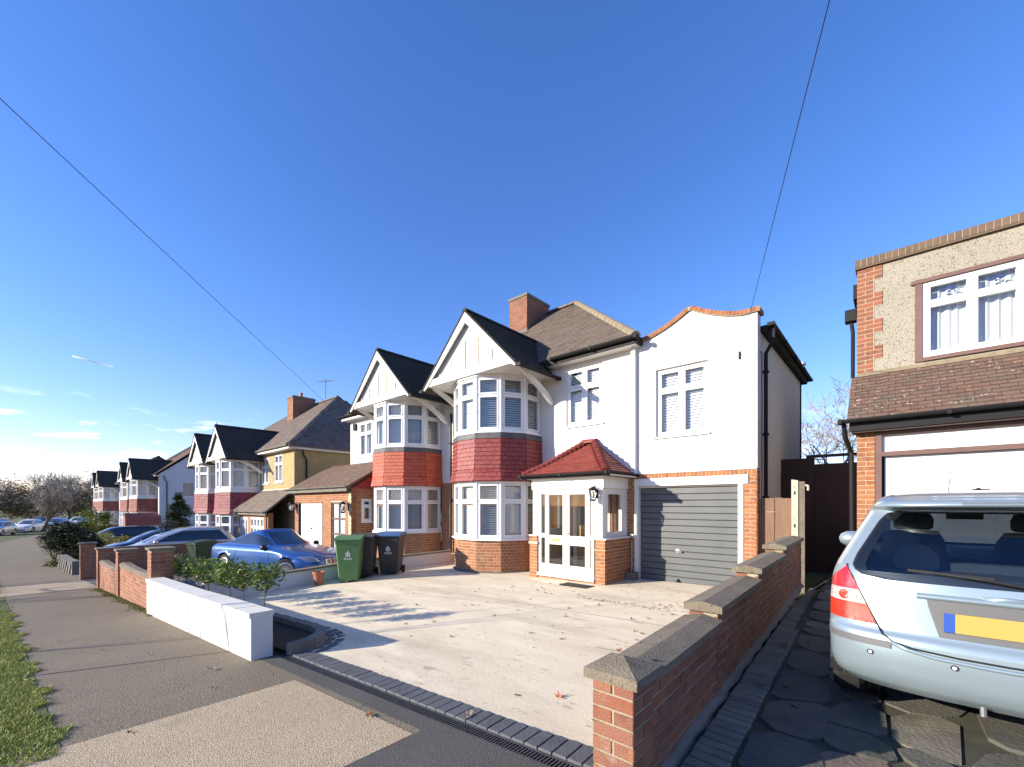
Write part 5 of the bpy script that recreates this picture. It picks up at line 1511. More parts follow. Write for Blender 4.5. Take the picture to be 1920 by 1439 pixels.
brickwork(GWALL, frame((GA - .012, GY, 0), (0, 1, 0)), 0, 1.6, gw - .2, 2.22, 'brick_orange', 'mortar_cream', None, backing=False, holes=[swin])
window(ATT, frame((GA, GY, 0), (0, 1, 0)), *swin, 1, .68, b=-.05, fill=None, back=.12)
m_ = MB(); m_.box(GA - .1, GA - .09, GY + .45, GY + .7, 1.1, 1.5); m_.build('amber_pane', 'amber_glass', ATT)
mb = MB(); mb.fbox(FG, doorA[0] - .05, doorA[0], -.12, .01, gw, 1.77); mb.fbox(FG, doorA[1], doorA[1] + .0, -.12, .01, gw, 1.77); mb.build('door_frame', 'soffit_brown', ATT)
gd2 = MB(); gd2.fbox(FG, doorA[0], doorA[1], -.10, -.07, gw + .02, 1.72); G2 = gd2.build('garage_door', 'upvc', ATT)
for i in range(4):
    for j in range(4):
        x0 = doorA[0] + .08 + i * .50; c0 = gw + .08 + j * .49
        m_ = MB(); m_.add([fp(FG, x0, -.0695, c0), fp(FG, x0 + .42, -.0695, c0), fp(FG, x0 + .42, -.0695, c0 + .40), fp(FG, x0, -.0695, c0 + .40),
                           fp(FG, x0 + .04, -.055, c0 + .04), fp(FG, x0 + .38, -.055, c0 + .04), fp(FG, x0 + .38, -.055, c0 + .36), fp(FG, x0 + .04, -.055, c0 + .36)],
                          [(4, 5, 6, 7), (0, 1, 5, 4), (1, 2, 6, 5), (2, 3, 7, 6), (3, 0, 4, 7)]); m_.build('door_panel', 'upvc', G2)
m_ = MB(); m_.lathe([(.03, 0), (.03, .05)], 10, V((-17.26, GY + .07, .72)), V((0, -1, 0))); m_.build('door_handle', 'plastic_black', G2)
m_ = MB()
m_.fbox(FG, doorB[0], doorB[1], -.10, -.09, gw, 1.74)
dd = m_.build('glazed_door', 'unlit_inside', ATT)
m_ = MB()
for i in range(3): m_.fbox(FG, doorB[0] + (doorB[1] - doorB[0] - .06) * i / 2, doorB[0] + (doorB[1] - doorB[0] - .06) * i / 2 + .06, -.09, -.05, gw, 1.74)
for j in range(5): m_.fbox(FG, doorB[0] + .06, doorB[1] - .06, -.089, -.052, gw + (1.74 - gw - .06) * j / 4, gw + (1.74 - gw - .06) * j / 4 + .06)
m_.build('glazing_bars', 'timber_maroon', dd)
g = MB(); g.quad(fp(FG, doorB[0], -.07, gw), fp(FG, doorB[1], -.07, gw), fp(FG, doorB[1], -.07, 1.74), fp(FG, doorB[0], -.07, 1.74)); g.build('pane', 'glass', dd)
m_ = MB(); folds(m_, FG, doorB[0], doorB[1], gw, 1.7, -.086, 10, .003); m_.build('curtain', 'curtain', dd)
roof_slope(ATT, [(-19.0, GY - .2, 2.28), (GA + .06, GY - .2, 2.28), (GA + .06, 9.02, 3.34), (-19.0, 9.02, 3.34)], 'roof_garage', .2, .13)
mb = MB(); gutter(mb, [(-19.05, GY - .25, 2.30), (GA + .1, GY - .25, 2.30)]); mb.box(-19.0, GA + .03, GY - .2, GY - .16, 2.12, 2.27); mb.build('garage_gutter', 'stone_grey', ATT)
mb = MB(); mb.hexa([(GA + .0, GY - .18, 2.2), (GA + .05, GY - .18, 2.2), (GA + .05, 9, 3.18), (GA + .0, 9, 3.18), (GA + .0, GY - .18, 2.27), (GA + .05, GY - .18, 2.27), (GA + .05, 9, 3.30), (GA + .0, 9, 3.30)]); mb.build('verge', 'soffit_brown', ATT)
mb = MB(); mb.prism([(GA - .1, GY, 2.22), (GA - .1, 9, 2.22), (GA - .1, 9, 3.2)], (.09, 0, 0)); mb.build('gable_infill', 'tile_maroon', ATT)
lantern('wall_lantern', 'black lantern at the corner of the brick garage beside the glazed door', (-14.2, GY, 1.60), s=1.7)
lantern('wall_lantern', 'black lantern beside the white garage door of the brick garage', (-18.62, GY, 1.60), s=1.7)
# cream rendered plinth under the bay
mb = MB(); mb.box(-11.9, -10.32, 8.55, 8.98, -.5, .12); mb.build('plinth', 'render_white', ATT)

# ------------------------------------------------------------------ houses further along
def simple_house(name, label, x_right, x_left, xc, yf, z0, wall, tile_mat, roof, hip=True, hip_left=False, wins=(), upper='pebbledash_yellow', lower='brick_orange', chim=None, leanto=None, fill='curtain', stored=True, battens=True, gable_end=False, side_win=None, beamband=None):
    t = thing(name, label, 'house', ((x_right + x_left) / 2, yf + .2, gz((x_right + x_left) / 2, yf)))
    FF = frame((0, yf, 0), (1, 0, 0))
    g = gz((x_right + x_left) / 2, yf) - .3
    Z = lambda v: v + z0
    holes = [w for w in wins]
    mb = MB(); wall_panel(mb, FF, x_left, x_right, Z(2.35), Z(5.32), holes + [(xc - 1.05, xc + 1.05, Z(3.45), Z(4.9))], .28)
    wall_panel(mb, frame((x_right, yf + .28, 0), (0, 1, 0)), 0, 7.6, Z(2.35), Z(5.32), [side_win] if side_win else [], .28)
    mb.box(x_left, x_left + .28, yf + .28, yf + 7.9, g, Z(5.3)); mb.box(x_left + .28, x_right - .28, yf + 7.6, yf + 7.9, g, Z(5.3))
    if gable_end:
        mb.prism([(x_right - .28, yf, Z(5.32)), (x_right - .28, yf + 7.9, Z(5.32)), (x_right - .28, yf + 3.95, Z(8.5))], (.28, 0, 0))
    mb.build('wall', wall, t)
    mb = MB(); wall_panel(mb, FF, x_left, x_right, g, Z(2.35), [(xc - 1.05, xc + 1.05, Z(.8), Z(2.2))], .28); wall_panel(mb, frame((x_right, yf + .28, 0), (0, 1, 0)), 0, 7.6, g, Z(2.35), [], .28)
    mb.build('lower_wall', wall, t)
    for w in wins: window(t, FF, *w, 2, .66, b=-.05, fill=fill, back=.3)
    if side_win: window(t, frame((x_right, yf + .28, 0), (0, 1, 0)), *side_win, 2, None, b=-.05, fill='curtain', back=.3)
    bay = Bay(xc, yf, z0)
    build_bay(t, bay, tile_mat, ZB, fill, fill, None, bricks='brick_pink', far=True, facets=range(1, 7), sillmat='paint_white', flash='paint_white')
    gable(t, xc, yf - 1.6, yf, z0, 'roof_dark', 0, yf + 1.38, battens=battens, far=True)
    brackets(t, (xc - 1.56, xc + 1.56), yf, z0)
    e, r, dz = yf - .3, yf + 4.0, (5.30, 8.83)
    rl = x_left + (4.2 if hip_left else 0); rr = x_right + .15 - (4.3 if hip else 0)
    xl, xr = x_left - (.2 if hip_left else 0), x_right + .15
    roof_slope(t, [(xl, e, Z(5.3)), (xr, e, Z(5.3)), (rr, r, Z(8.83)), (rl, r, Z(8.83))], roof, .25, .15)
    if hip: roof_slope(t, [(xr, e, Z(5.3)), (xr, r + 4.3, Z(5.3)), (rr, r, Z(8.83))], roof, .25, .15)
    if hip_left: roof_slope(t, [(xl, r + 4.3, Z(5.3)), (xl, e, Z(5.3)), (rl, r, Z(8.83))], roof, .25, .15)
    roof_slope(t, [(xr, r + 4.3, Z(5.3)), (xl, r + 4.3, Z(5.3)), (rl, r, Z(8.83)), (rr, r, Z(8.83))], roof, .5, .3)
    if hip: hip_caps(t, (xr, e, Z(5.31)), (rr, r, Z(8.84)), 14, roof, .11)
    hip_caps(t, (rr, r, Z(8.85)), (rl, r, Z(8.85)), max(3, int((rr - rl) / .5)), roof, .11, 'ridge_tile')
    mb = MB(); gutter(mb, [(xc + 1.75, e - .06, Z(5.28)), (xr, e - .06, Z(5.28))])
    if not gable_end: gutter(mb, [(xr + .06, e, Z(5.28)), (xr + .06, r + 4.3, Z(5.28))])
    mb.build('gutter', 'stone_grey', t)
    mb = MB(); mb.box(xl, xr, e, yf + .02, Z(5.13), Z(5.22))
    if not gable_end: mb.box(x_right - .02, xr + .02, yf + .02, yf + 7.9, Z(5.13), Z(5.22))
    mb.build('soffit', 'paint_white', t)
    downpipe(t, [(x_right + .12, yf + .3, Z(5.2)), (x_right + .1, yf + .35, Z(4.9)), (x_right + .06, yf + .5, Z(4.7)), (x_right + .06, yf + .5, g)])
    if chim: chimney(t, *chim, bricks='brick_pink', pots=1)
    if beamband:
        mb = MB(); mb.fbox(FF, xc + 1.3, x_right + .02, .0, .05, Z(beamband[0]), Z(beamband[1])); mb.build('render_band', 'render_white', t)
    return t, FF, Z
YEL, FY, ZY = simple_house('yellow_house', 'yellow pebbledashed house with dark hipped roof and plum tile-hung bay', -19.55, -26.75, -24.85, 7.7, -1.05, 'pebbledash_yellow', 'tile_plum', 'roof_brown',
    wins=[(-23.55, -22.55, 2.66, 3.93), (-21.85, -20.85, 2.68, 4.0)], chim=(-27.2, -26.35, 10.3, 11.6, 6.5, 8.05), beamband=(3.12, 3.42))
roof_slope(YEL, [(-23.7, 6.5, 1.36), (-19.45, 6.5, 1.36), (-19.45, 7.7, 2.36), (-23.7, 7.7, 2.36)], 'roof_brown', .25, .15)
g = gz(-21.5, 6.6)
mb = MB(); wall_panel(mb, frame((0, 6.7, 0), (1, 0, 0)), -23.5, -19.7, g - .2, 1.30, [(-23.3, -22.2, g - .1, 1.08), (-21.9, -20.2, g + .8, 1.10)], .2); mb.build('porch_wall', 'brick_orange', YEL)
window(YEL, frame((0, 6.7, 0), (1, 0, 0)), -21.9, -20.2, g + .8, 1.10, 4, .6, b=-.05, fill='curtain', back=.2, name='porch_window')
window(YEL, frame((0, 6.7, 0), (1, 0, 0)), -23.3, -22.2, g, 1.08, 3, None, b=-.05, fw=.09, fill=None, back=.2, name='porch_door', sill=False)
mb = MB(); gutter(mb, [(-23.75, 6.44, 1.37), (-19.4, 6.44, 1.37)]); mb.box(-23.7, -19.5, 6.52, 6.55, 1.2, 1.33); mb.build('porch_gutter', 'stone_grey', YEL)
downpipe(YEL, [(-19.62, 6.6, 1.3), (-19.62, 6.62, g)], mat='stone_grey')
mb = MB(); mb.tube([(-25.2, 11.7, 7.7), (-25.2, 11.7, 9.1)], .02, 6); mb.bar((-25.6, 11.5, 8.95), (-24.7, 11.9, 9.0), .02, .02)
for k in range(6): mb.bar((-25.55 + .16 * k - .05, 11.5 + .07 * k - .16, 8.95), (-25.55 + .16 * k + .05, 11.5 + .07 * k + .16, 8.95), .012, .012)
mb.build('tv_aerial', 'drain_metal', YEL)
YEL2, _, _ = simple_house('yellow_house', 'further half of the yellow pair with a second white gable and plum bay', -26.8, -33.4, -28.75, 7.7, -1.05, 'pebbledash_yellow', 'tile_plum', 'roof_brown', hip=False, hip_left=True, wins=[(-31.6, -30.6, 2.66, 3.93)])
GAB, _, _ = simple_house('gabled_house', 'white gabled house with shaded side wall, red bay and small red porch', -44.9, -51.0, -46.9, 7.1, -1.15, 'render_white_shaded', 'tile_far', 'roof_garage', hip=False, gable_end=True, side_win=(1.2, 3.0, 2.3, 3.6))
mb = MB(); mb.prism([(-45.6, 5.0, .0), (-44.7, 5.0, .0), (-44.7, 5.0, .6), (-45.2, 5.0, 1.0), (-45.7, 5.0, .6)], (0, 2.2, 0)); mb.build('porch_roof', 'tile_far', GAB)
mb = MB(); mb.box(-45.6, -44.75, 5.05, 7.1, -1.5, .4); mb.build('porch_wall', 'render_white', GAB)
m_ = MB(); m_.tube([(-44.5, 11, 7.5), (-44.5, 11, 8.9)], .03, 5); m_.bar((-44.9, 11, 8.7), (-44.1, 11, 8.7), .03, .03); m_.build('tv_aerial', 'drain_metal', GAB)
GAB2, _, _ = simple_house('white_house', 'far white gabled house joined to the one with the shaded side wall', -51.05, -57.2, -51.3, 7.0, -1.2, 'render_white', 'tile_far', 'roof_dark', hip=False, hip_left=True)
FAR1, _, _ = simple_house('white_house', 'distant white gabled house beyond the pair with the shaded side wall', -63, -69.5, -65, 6.6, -1.25, 'render_white', 'tile_far', 'roof_dark', hip=True)
FAR2, _, _ = simple_house('white_house', 'most distant gabled house where the street fades into trees', -69.55, -76, -69.8, 6.6, -1.25, 'render_white', 'tile_far', 'roof_dark', hip=False, hip_left=True)

# ------------------------------------------------------------------ pebbledashed house next door
NB = thing('pebbledash_house', 'pebbledashed house with brick quoins, flat parapet and white garage under a tiled lean-to', 'house', (1.3, 9.3, gz(1, 9)))
NY, NL = 9.6, -0.505
FN = frame((0, NY, 0), (1, 0, 0))
nwin = (0.32, 1.92, 4.02, 5.22)
mb = MB(); wall_panel(mb, FN, NL + .01, 4.2, 3.0, 5.72, [nwin], .28); mb.box(NL + .02, NL + .28, NY + .28, 17, 0, 5.72); mb.box(NL + .3, 4.2, 16.8, 17, 0, 5.7); mb.build('wall', 'pebbledash', NB)
nq = Count(300)
# toothed brick quoins
c = 3.02; k = 0
rot = Matrix(((1, 0, 0, 0), (0, 1, 0, 0), (0, 0, 1, 0), (0, 0, 0, 1)))
mb = MB()
while c < 5.68:
    wide = (k // 3) % 2 == 1
    L = .335 if wide else .225
    mb.fbox(FN, NL, NL + L, .0, .008, c - .01, c + .066)
    segs = ([.215, .11] if k % 2 else [.1025, .2225]) if wide else ([.215] if k % 2 else [.1025, .1025])
    a = NL
    for s in segs:
        put('brick', brick_mesh(s, .065, .03, 'brick_red'), NB, mw=Matrix.Translation(fp(FN, a + s / 2, .014, c)) @ rot); nq.take()
        a += s + .01
    c += .075; k += 1
mb.build('quoin_mortar', 'mortar_cream', NB)
brickwork(NB, frame((NL + .01, NY + .2, 0), (0, -1, 0)), 0, .2, 3.0, 5.7, 'brick_red', 'mortar_cream', None, backing=False)
# parapet: brick on edge
mb = MB(); mb.box(NL - .02, 4.2, NY - .05, NY + .25, 5.722, 5.75); mb.build('parapet_tile', 'brick_brown', NB)
n = 58
for i in range(n):
    x = NL - .03 + i * .081
    put('coping_brick', brick_mesh(.072, .125, .30, 'brick_brown'), NB, mw=Matrix.Translation((x + .04, NY - .06, 5.752)))
mb = MB(); mb.box(NL - .025, 4.2, NY - .055, NY + .23, 5.75, 5.87); mb.build('parapet_core', 'mortar_old', NB)
# window with dark surround and coloured fanlights
mb = MB(); mb.fbox(FN, nwin[0] - .09, nwin[0] - .001, -.1, .025, nwin[2] - .06, nwin[3] + .07); mb.fbox(FN, nwin[1] + .001, nwin[1] + .09, -.1, .025, nwin[2] - .06, nwin[3] + .07)
mb.fbox(FN, nwin[0] - .14, nwin[1] + .14, -.1, .04, nwin[3] + .002, nwin[3] + .06); mb.fbox(FN, nwin[0], nwin[1], -.1, .04, nwin[2] - .06, nwin[2] - .002); mb.build('window_surround', 'timber_maroon', NB)
NW = window(NB, FN, *nwin, 3, .70, b=-.03, fw=.05, sash=.04, fill='curtain', sill=False)
ct_ = nwin[2] + (nwin[3] - nwin[2]) * .70
wcol = (nwin[1] - nwin[0] - .1) / 3
for i in range(3):
    xm = nwin[0] + .05 + wcol * (i + .5); zm = (ct_ + nwin[3]) / 2 - .005
    m_ = MB()
    for (ang, ln) in ((90, .075), (0, .10), (180, .10), (270, .05)):
        a = math.radians(ang); d = V((math.cos(a), 0, math.sin(a))); s = V((-math.sin(a), 0, math.cos(a)))
        c0 = fp(FN, xm, -.018, zm)
        m_.poly([c0 + d * .012, c0 + d * ln * .5 + s * .025, c0 + d * ln, c0 + d * ln * .5 - s * .025])
    m_.build('stained_flower', 'stained_blue', NW)
    m_ = MB(); m_.bar(fp(FN, xm - wcol * .42, -.02, zm), fp(FN, xm - .1, -.02, zm), .006, .004, V((0, 1, 0))); m_.bar(fp(FN, xm + .1, -.02, zm), fp(FN, xm + wcol * .42, -.02, zm), .006, .004, V((0, 1, 0))); m_.build('lead_line', 'lead_came', NW)
# lean-to roof over the garage, every tile an object
mb = MB(); mb.box(NL + .01, 4.2, NY - .06, NY - .005, 3.86, 3.92); mb.build('abutment', 'hip_mortar', NB)
ntc = Count(300)
roof_slope(NB, [(-.58, 8.58, 2.98), (4.2, 8.58, 2.98), (4.2, 9.58, 3.87), (-.58, 9.58, 3.87)], 'roof_garage', .165, .10, .018, ntc, name='roof_tile')
mb = MB(); gutter(mb, [(-.66, 8.52, 2.98), (4.2, 8.52, 2.98)], .06); mb.build('gutter', 'plastic_black', NB)
mb = MB(); mb.box(-.55, 4.2, 8.60, 8.63, 2.80, 2.96); mb.build('fascia', 'plastic_black', NB)
mb = MB(); mb.box(-.52, 4.2, 8.631, 8.9, 2.78, 2.81); mb.build('soffit', 'soffit_brown', NB)
NGY = 8.80
FG2 = frame((0, NGY, 0), (1, 0, 0))
gN = gz(0, 8.8)
brickwork(NB, FG2, -.465, -.245, gN - .1, 2.80, 'brick_orange', 'mortar_cream', Count(200), bond='stretcher')
mb = MB(); mb.box(-.46, -.25, NGY + .1, NY, gN - .1, 2.8); mb.build('pier', 'brick_orange', NB)
mb = MB(); mb.prism([(-.5, 8.66, 2.8), (-.5, 9.6, 2.8), (-.5, 9.6, 3.8)], (.1, 0, 0)); mb.build('lean_to_side', 'soffit_brown', NB)
mb = MB(); mb.fbox(FG2, -.24, -.165, -.10, .03, gN, 2.80); mb.fbox(FG2, -.165, 2.4, -.10, .03, 2.72, 2.80); mb.fbox(FG2, -.165, 2.4, -.10, .03, 2.40, 2.47); mb.build('door_frame', 'timber_maroon', NB)
mb = MB(); mb.fbox(FG2, -.165, 2.4, -.06, -.03, 2.47, 2.72); mb.build('top_panel', 'upvc', NB)
mb = MB(); mb.fbox(FG2, -.13, 2.3, -.08, -.05, gN, 2.395); NGD = mb.build('garage_door', 'upvc', NB)
mb = MB(); mb.fbox(FG2, -.165, -.131, -.09, -.04, gN, 2.395); mb.build('seal', 'rubber', NB)
for j in range(4):
    for i in range(4):
        x0 = .02 + i * .57; c0 = gN + .10 + j * .50
        m_ = MB()
        m_.add([fp(FG2, x0, -.0495, c0), fp(FG2, x0 + .44, -.0495, c0), fp(FG2, x0 + .44, -.0495, c0 + .38), fp(FG2, x0, -.0495, c0 + .38)] +
               [fp(FG2, x0 + .02, -.040, c0 + .02), fp(FG2, x0 + .42, -.040, c0 + .02), fp(FG2, x0 + .42, -.040, c0 + .36), fp(FG2, x0 + .02, -.040, c0 + .36)] +
               [fp(FG2, x0 + .05, -.046, c0 + .05), fp(FG2, x0 + .39, -.046, c0 + .05), fp(FG2, x0 + .39, -.046, c0 + .33), fp(FG2, x0 + .05, -.046, c0 + .33)],
               [(8, 9, 10, 11)] + [(i_, (i_ + 1) % 4, 4 + (i_ + 1) % 4, 4 + i_) for i_ in range(4)] + [(4 + i_, 4 + (i_ + 1) % 4, 8 + (i_ + 1) % 4, 8 + i_) for i_ in range(4)])
        m_.build('door_panel', 'upvc', NGD)
m_ = MB(); m_.lathe([(.03, 0), (.03, .03)], 12, V((.86, NGY + .05, 1.86)), V((0, -1, 0))); m_.bar((.80, NGY + .015, 1.86), (.97, NGY + .015, 1.855), .02, .025); m_.build('door_handle', 'plastic_black', NGD)
downpipe(NB, [(-.62, 8.56, 2.95), (-.60, 8.7, 2.7), (-.54, 8.9, 2.5), (-.53, 8.95, gN)])
downpipe(NB, [(-.60, 9.75, 4.95), (-.57, 9.72, 4.7), (-.57, 9.70, 3.9)], r=.03)
mb = MB(); mb.box(-.68, -.52, 9.66, 9.84, 4.9, 5.1); mb.box(-.56, -.50, 9.62, 14, 5.25, 5.5); mb.build('hopper', 'plastic_black', NB)
mb = MB(); mb.box(NL + .02, NL + .3, NY, NY + .3, gN - .1, 3.0); mb.box(NL + .02, NL + .25, NY + .28, 17, gN - .2, .01); mb.build('lower_wall', 'brick_old', NB)

# ------------------------------------------------------------------ cars
class CarBody:
    """body as stacked plan outlines: half width w(z), rear yr(z), front yf(z); rounded ends of depth cr, cf"""
    def __init__(s, W, R_, Fr, cr=.42, cf=.55, n=2.7, zmin=.2, zmax=1.5, bow=.05):
        s.W, s.R, s.F, s.cr, s.cf, s.n, s.zmin, s.zmax, s.bow = W, R_, Fr, cr, cf, n, zmin, zmax, bow
    def w(s, z): return lerp_tab(s.W, z)
    def yr(s, z): return lerp_tab(s.R, z)
    def yf(s, z): return lerp_tab(s.F, z)
    def lens(s, z):
        L = s.yf(z) - s.yr(z)
        return min(s.cr, L * .35), min(s.cf, L * .4)
    def rear(s, x, z):
        w = s.w(z); t = min(1, abs(x) / w); cr, cf = s.lens(z)
        return s.yr(z) + cr * (1 - (1 - t ** s.n) ** (1 / s.n))
    def front(s, x, z):
        w = s.w(z); t = min(1, abs(x) / w); cr, cf = s.lens(z)
        return s.yf(z) - cf * (1 - (1 - t ** s.n) ** (1 / s.n))
    def side(s, y, z):
        w = s.w(z); cr, cf = s.lens(z); a, b = s.yr(z) + cr, s.yf(z) - cf
        if y < a: u = min(1, (a - y) / cr); return w * max(0, 1 - u ** s.n) ** (1 / s.n)
        if y > b: u = min(1, (y - b) / cf); return w * max(0, 1 - u ** s.n) ** (1 / s.n)
        return w
    def outline(s, z, nr=12, nm=30, nf=12):
        cr, cf = s.lens(z); w = s.w(z); a, b = s.yr(z) + cr, s.yf(z) - cf
        P = []
        for i in range(nr):
            th = math.pi / 2 * i / nr
            P.append((w * math.sin(th) ** (2 / s.n), s.yr(z) + cr * (1 - math.cos(th) ** (2 / s.n))))
        for i in range(nm): P.append((w, a + (b - a) * i / nm))
        for i in range(nf + 1):
            th = math.pi / 2 * (1 - i / nf)
            P.append((w * max(0, math.sin(th)) ** (2 / s.n), s.yf(z) - cf * (1 - max(0, math.cos(th)) ** (2 / s.n))))
        return P

def car_shell(body, zs, arches, skip=None, nr=12, nm=30, nf=12):
    mb = MB()
    N = nr + nm + nf + 1
    for sgn in (1, -1):
        grid = []
        for z in zs:
            row = []
            for (x, y) in body.outline(z, nr, nm, nf):
                zz = z; yy = y
                for (ay, az, R) in arches:
                    d = math.hypot(yy - ay, zz - az)
                    if x > body.w(z) * .8 and abs(d - R) < .055 and d > 1e-6:
                        yy = ay + (yy - ay) * R / d; zz = az + (zz - az) * R / d
                row.append(Vector((x * sgn, yy, zz)))
            grid.append(row)
        for i in range(len(zs) - 1):
            for j in range(N - 1):
                q = [grid[i][j], grid[i][j + 1], grid[i + 1][j + 1], grid[i + 1][j]]
                c = sum(q, Vector()) / 4
                if abs(c.x) > body.w(c.z) * .8 and any(math.hypot(c.y - ay, c.z - az) < R - .01 for (ay, az, R) in arches): continue
                if skip and skip(c): continue
                if sgn > 0: mb.add(q, [(0, 1, 2, 3)])
                else: mb.add(q, [(3, 2, 1, 0)])
    # roof cap and floor
    for (z, up) in ((zs[-1], True), (zs[0], False)):
        o = body.outline(z, nr, nm, nf)
        ring = [Vector((x, y, z)) for x, y in o]
        for j in range(N - 1):
            a, b = ring[j], ring[j + 1]
            c, d = Vector((-b.x, b.y, z)), Vector((-a.x, a.y, z))
            if up: mb.add([a, b, c, d], [(0, 1, 2, 3)])
    return mb

def weld(me):
    import bmesh
    bm = bmesh.new(); bm.from_mesh(me)
    bmesh.ops.remove_doubles(bm, verts=bm.verts, dist=.0008)
    bmesh.ops.recalc_face_normals(bm, faces=bm.faces)
    bm.to_mesh(me); bm.free(); me.update()
    return me

def patch(rows, name, mat, parent, smooth=True, thick=0.0):
    mb = MB(); mb.grid(rows)
    o = mb.build(name, mat, parent, smooth=smooth)
    return o

def end_patch(body, zs, xl, xr, end='rear', off=.004, n=10):
    rows = []
    f = body.rear if end == 'rear' else body.front
    sg = -1 if end == 'rear' else 1
    for z in zs:
        a, b = xl(z), xr(z)
        rows.append([Vector((a + (b - a) * i / n, f(a + (b - a) * i / n, z) + sg * off, z)) for i in range(n + 1)])
    if end != 'rear': rows = [r[::-1] for r in rows]
    return rows

def side_patch(body, zs, yl, yh, s=1, off=.004, n=14):
    rows = []
    for z in zs:
        a, b = yl(z), yh(z)
        r = [Vector((s * (body.side(a + (b - a) * i / n, z) + off), a + (b - a) * i / n, z)) for i in range(n + 1)]
        rows.append(r if s > 0 else r[::-1])
    return rows

def zrange(a, b, n): return [a + (b - a) * i / n for i in range(n + 1)]

def wheel(parent, x, y, r, s, wdt=.20, spokes=10, steer=0.0, rim='rim_alloy'):
    """x = outer face position, s = side"""
    ax = Vector((s * math.cos(steer), math.sin(steer) * s, 0))
    c = Vector((x, y, r)) - ax * wdt
    mb = MB()
    mb.lathe([(r * .64, .0), (r * .92, .0), (r, .03), (r, wdt - .03), (r * .93, wdt), (r * .70, wdt + .004), (r * .66, wdt - .02)], 28, c, ax, caps=False)
    mb.lathe([(.001, .02), (r * .64, .02)], 20, c, ax, caps=False)
    t = mb.build('wheel', 'rubber', parent, smooth=False)
    m2 = MB(); m2.lathe([(r * .68, wdt - .03), (r * .68, wdt + .0), (r * .63, wdt + .004), (r * .60, wdt - .03), (r * .60, .05)], 28, c, ax, caps=False)
    m2.lathe([(r * .60, .06), (.001, .06)], 28, c, ax, caps=False)
    m2.lathe([(r * .17, wdt - .035), (r * .15, wdt - .01), (.001, wdt - .006)], 14, c, ax, caps=False)
    a0 = ax.cross(Vector((0, 0, 1))).normalized(); b0 = ax.cross(a0)
    for k in range(spokes):
        th = 2 * math.pi * k / spokes
        d = a0 * math.cos(th) + b0 * math.sin(th)
        m2.bar(c + ax * (wdt - .02) + d * r * .12, c + ax * (wdt - .012) + d * r * .64, .028, .02, ax)
    m2.build('rim', rim, t)

def make_car(name, label, loc, rz, paint, body, zs, arches, belt, roofz, glass, wheel_r=.31, steer=0.0, spokes=10, lamps=None, plate=None, mirrors=None, kind='hatch', group=None, doors=(), tail='lamp_red'):
    t = thing(name, label, 'car', loc, group, rz, local=True)
    sh = car_shell(body, zs, [(a[0], a[1], a[2]) for a in arches])
    b = put('body', weld(sh.mesh('body', paint, True)), t)
    # dark underside and arch liners
    mb = MB()
    o = body.outline(zs[0])
    pts = [Vector((x * .93, y, zs[0] + .02)) for x, y in o] + [Vector((-x * .93, y, zs[0] + .02)) for x, y in o[::-1]]
    mb.poly(pts)
    for (ay, az, R) in arches:
        for s in (1, -1):
            rows = []
            for xx in (body.w(.5) * s, (body.w(.5) - .28) * s):
                rows.append([Vector((xx * .995, ay + (R + .004) * math.cos(a), az + (R + .004) * math.sin(a))) for a in [math.pi * k / 14 - .25 + (.5 * k / 14) for k in range(15)]])
            mb.grid(rows); 
            mb.add([Vector(((body.w(.5) - .26) * s, ay + R * math.cos(a), az + R * math.sin(a))) for a in [2 * math.pi * k / 16 for k in range(16)]], [tuple(range(16))])
    mb.build('wheel_arch', 'trim_black', t)
    for i, (ay, az, R) in enumerate(arches):
        for s in (1, -1):
            wheel(t, (body.w(.4) - .012) * s, ay, wheel_r, s, spokes=spokes, steer=(steer if i == len(arches) - 1 else 0))
    for (z0, z1, kind_, lo, hi, nm_) in glass:
        Z = zrange(z0, z1, 8)
        if kind_ == 'side':
            for s in (1, -1): patch(side_patch(body, Z, lo, hi, s), nm_, 'car_glass_dark', t)
        else:
            patch(end_patch(body, Z, lo, hi, kind_), nm_, 'car_glass_dark', t)
    for (z0, z1, end, lo, hi, mat, nm_, both) in (lamps or []):
        Z = zrange(z0, z1, 6)
        for s in ((1, -1) if both else (1,)):
            l_, h_ = (lo, hi) if s > 0 else ((lambda z, f=hi: -f(z)), (lambda z, f=lo: -f(z)))
            patch(end_patch(body, Z, l_, h_, end, .008), nm_, mat, t)
    for (pa, pb_) in doors:
        for s in (1, -1):
            m = MB()
            n = 8
            pts = []
            for i in range(n + 1):
                y = pa[0] + (pb_[0] - pa[0]) * i / n; z = pa[1] + (pb_[1] - pa[1]) * i / n
                pts.append(Vector((s * (body.side(y, z) + .001), y, z)))
            m.tube(pts, .004, 4); m.build('door_gap', 'trim_black', t)
    if mirrors:
        for s in (1, -1):
            (my, mz) = mirrors
            m = MB(); x = body.side(my, mz)
            m.lathe([(.03, 0), (.07, .02), (.085, .06), (.08, .12), (.05, .15), (.01, .16)], 10, Vector((s * (x + .02), my, mz)), Vector((s, .12, .05)))
            m.build('wing_mirror', paint if kind != 'coupe' else 'trim_black', t, smooth=True)
    if plate:
        (end, z, mat) = plate
        y = (body.rear(0, z) - .012) if end == 'rear' else (body.front(0, z) + .012)
        m = MB(); m.box(-.26, .26, y - .004, y + .004, z - .055, z + .055); m.build('number_plate', mat, t)
    return t, body

C_ = lambda v: (lambda z: v)
def T_(*tab): return lambda z: lerp_tab(tab, z)

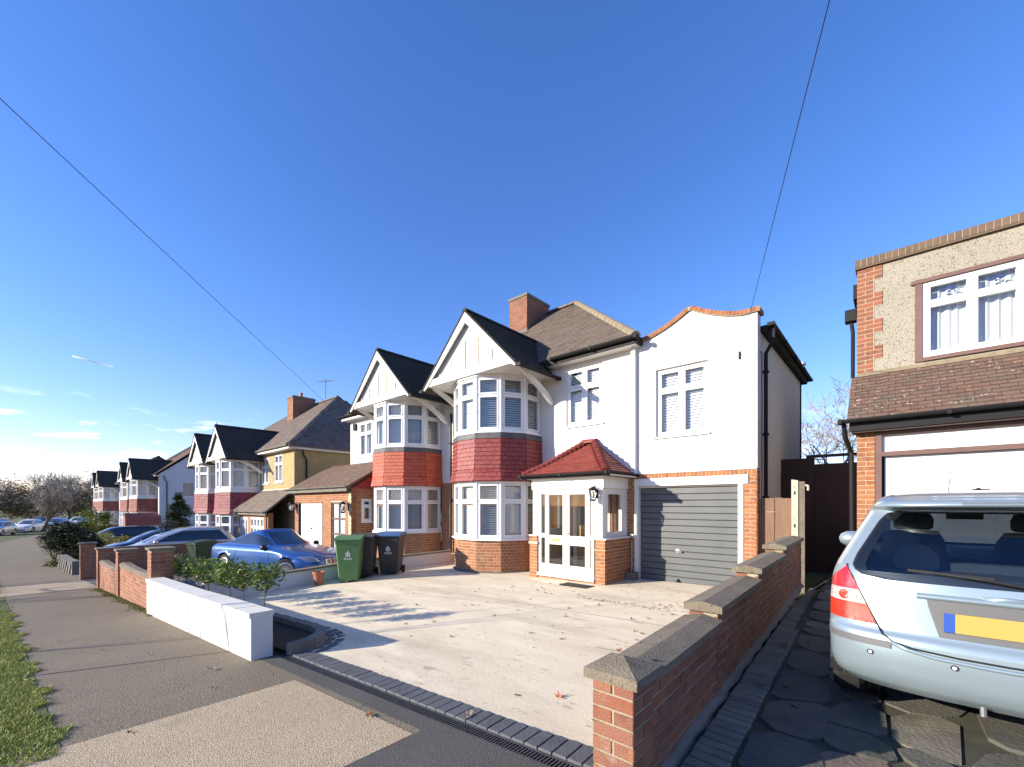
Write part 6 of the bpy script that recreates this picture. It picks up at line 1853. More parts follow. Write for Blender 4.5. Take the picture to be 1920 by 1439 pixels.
# blue coupe -------------------------------------------------------------
cw = [(.17, .80), (.25, .86), (.40, .885), (.62, .89), (.80, .875), (.88, .83), (.94, .76), (1.10, .68), (1.25, .60), (1.33, .53), (1.37, .42), (1.39, .2)]
cr_ = [(.17, .06), (.28, .0), (.55, .0), (.75, .03), (.86, .08), (.92, .20), (.955, .62), (1.05, .85), (1.20, 1.25), (1.30, 1.60), (1.36, 1.95), (1.39, 2.2)]
cf_ = [(.17, 4.50), (.25, 4.58), (.45, 4.58), (.60, 4.54), (.68, 4.42), (.76, 4.12), (.84, 3.70), (.90, 3.30), (.94, 3.12), (1.05, 2.90), (1.20, 2.60), (1.30, 2.42), (1.36, 2.30), (1.39, 2.25)]
cb = CarBody(cw, cr_, cf_, .45, .75, 2.6)
czs = [.17, .21, .25, .30, .35, .40, .45, .50, .55, .60, .64, .68, .72, .76, .80, .83, .86, .88, .90, .92, .94, .955, .98, 1.02, 1.06, 1.10, 1.15, 1.2, 1.25, 1.3, 1.33, 1.35, 1.37, 1.385]
gcx, gcy = -12.15, 3.72
make_car('blue_car', 'metallic blue two-door coupe parked behind the knee-high divider wall', (-16.33, 4.51, gz(-14.2, 4.8) + .006), -math.radians(90 - 15.7), 'paint_blue', cb, czs,
         [(.98, .32, .365), (3.74, .32, .365)], .9, 1.39,
         [(.955, 1.30, 'rear', lambda z: -cb.w(z) * .80, lambda z: cb.w(z) * .80, 'rear_window'), (.96, 1.31, 'front', lambda z: -cb.w(z) * .86, lambda z: cb.w(z) * .86, 'windscreen'),
          (.955, 1.27, 'side', T_((.955, .98), (1.05, 1.10), (1.15, 1.42), (1.27, 1.85)), T_((.955, 3.00), (1.05, 2.74), (1.15, 2.48), (1.27, 2.12)), 'side_window')],
         .318, steer=.5, spokes=14,
         lamps=[(.56, .70, 'front', T_((.56, .40), (.70, .47)), T_((.56, .72), (.70, .80)), 'headlamp', 'headlight', True), (.66, .80, 'rear', C_(.52), T_((.66, .84), (.80, .80)), 'lamp_red', 'tail_light', True),
                (.46, .60, 'front', C_(.04), C_(.22), 'metal_chrome', 'grille_frame', True), (.475, .585, 'front', C_(.055), C_(.205), 'trim_black', 'grille', True), (.24, .36, 'front', C_(-.45), C_(.45), 'trim_black', 'air_intake', False)],
         plate=('front', .40, 'plate_white'), mirrors=(2.82, .90), kind='coupe', doors=(((1.62, .93), (1.45, .35)), ((3.02, .90), (3.10, .35)), ((1.45, .35), (3.10, .30))))

# hatchbacks / estates behind the brick wall ------------------------------
def family_car(name, label, loc, rz, paint, L=4.2, W=.87, H=1.5, estate=False, group=None, hood=.95, steep=.85, lights=True):
    k = H / 1.5
    w = [(.18, W - .07), (.26, W - .02), (.5, W), (.75, W - .01), (.95, W - .05), (1.0, W - .10), (1.2 * k, W - .19), (1.38 * k, W - .27), (1.45 * k, W - .34), (1.48 * k, W - .46), (H, W - .62)]
    r0 = .35 if estate else .45
    r = [(.18, .05), (.3, .0), (.6, .02), (.9, .06), (1.0, .10), (1.35 * k, r0), (1.45 * k, r0 + .15), (H, r0 + .6)]
    f = [(.18, L - .05), (.3, L), (.55, L - .02), (.66, L - .10), (.78, L - .35), (.88, L - .72), (.97, L - hood - .12), (1.2 * k, L - hood - steep * .55), (1.38 * k, L - hood - steep), (1.45 * k, L - hood - steep - .25), (H, L - hood - steep - .7)]
    b = CarBody(w, r, f, .4, .6, 2.7)
    zs = [.18, .22, .28, .35, .42, .5, .58, .66, .72, .78, .83, .88, .93, .97, 1.0, 1.05, 1.1, 1.2 * k, 1.28 * k, 1.38 * k, 1.42 * k, 1.45 * k, 1.48 * k, 1.49 * k]
    zt = 1.38 * k
    return make_car(name, label, loc, rz, paint, b, zs, [(.75, .32, .36), (L - .85, .32, .36)], .97, H,
        [(1.0, zt, 'rear', lambda z: -b.w(z) * .85, lambda z: b.w(z) * .85, 'rear_window'), (.99, zt, 'front', lambda z: -b.w(z) * .9, lambda z: b.w(z) * .9, 'windscreen'),
         (1.0, zt - .03, 'side', T_((1.0, .45), (zt, r0 + .32)), T_((1.0, L - hood - .42), (zt, L - hood - steep - .42)), 'side_window')], .31, spokes=7,
        lamps=[(.62, .74, 'front', C_(.42), T_((.62, W - .13), (.74, W - .15)), 'headlamp', 'headlight', True), (.7, .95, 'rear', C_(W - .28), T_((.7, W - .06), (.95, W - .10)), 'lamp_red', 'tail_light', True),
               (.26, .38, 'front', C_(-.5), C_(.5), 'trim_black', 'air_intake', False)],
        plate=('front', .48, 'plate_white'), mirrors=(L - hood - .62, 1.0), group=group, doors=(((1.25, 1.0), (1.25, .35)), ((2.15, 1.0), (2.15, .35))))
family_car('silver_car', 'silver people carrier parked beyond the dark side wall', (-22.3, 6.3, gz(-22, 4)), math.radians(180 - 6), 'paint_silver', 4.3, .88, 1.56, hood=.80, steep=1.15)
family_car('navy_car', 'dark navy estate car parked beside the silver people carrier', (-26.6, 6.5, gz(-26.5, 4)), math.radians(180 - 4), 'paint_navy', 4.6, .89, 1.52, True, hood=1.05, steep=.95)
family_car('black_car', 'black estate car in the forecourt of the house with the shaded side wall', (-38.5, 6.3, gz(-38, 4)), math.radians(180), 'paint_black', 4.6, .89, 1.55, True)
# cars along the road in the distance
sA = math.atan(.045)
for (x, off, p, lab) in ((-71.5, -3.75, 'paint_silver', 'silver hatchback parked at the kerb far down the street'), (-77.5, -3.75, 'paint_white_car', 'white hatchback parked beyond the distant silver one'),
                         (-83.5, -3.75, 'paint_silver', 'pale distant car parked before the brown copse'), (-80, -7.4, 'paint_navy', 'dark distant car on the far side of the street'), (-90, -7.4, 'paint_black', 'small black car at the far bend of the street'),
                         (-89.5, -3.75, 'paint_white_car', 'tiny white car parked at the bend before the trees')):
    sl = math.atan((yv(x + 1) - yv(x - 1)) / 2)
    family_car('parked_car', lab, (x, yv(x) + off, gz(x, -3) - .03), -math.pi / 2 + sl, p, 4.1)

# silver-blue hatchback in the neighbour's drive ----------------------------
jw = [(.22, .76), (.28, .81), (.36, .83), (.55, .838), (.75, .838), (.92, .825), (1.0, .80), (1.1, .755), (1.25, .685), (1.38, .62), (1.44, .585), (1.48, .54), (1.505, .46), (1.52, .34), (1.527, .2)]
jr = [(.22, .10), (.27, .04), (.34, .01), (.45, .0), (.58, .01), (.60, .045), (.70, .06), (.85, .075), (.97, .11), (1.05, .16), (1.2, .27), (1.36, .40), (1.385, .40), (1.40, .30), (1.43, .30), (1.46, .36), (1.49, .52), (1.515, .95), (1.527, 1.3)]
jf = [(.22, 3.76), (.30, 3.84), (.55, 3.83), (.66, 3.75), (.76, 3.55), (.86, 3.25), (.95, 2.95), (1.0, 2.80), (1.2, 2.42), (1.38, 2.10), (1.44, 1.98), (1.49, 1.8), (1.515, 1.6), (1.527, 1.45)]
jb = CarBody(jw, jr, jf, .34, .65, 2.9, bow=.03)
jzs = [.22, .24, .26, .28, .31, .34, .38, .42, .46, .50, .54, .57, .59, .602, .63, .66, .70, .74, .78, .82, .86, .90, .94, .97, 1.0, 1.03, 1.06, 1.09, 1.12, 1.15, 1.18, 1.21, 1.24, 1.27, 1.30, 1.33, 1.36, 1.375, 1.388, 1.40, 1.415, 1.43, 1.445, 1.46, 1.475, 1.49, 1.503, 1.515, 1.524]
JZ = thing('hatchback', 'silver-blue hatchback parked nose-in on crazy paving before the white garage', 'car', (0.475, 3.60, gz(0.4, 4.3) + .014), None, math.radians(0.0), local=True)
rwx = lambda z: lerp_tab([(.925, .52), (.945, .64), (.97, .675), (1.0, .69), (1.06, .675), (1.2, .605), (1.32, .545), (1.36, .505), (1.375, .44)], z)
sw0 = T_((1.0, .72), (1.12, .74), (1.25, .80), (1.34, .92)); sw1 = T_((1.0, 2.72), (1.12, 2.48), (1.25, 2.22), (1.34, 2.02))
ww_ = lambda z: jb.w(z) * .88
def jskip(c):
    if .975 < c.z < 1.35 and c.y < .75 and abs(c.x) < rwx(c.z) - .035: return True
    if 1.015 < c.z < 1.35:
        if c.y > 1.7 and abs(c.x) < ww_(c.z) - .03 and c.y > jb.front(c.x, c.z) - .05 and abs(c.x) < jb.w(c.z) * .9: return True
        if abs(c.x) > jb.w(c.z) * .93 and sw0(c.z) + .04 < c.y < sw1(c.z) - .04 and c.z < 1.33: return True
    return False
sh = car_shell(jb, jzs, [(.64, .30, .335), (3.09, .30, .335)], jskip, nr=22, nm=44, nf=14)
put('body', weld(sh.mesh('body', 'paint_silver_blue', True)), JZ)
mb = MB()
o = jb.outline(.24)
mb.poly([Vector((x * .95, y, .30)) for x, y in o] + [Vector((-x * .95, y, .30)) for x, y in o[::-1]])
for (ay, az, R) in ((.64, .30, .335), (3.09, .30, .335)):
    for s in (1, -1):
        rows = [[Vector((xx * s, ay + (R + .004) * math.cos(a), az + (R + .004) * math.sin(a))) for a in [math.pi * k / 14 * 1.15 - .23 for k in range(15)]] for xx in (.833, .56)]
        mb.grid(rows); mb.add([Vector((.57 * s, ay + R * math.cos(2 * math.pi * k / 16), az + R * math.sin(2 * math.pi * k / 16))) for k in range(16)], [tuple(range(16))])
mb.box(-.5, .5, .12, .5, .24, .32)
mb.build('underbody', 'trim_black', JZ)
for ay in (.64, 3.09):
    for s in (1, -1): wheel(JZ, .825 * s, ay, .292, s, .18, 9)
# rear window: clear glass with a black printed border
Z = [.925, .945, .97] + zrange(1.0, 1.34, 9) + [1.355, 1.368, 1.375]
patch(end_patch(jb, Z, lambda z: -rwx(z), rwx, 'rear', .006, 22), 'rear_window', 'glass_car', JZ)
rim = MB()
Zf = Z
outer = end_patch(jb, Zf, lambda z: -rwx(z) - .012, lambda z: rwx(z) + .012, 'rear', .004, 40)
R0, R1 = 2, len(Zf) - 3
for i in range(len(outer) - 1):
    for j in range(40):
        q = [outer[i][j], outer[i][j + 1], outer[i + 1][j + 1], outer[i + 1][j]]
        x = abs((q[0].x + q[1].x) / 2)
        if i < R0 or i >= R1 or x > rwx(Zf[i]) - .06: rim.add(q, [(0, 1, 2, 3)])
rim.build('window_border', 'trim_black', JZ)
for s in (1, -1):
    patch(side_patch(jb, zrange(1.0, 1.345, 10), sw0, sw1, s, .005, 20), 'side_window', 'glass_car', JZ)
    m = MB()
    for y in (1.18, 1.86):
        m.grid([[Vector((s * (jb.side(y + d, z) + .007), y + d - (z - 1.0) * .1, z)) for d in ((-.035, .035) if s > 0 else (.035, -.035))] for z in zrange(1.0, 1.345, 8)])
    m.build('door_pillar', 'trim_black', JZ)
    m = MB(); x = jb.side(2.55, 1.0)
    m.lathe([(.02, 0), (.07, .03), (.09, .09), (.085, .17), (.05, .22), (.01, .235)], 12, Vector((s * (x - .0), 2.58, 1.03)), Vector((s, -.1, .03)))
    m.build('wing_mirror', 'paint_silver_blue', JZ, smooth=True)
    m = MB(); m.box(s * (x + .035) - .05 * (s < 0) - .0, s * (x + .035) + .05 * (s > 0) + .06 * s * 0, 2.52, 2.53, .99, 1.07); m.build('mirror_glass', 'metal_chrome', JZ)
    # door handles and gaps
    for (pa, pb_) in (((1.86, 1.0), (1.86, .3)), ((1.05, 1.0), (.95, .62)), ((1.86, .30), (2.75, .30)), ((2.78, .98), (2.76, .32))):
        m = MB(); pts = [Vector((s * (jb.side(pa[0] + (pb_[0] - pa[0]) * i / 8, pa[1] + (pb_[1] - pa[1]) * i / 8) + .001), pa[0] + (pb_[0] - pa[0]) * i / 8, pa[1] + (pb_[1] - pa[1]) * i / 8)) for i in range(9)]
        m.tube(pts, .0035, 4); m.build('door_gap', 'trim_black', JZ)
    for y in (1.18, 2.02):
        m = MB(); m.tube([Vector((s * (.838 + .0), y - .1, .86)), Vector((s * .858, y - .07, .86)), Vector((s * .858, y + .07, .86)), Vector((s * .838, y + .1, .86))], .014, 8); m.build('door_handle', 'paint_silver_blue', JZ, smooth=True)
patch(end_patch(jb, zrange(1.0, 1.37, 8), lambda z: -ww_(z), ww_, 'front', .005, 20), 'windscreen', 'glass_car', JZ)
# tail lights: red, clear, orange-red bands wrapping the corners
inn = lambda z: lerp_tab([(.60, .555), (.70, .60), (.80, .645), (.90, .69), (.99, .735)], z)
out = lambda z: jb.w(z) * .992
for (z0, z1, mat, nm_) in ((.635, .752, 'lamp_orange_red', 'tail_light'), (.754, .838, 'lamp_clear', 'tail_light'), (.84, 1.0, 'lamp_red', 'tail_light')):
    for s in (1, -1):
        Zs = zrange(z0, z1, 6)
        lo = (lambda z: max(inn(z), inn(z) + (.66 - z) * .6 if z < .66 else 0)) ; hi = lambda z: out(z) - (.07 * max(0, (z - .9) / .1) if z > .9 else 0)
        rows = end_patch(jb, Zs, (lambda z: inn(z)) if s > 0 else (lambda z: -hi(z)), hi if s > 0 else (lambda z: -inn(z)), 'rear', .012, 12)
        patch(rows, nm_, mat, JZ)
for s in (1, -1):
    for (dx, r_) in ((.10, .034), (.055, .03)):
        m = MB(); x = s * (inn(.796) + dx); y = jb.rear(abs(x), .796)
        m.lathe([(r_, 0), (r_ * .95, .006), (r_ * .5, .003), (.001, .004)], 16, Vector((x, y - .012, .796)), Vector((s * .5, -1, 0))); m.build('lamp_bulb', 'lamp_clear' if r_ < .033 else 'lamp_orange_red', JZ, smooth=True)
    # bumper rub strip
    patch(end_patch(jb, zrange(.505, .548, 3), (lambda z: .50) if s > 0 else (lambda z: -jb.w(z) * .995), (lambda z: jb.w(z) * .995) if s > 0 else (lambda z: -.50), 'rear', .009, 14), 'rub_strip', 'trim_grey', JZ)
    m = MB(); x = s * .60
    for xx in (s * .60, s * .22):
        m.lathe([(.016, 0), (.016, .007), (.010, .0075), (.010, .0085), (.001, .0085)], 14, Vector((xx, jb.rear(abs(xx), .46) - .004, .46)), Vector((s * .35 * abs(xx) / .6, -1, 0)))
    m.build('parking_sensor', 'trim_black', JZ)
    m = MB()
    for xx in (s * .60, s * .22): m.lathe([(.010, 0), (.001, .001)], 12, Vector((xx, jb.rear(abs(xx), .46) - .014, .46)), Vector((s * .35 * abs(xx) / .6, -1, 0)))
    m.build('sensor_cap', 'paint_white_car', JZ)
# tailgate outline: dark gap following the lights down into the bumper
m = MB()
gap = [(.735, .995), (.70, .92), (.655, .82), (.61, .72), (.565, .63), (.54, .585), (.49, .55), (.40, .528), (.2, .515), (0, .512)]
pts = [Vector((x, jb.rear(x, z) - .002, z)) for x, z in gap]; pts += [Vector((-p.x, p.y, p.z)) for p in pts[-2::-1]]
m.tube(pts, .006, 6); m.build('tailgate_gap', 'trim_black', JZ)
m = MB(); pts = [Vector((x, jb.rear(x, z) - .004, z)) for x, z in [(.50, .545), (.42, .515), (.3, .495), (.1, .487), (0, .486)]]; pts += [Vector((-p.x, p.y, p.z)) for p in pts[-2::-1]]
m.tube(pts, .012, 8); m.build('bumper_lip', 'paint_silver_blue', JZ, smooth=True)
# number plate recess and plate
rec = lambda z: lerp_tab([(.60, .275), (.65, .29), (.80, .33), (.835, .335)], z)
patch(end_patch(jb, zrange(.615, .83, 5), lambda z: -rec(z), rec, 'rear', .003, 10), 'plate_recess', 'trim_grey', JZ)
m = MB(); y = jb.rear(0, .71) - .018; m.box(-.262, .262, y - .004, y + .004, .655, .767); PLT = m.build('number_plate', 'plate_yellow', JZ)
m = MB(); m.box(-.262, -.215, y - .006, y - .0045, .655, .767); m.build('plate_band', 'plate_blue', PLT)
m = MB(); m.grid([[Vector((x, jb.rear(x, .82) - d, z)) for x in [-.38 + .76 * i / 12 for i in range(13)]] for d, z in ((.002, .868), (.022, .86), (.028, .845), (.006, .832))]); m.build('plate_garnish', 'paint_silver_blue', JZ, smooth=True)
m = MB(); m.tube([(-.10, jb.rear(0, .87) - .008, .868), (.0, jb.rear(0, .87) - .012, .875), (.12, jb.rear(.1, .87) - .008, .868)], .012, 8); m.build('tailgate_handle', 'paint_silver_blue', JZ, smooth=True)
# wiper
m = MB(); m.tube([(.16, jb.rear(.1, .93) - .02, .93), (.06, jb.rear(0, .95) - .035, .955), (-.10, jb.rear(.12, .97) - .035, .978), (-.30, jb.rear(.3, .985) - .02, .992)], .011, 8, r1=.007)
m.bar((-.42, jb.rear(.42, .995) - .012, .998), (-.05, jb.rear(.05, .985) - .014, .982), .012, .016); m.lathe([(.03, 0), (.028, .03), (.012, .04)], 12, Vector((.16, jb.rear(.16, .925) - .0, .925)), Vector((0, -1, .2))); m.build('rear_wiper', 'trim_black', JZ)
# spoiler and high level brake light
m = MB(); m.grid([[Vector((x, (jb.rear(x, zz) if k_ else jb.rear(x, zz)) - d, zz)) for x in [-.54 + 1.08 * i / 20 for i in range(21)]] for (d, zz, k_) in ((-.02, 1.47, 0), (.03, 1.445, 0), (.075, 1.418, 0), (.07, 1.402, 0), (.02, 1.39, 0), (-.08, 1.385, 0))]); m.build('roof_spoiler', 'paint_silver_blue', JZ, smooth=True)
m = MB(); m.grid([[Vector((x, jb.rear(x, 1.41) - .076 + d, z)) for x in [-.17 + .34 * i / 8 for i in range(9)]] for (d, z) in ((.012, 1.428), (.0, 1.412))]); m.build('brake_light', 'trim_grey', JZ)
m = MB(); m.tube([(-.12, 2.0, 1.49), (-.12, 1.62, 1.80)], .0035, 5, r1=.002); m.lathe([(.02, 0), (.012, .03)], 8, Vector((-.12, 2.0, 1.49))); m.build('aerial', 'trim_black', JZ)
# washer nozzle on the bumper underside / tow eye
m = MB(); m.tube([(-.1, .05, .25), (-.1, .03, .20)], .015, 8); m.build('tow_eye', 'trim_grey', JZ)
# inside: seats, shelf, dashboard
def seat(x, y, hr=True, back_h=.62, w=.24):
    m = MB()
    rows = []
    for (dy, z, ww__) in ((.0, .62, w), (-.05, .75, w), (-.10, .95, w * .98), (-.15, 1.10, w * .86), (-.18, 1.18, w * .70)):
        rows.append([Vector((x + ww__ * math.sin(a) * (1 if True else 0), y + dy - .07 * math.cos(a), z)) for a in [2 * math.pi * k / 16 for k in range(17)]])
    m.grid(rows); m.poly(rows[-1][:-1])
    o = m.build('seat', 'seat_fabric', JZ, smooth=True)
    if hr:
        m = MB(); rows = []
        for (z, ww__) in ((1.19, .11), (1.21, .135), (1.28, .14), (1.33, .12), (1.345, .06)):
            rows.append([Vector((x + ww__ * math.sin(a), y - .20 - .05 * math.cos(a), z)) for a in [2 * math.pi * k / 14 for k in range(15)]])
        m.grid(rows); m.poly(rows[-1][:-1]); m.build('headrest', 'seat_fabric', o, smooth=True)
seat(-.36, 1.95); seat(.36, 1.95)
m = MB(); m.box(-.62, .62, .95, 1.08, .55, .98); m.build('rear_seat', 'seat_fabric', JZ)
for x in (-.36, .36):
    m = MB(); m.lathe([(.13, -.05), (.13, .05)], 18, Vector((x, .98, .98)), Vector((0, 1, 0))); m.build('rear_headrest', 'seat_grey', JZ)
m = MB(); m.box(-.66, .66, .25, .95, .90, .92); m.build('parcel_shelf', 'seat_fabric', JZ)
m = MB(); m.grid([[Vector((x, y, z)) for x in (-.68, -.3, 0, .3, .68)] for (y, z) in ((2.35, .60), (2.38, .88), (2.42, .98), (2.62, 1.01), (2.85, .99))]); m.build('dashboard', 'seat_grey', JZ, smooth=True)
m = MB(); m.box(-.1, .1, 2.355, 2.375, .80, .90); m.build('radio', 'trim_black', JZ)
m = MB(); m.box(.13, .16, 2.36, 2.37, .84, .88); m.build('hazard_switch', 'lamp_red', JZ)
m = MB(); m.tube([Vector((.36 + .17 * math.cos(a), 2.28 - .05 * math.sin(a), .93 + .16 * math.sin(a))) for a in [2 * math.pi * k / 24 for k in range(25)]], .014, 8, caps=False); m.build('steering_wheel', 'trim_black', JZ)
m = MB(); m.box(-.7, .7, .35, 2.9, .40, .44); m.build('cabin_floor', 'trim_black', JZ)
m = MB(); m.box(-.12, .12, 2.18, 2.20, 1.28, 1.33); m.build('rear_view_mirror', 'trim_black', JZ)

# ------------------------------------------------------------------ side gate, fence, concrete post
fe = thing('side_fence', 'short brown vertical board fence between the white house and the stepped wall', 'fence', (-1.65, 9.15, gz(-1.65, 9.1)))
x = -1.905
k = 0
while x < -1.40:
    m_ = MB(); y = 9.16 - (.014 if k % 2 else 0); w_ = (.10, .135, .12, .15)[k % 4]
    m_.box(x, x + w_, y, y + .018, .0, 1.77 + .006 * (k % 3)); m_.build('board', 'fence_brown', fe)
    x += w_ - .004; k += 1
mb = MB(); mb.box(-1.905, -1.36, 9.18, 9.23, 1.45, 1.53); mb.box(-1.905, -1.36, 9.18, 9.23, .4, .48); mb.build('rail', 'fence_brown', fe)
mb = MB(); mb.box(-1.80, -1.66, 9.138, 9.144, 1.515, 1.525); mb.build('latch', 'metal_chrome', fe)
po = thing('fence_post', 'pale concrete fence post with bolt holes standing on the stepped wall', 'post', (-1.31, 9.05, gz(-1.2, 9.0)))
mb = MB(); mb.hexa([(-1.385, 9.0, 0), (-1.285, 9.0, 0), (-1.285, 9.11, 0), (-1.385, 9.11, 0), (-1.385, 9.0, 2.10), (-1.285, 9.0, 2.08), (-1.285, 9.11, 2.08), (-1.385, 9.11, 2.10)]); mb.build('shaft', 'post_concrete', po)
for (z, w, h) in ((1.86, .022, .06), (1.97, .014, .014), (1.40, .014, .014), (1.28, .024, .06)):
    mb = MB(); mb.box(-1.335 - w / 2, -1.335 + w / 2, 8.994, 8.999, z - h / 2, z + h / 2); mb.build('bolt_hole', 'plastic_black', po)
mb = MB(); mb.box(-1.28, -1.19, 9.02, 9.10, 0, 2.06); mb.build('timber_backing', 'bark', po)
mb = MB(); mb.tube([(-1.2, 9.05, 2.0), (-1.14, 9.03, 1.98), (-1.14, 9.03, 1.90)], .02, 8); mb.build('hinge', 'post_concrete', po)
ga_ = thing('passage_gate', 'tall dark timber gate closing the side passage beside the pebbledashed house', 'gate', (-.85, 11.2, gz(-.8, 9.9)))
x = -1.30; k = 0
while x < -.52:
    m_ = MB(); m_.box(x, x + .104, 11.2 + .006 * (k % 2), 11.22 + .006 * (k % 2), .2, 2.52); m_.build('board', 'gate_dark', ga_); x += .102; k += 1
mb = MB(); mb.box(-1.45, -1.31, 11.18, 11.3, .2, 2.72); mb.box(-.52, -.47, 11.19, 11.28, .2, 2.68); mb.box(-1.31, -.47, 11.2, 11.26, 2.66, 2.72); mb.build('gate_frame', 'gate_dark', ga_)
mb = MB(); mb.box(-1.92, -1.45, 11.2, 11.25, .2, 2.66); mb.build('side_screen', 'gate_dark', ga_)
# grey timber fence between the yellow house and the garage
gf = thing('timber_fence', 'weathered grey timber fence between the brick garage and yellow house', 'fence', (-19.1, 8.2, gz(-19.1, 8)))
x = -19.5
while x < -18.78:
    m_ = MB(); m_.box(x, x + .11, 7.9, 7.92, gz(-19, 8) - .1, 1.05); m_.build('board', 'fence_grey', gf); x += .115
mb = MB(); mb.box(-19.5, -18.76, 7.87, 7.90, .82, .92); mb.build('rail', 'fence_brown', gf)

# ------------------------------------------------------------------ bins and pot
def bin_(name, label, x, y, rz, mat, lid, badge=True, open_lid=False):
    t = thing(name, label, 'wheelie bin', (x, y, gz(x, y) + .006), 'wheelie bins by the divider wall', rz, local=True)
    m = MB()
    secs = [(.05, .20, .24), (.10, .215, .25), (.90, .275, .325), (.93, .285, .34), (.97, .285, .34)]
    rows = []
    for (z, a, b) in secs:
        c = .03
        rows.append([V((-a + c, -b, z)), V((a - c, -b, z)), V((a, -b + c, z)), V((a, b - c, z)), V((a - c, b, z)), V((-a + c, b, z)), V((-a, b - c, z)), V((-a, -b + c, z)), V((-a + c, -b, z))])
    m.grid(rows); m.poly(rows[0][:8][::-1]); m.build('body', mat, t)
    m = MB(); a, b = .295, .36
    rows = [[V((x_, -b - .02, .975)), V((x_, -b - .02, 1.0)), V((x_, -.1, 1.055)), V((x_, b - .06, 1.06)), V((x_, b + .04, 1.02)), V((x_, b + .04, .985))] for x_ in (-a, -a * .9, a * .9, a)]
    m.grid(rows); m.poly(rows[0]); m.poly(rows[-1][::-1]); m.build('lid', lid, t)
    m = MB(); m.tube([(-.22, .39, .95), (.22, .39, .95)], .016, 8); m.bar((-.2, .33, .93), (-.2, .40, .95), .03, .03); m.bar((.2, .33, .93), (.2, .40, .95), .03, .03); m.build('handle', mat, t)
    for s in (1, -1):
        m = MB(); m.lathe([(.05, 0), (.1, .0), (.1, .05), (.05, .05)], 16, V((.22 * s, .24, .10)), V((s, 0, 0))); m.build('wheel', 'rubber', t)
    if badge:
        m = MB()
        yz = lambda z: -.25 - (z - .1) * .094 - .004
        def q(x0, x1, z0, z1): m.quad(V((x0, yz(z0), z0)), V((x1, yz(z0), z0)), V((x1, yz(z1), z1)), V((x0, yz(z1), z1)))
        for (x0, x1, z0, z1) in ((-.05, .05, .66, .69), (-.05, -.03, .60, .66), (.03, .05, .60, .66), (-.02, .02, .60, .65), (-.015, .015, .69, .73)): q(x0, x1, z0, z1)
        for zz in (.56, .53):
            for i in range(5): q(-.085 + .036 * i, -.058 + .036 * i, zz, zz + .017)
        m.build('printed_badge', 'bin_print', t)
    return t
bin_('wheelie_bin', 'light green wheelie bin by the knee-high wall, beside the terracotta pot', -9.55, 5.02, math.radians(52), 'bin_green', 'bin_green')
bin_('wheelie_bin', 'plain black wheelie bin standing behind the green one', -9.80, 5.52, math.radians(48), 'bin_black', 'bin_black', badge=False)
bin_('wheelie_bin', 'black wheelie bin with a blue lid nearest the bay window', -9.55, 6.12, math.radians(42), 'bin_black', 'bin_blue')
bin_('wheelie_bin', 'dark green wheelie bin behind the tail of the blue coupe', -18.1, 4.0, math.radians(20), 'bin_green_dark', 'bin_green_dark', badge=False)
m = MB(); pz = gz(-9.82, 4.42) + .006
m.lathe([(.085, 0), (.12, .25), (.135, .26), (.135, .30), (.115, .30), (.105, .22), (.001, .21)], 22, V((-9.82, 4.40, pz)))
m.build('terracotta_pot', 'terracotta', None, smooth=False, label='empty glazed terracotta pot standing against the knee-high pale wall', cat='plant pot')

# ------------------------------------------------------------------ plants
def leaf_cloud(mb, pts, size, r, fold=.35, droop=0.0, narrow=.42, up=.5):
    for p in pts:
        a = r.random() * 6.283; el = r.uniform(-.3, 1.0) * up + droop
        d = V((math.cos(a) * math.cos(el), math.sin(a) * math.cos(el), math.sin(el)))
        s = d.cross(V((0, 0, 1)))
        s = s.normalized() if s.length > .01 else V((1, 0, 0))
        n = s.cross(d)
        L = size * r.uniform(.65, 1.25); w = L * narrow
        tw = r.uniform(-.6, .6); s = s * math.cos(tw) + n * math.sin(tw); n = s.cross(d)
        m1 = p + d * L * .5 - n * L * .04
        mb.add([p, m1 + s * w * .5 + n * w * fold * .5, p + d * L, m1 - s * w * .5 + n * w * fold * .5, m1], [(0, 4, 1), (4, 2, 1), (0, 3, 4), (4, 3, 2)])

def laurel(x, y, h, r0, seed, label):
    r = random.Random(seed); z = gz(x, y) + .04
    t = thing('laurel_shrub', label, 'shrub', (x, y, z), 'small laurels in the bed behind the white wall')
    m = MB(); top = V((x + r.uniform(-.03, .03), y + r.uniform(-.03, .03), z + h * .55))
    m.tube([(x, y, z - .05), (x + r.uniform(-.02, .02), y, z + h * .25), top, top + V((0, 0, h * .25))], .011, 6, r1=.005)
    br = []
    for k in range(7):
        a = r.random() * 6.283; e = top + V((math.cos(a) * r0 * .6, math.sin(a) * r0 * .6, r.uniform(.02, .3) * h))
        m.tube([top - V((0, 0, r.uniform(0, .06))), e], .005, 4, r1=.003); br.append(e)
    m.build('stem', 'bark', t)
    m = MB(); pts = []
    c = top + V((0, 0, h * .16))
    while len(pts) < 430:
        d = V((r.gauss(0, 1), r.gauss(0, 1), r.gauss(0, 1))).normalized() * r.random() ** .45
        pts.append(c + V((d.x * r0, d.y * r0, d.z * h * .22)) )
    leaf_cloud(m, pts, .085, r, up=.9)
    m.build('crown', 'leaf_laurel', t)
def x_of(u):
    k = (u - 960) / 808; A = math.radians(41.7); x = -6.0
    for _ in range(20):
        y = yb(x) + .5
        x = y * (k * math.cos(A) - math.sin(A)) / (math.cos(A) + k * math.sin(A))
    return x
lx = [x_of(u) for u in (496, 462, 436, 413, 391, 369, 351, 336)]
desc = ['standing at the open end of the white wall', 'second from the open end of the white wall', 'third from the open end of the white wall', 'fourth from the open end, beside the wall joint', 'fifth from the open end, just past the wall joint',
        'third from the brick pillar', 'second from the brick pillar', 'next to the brick pillar']
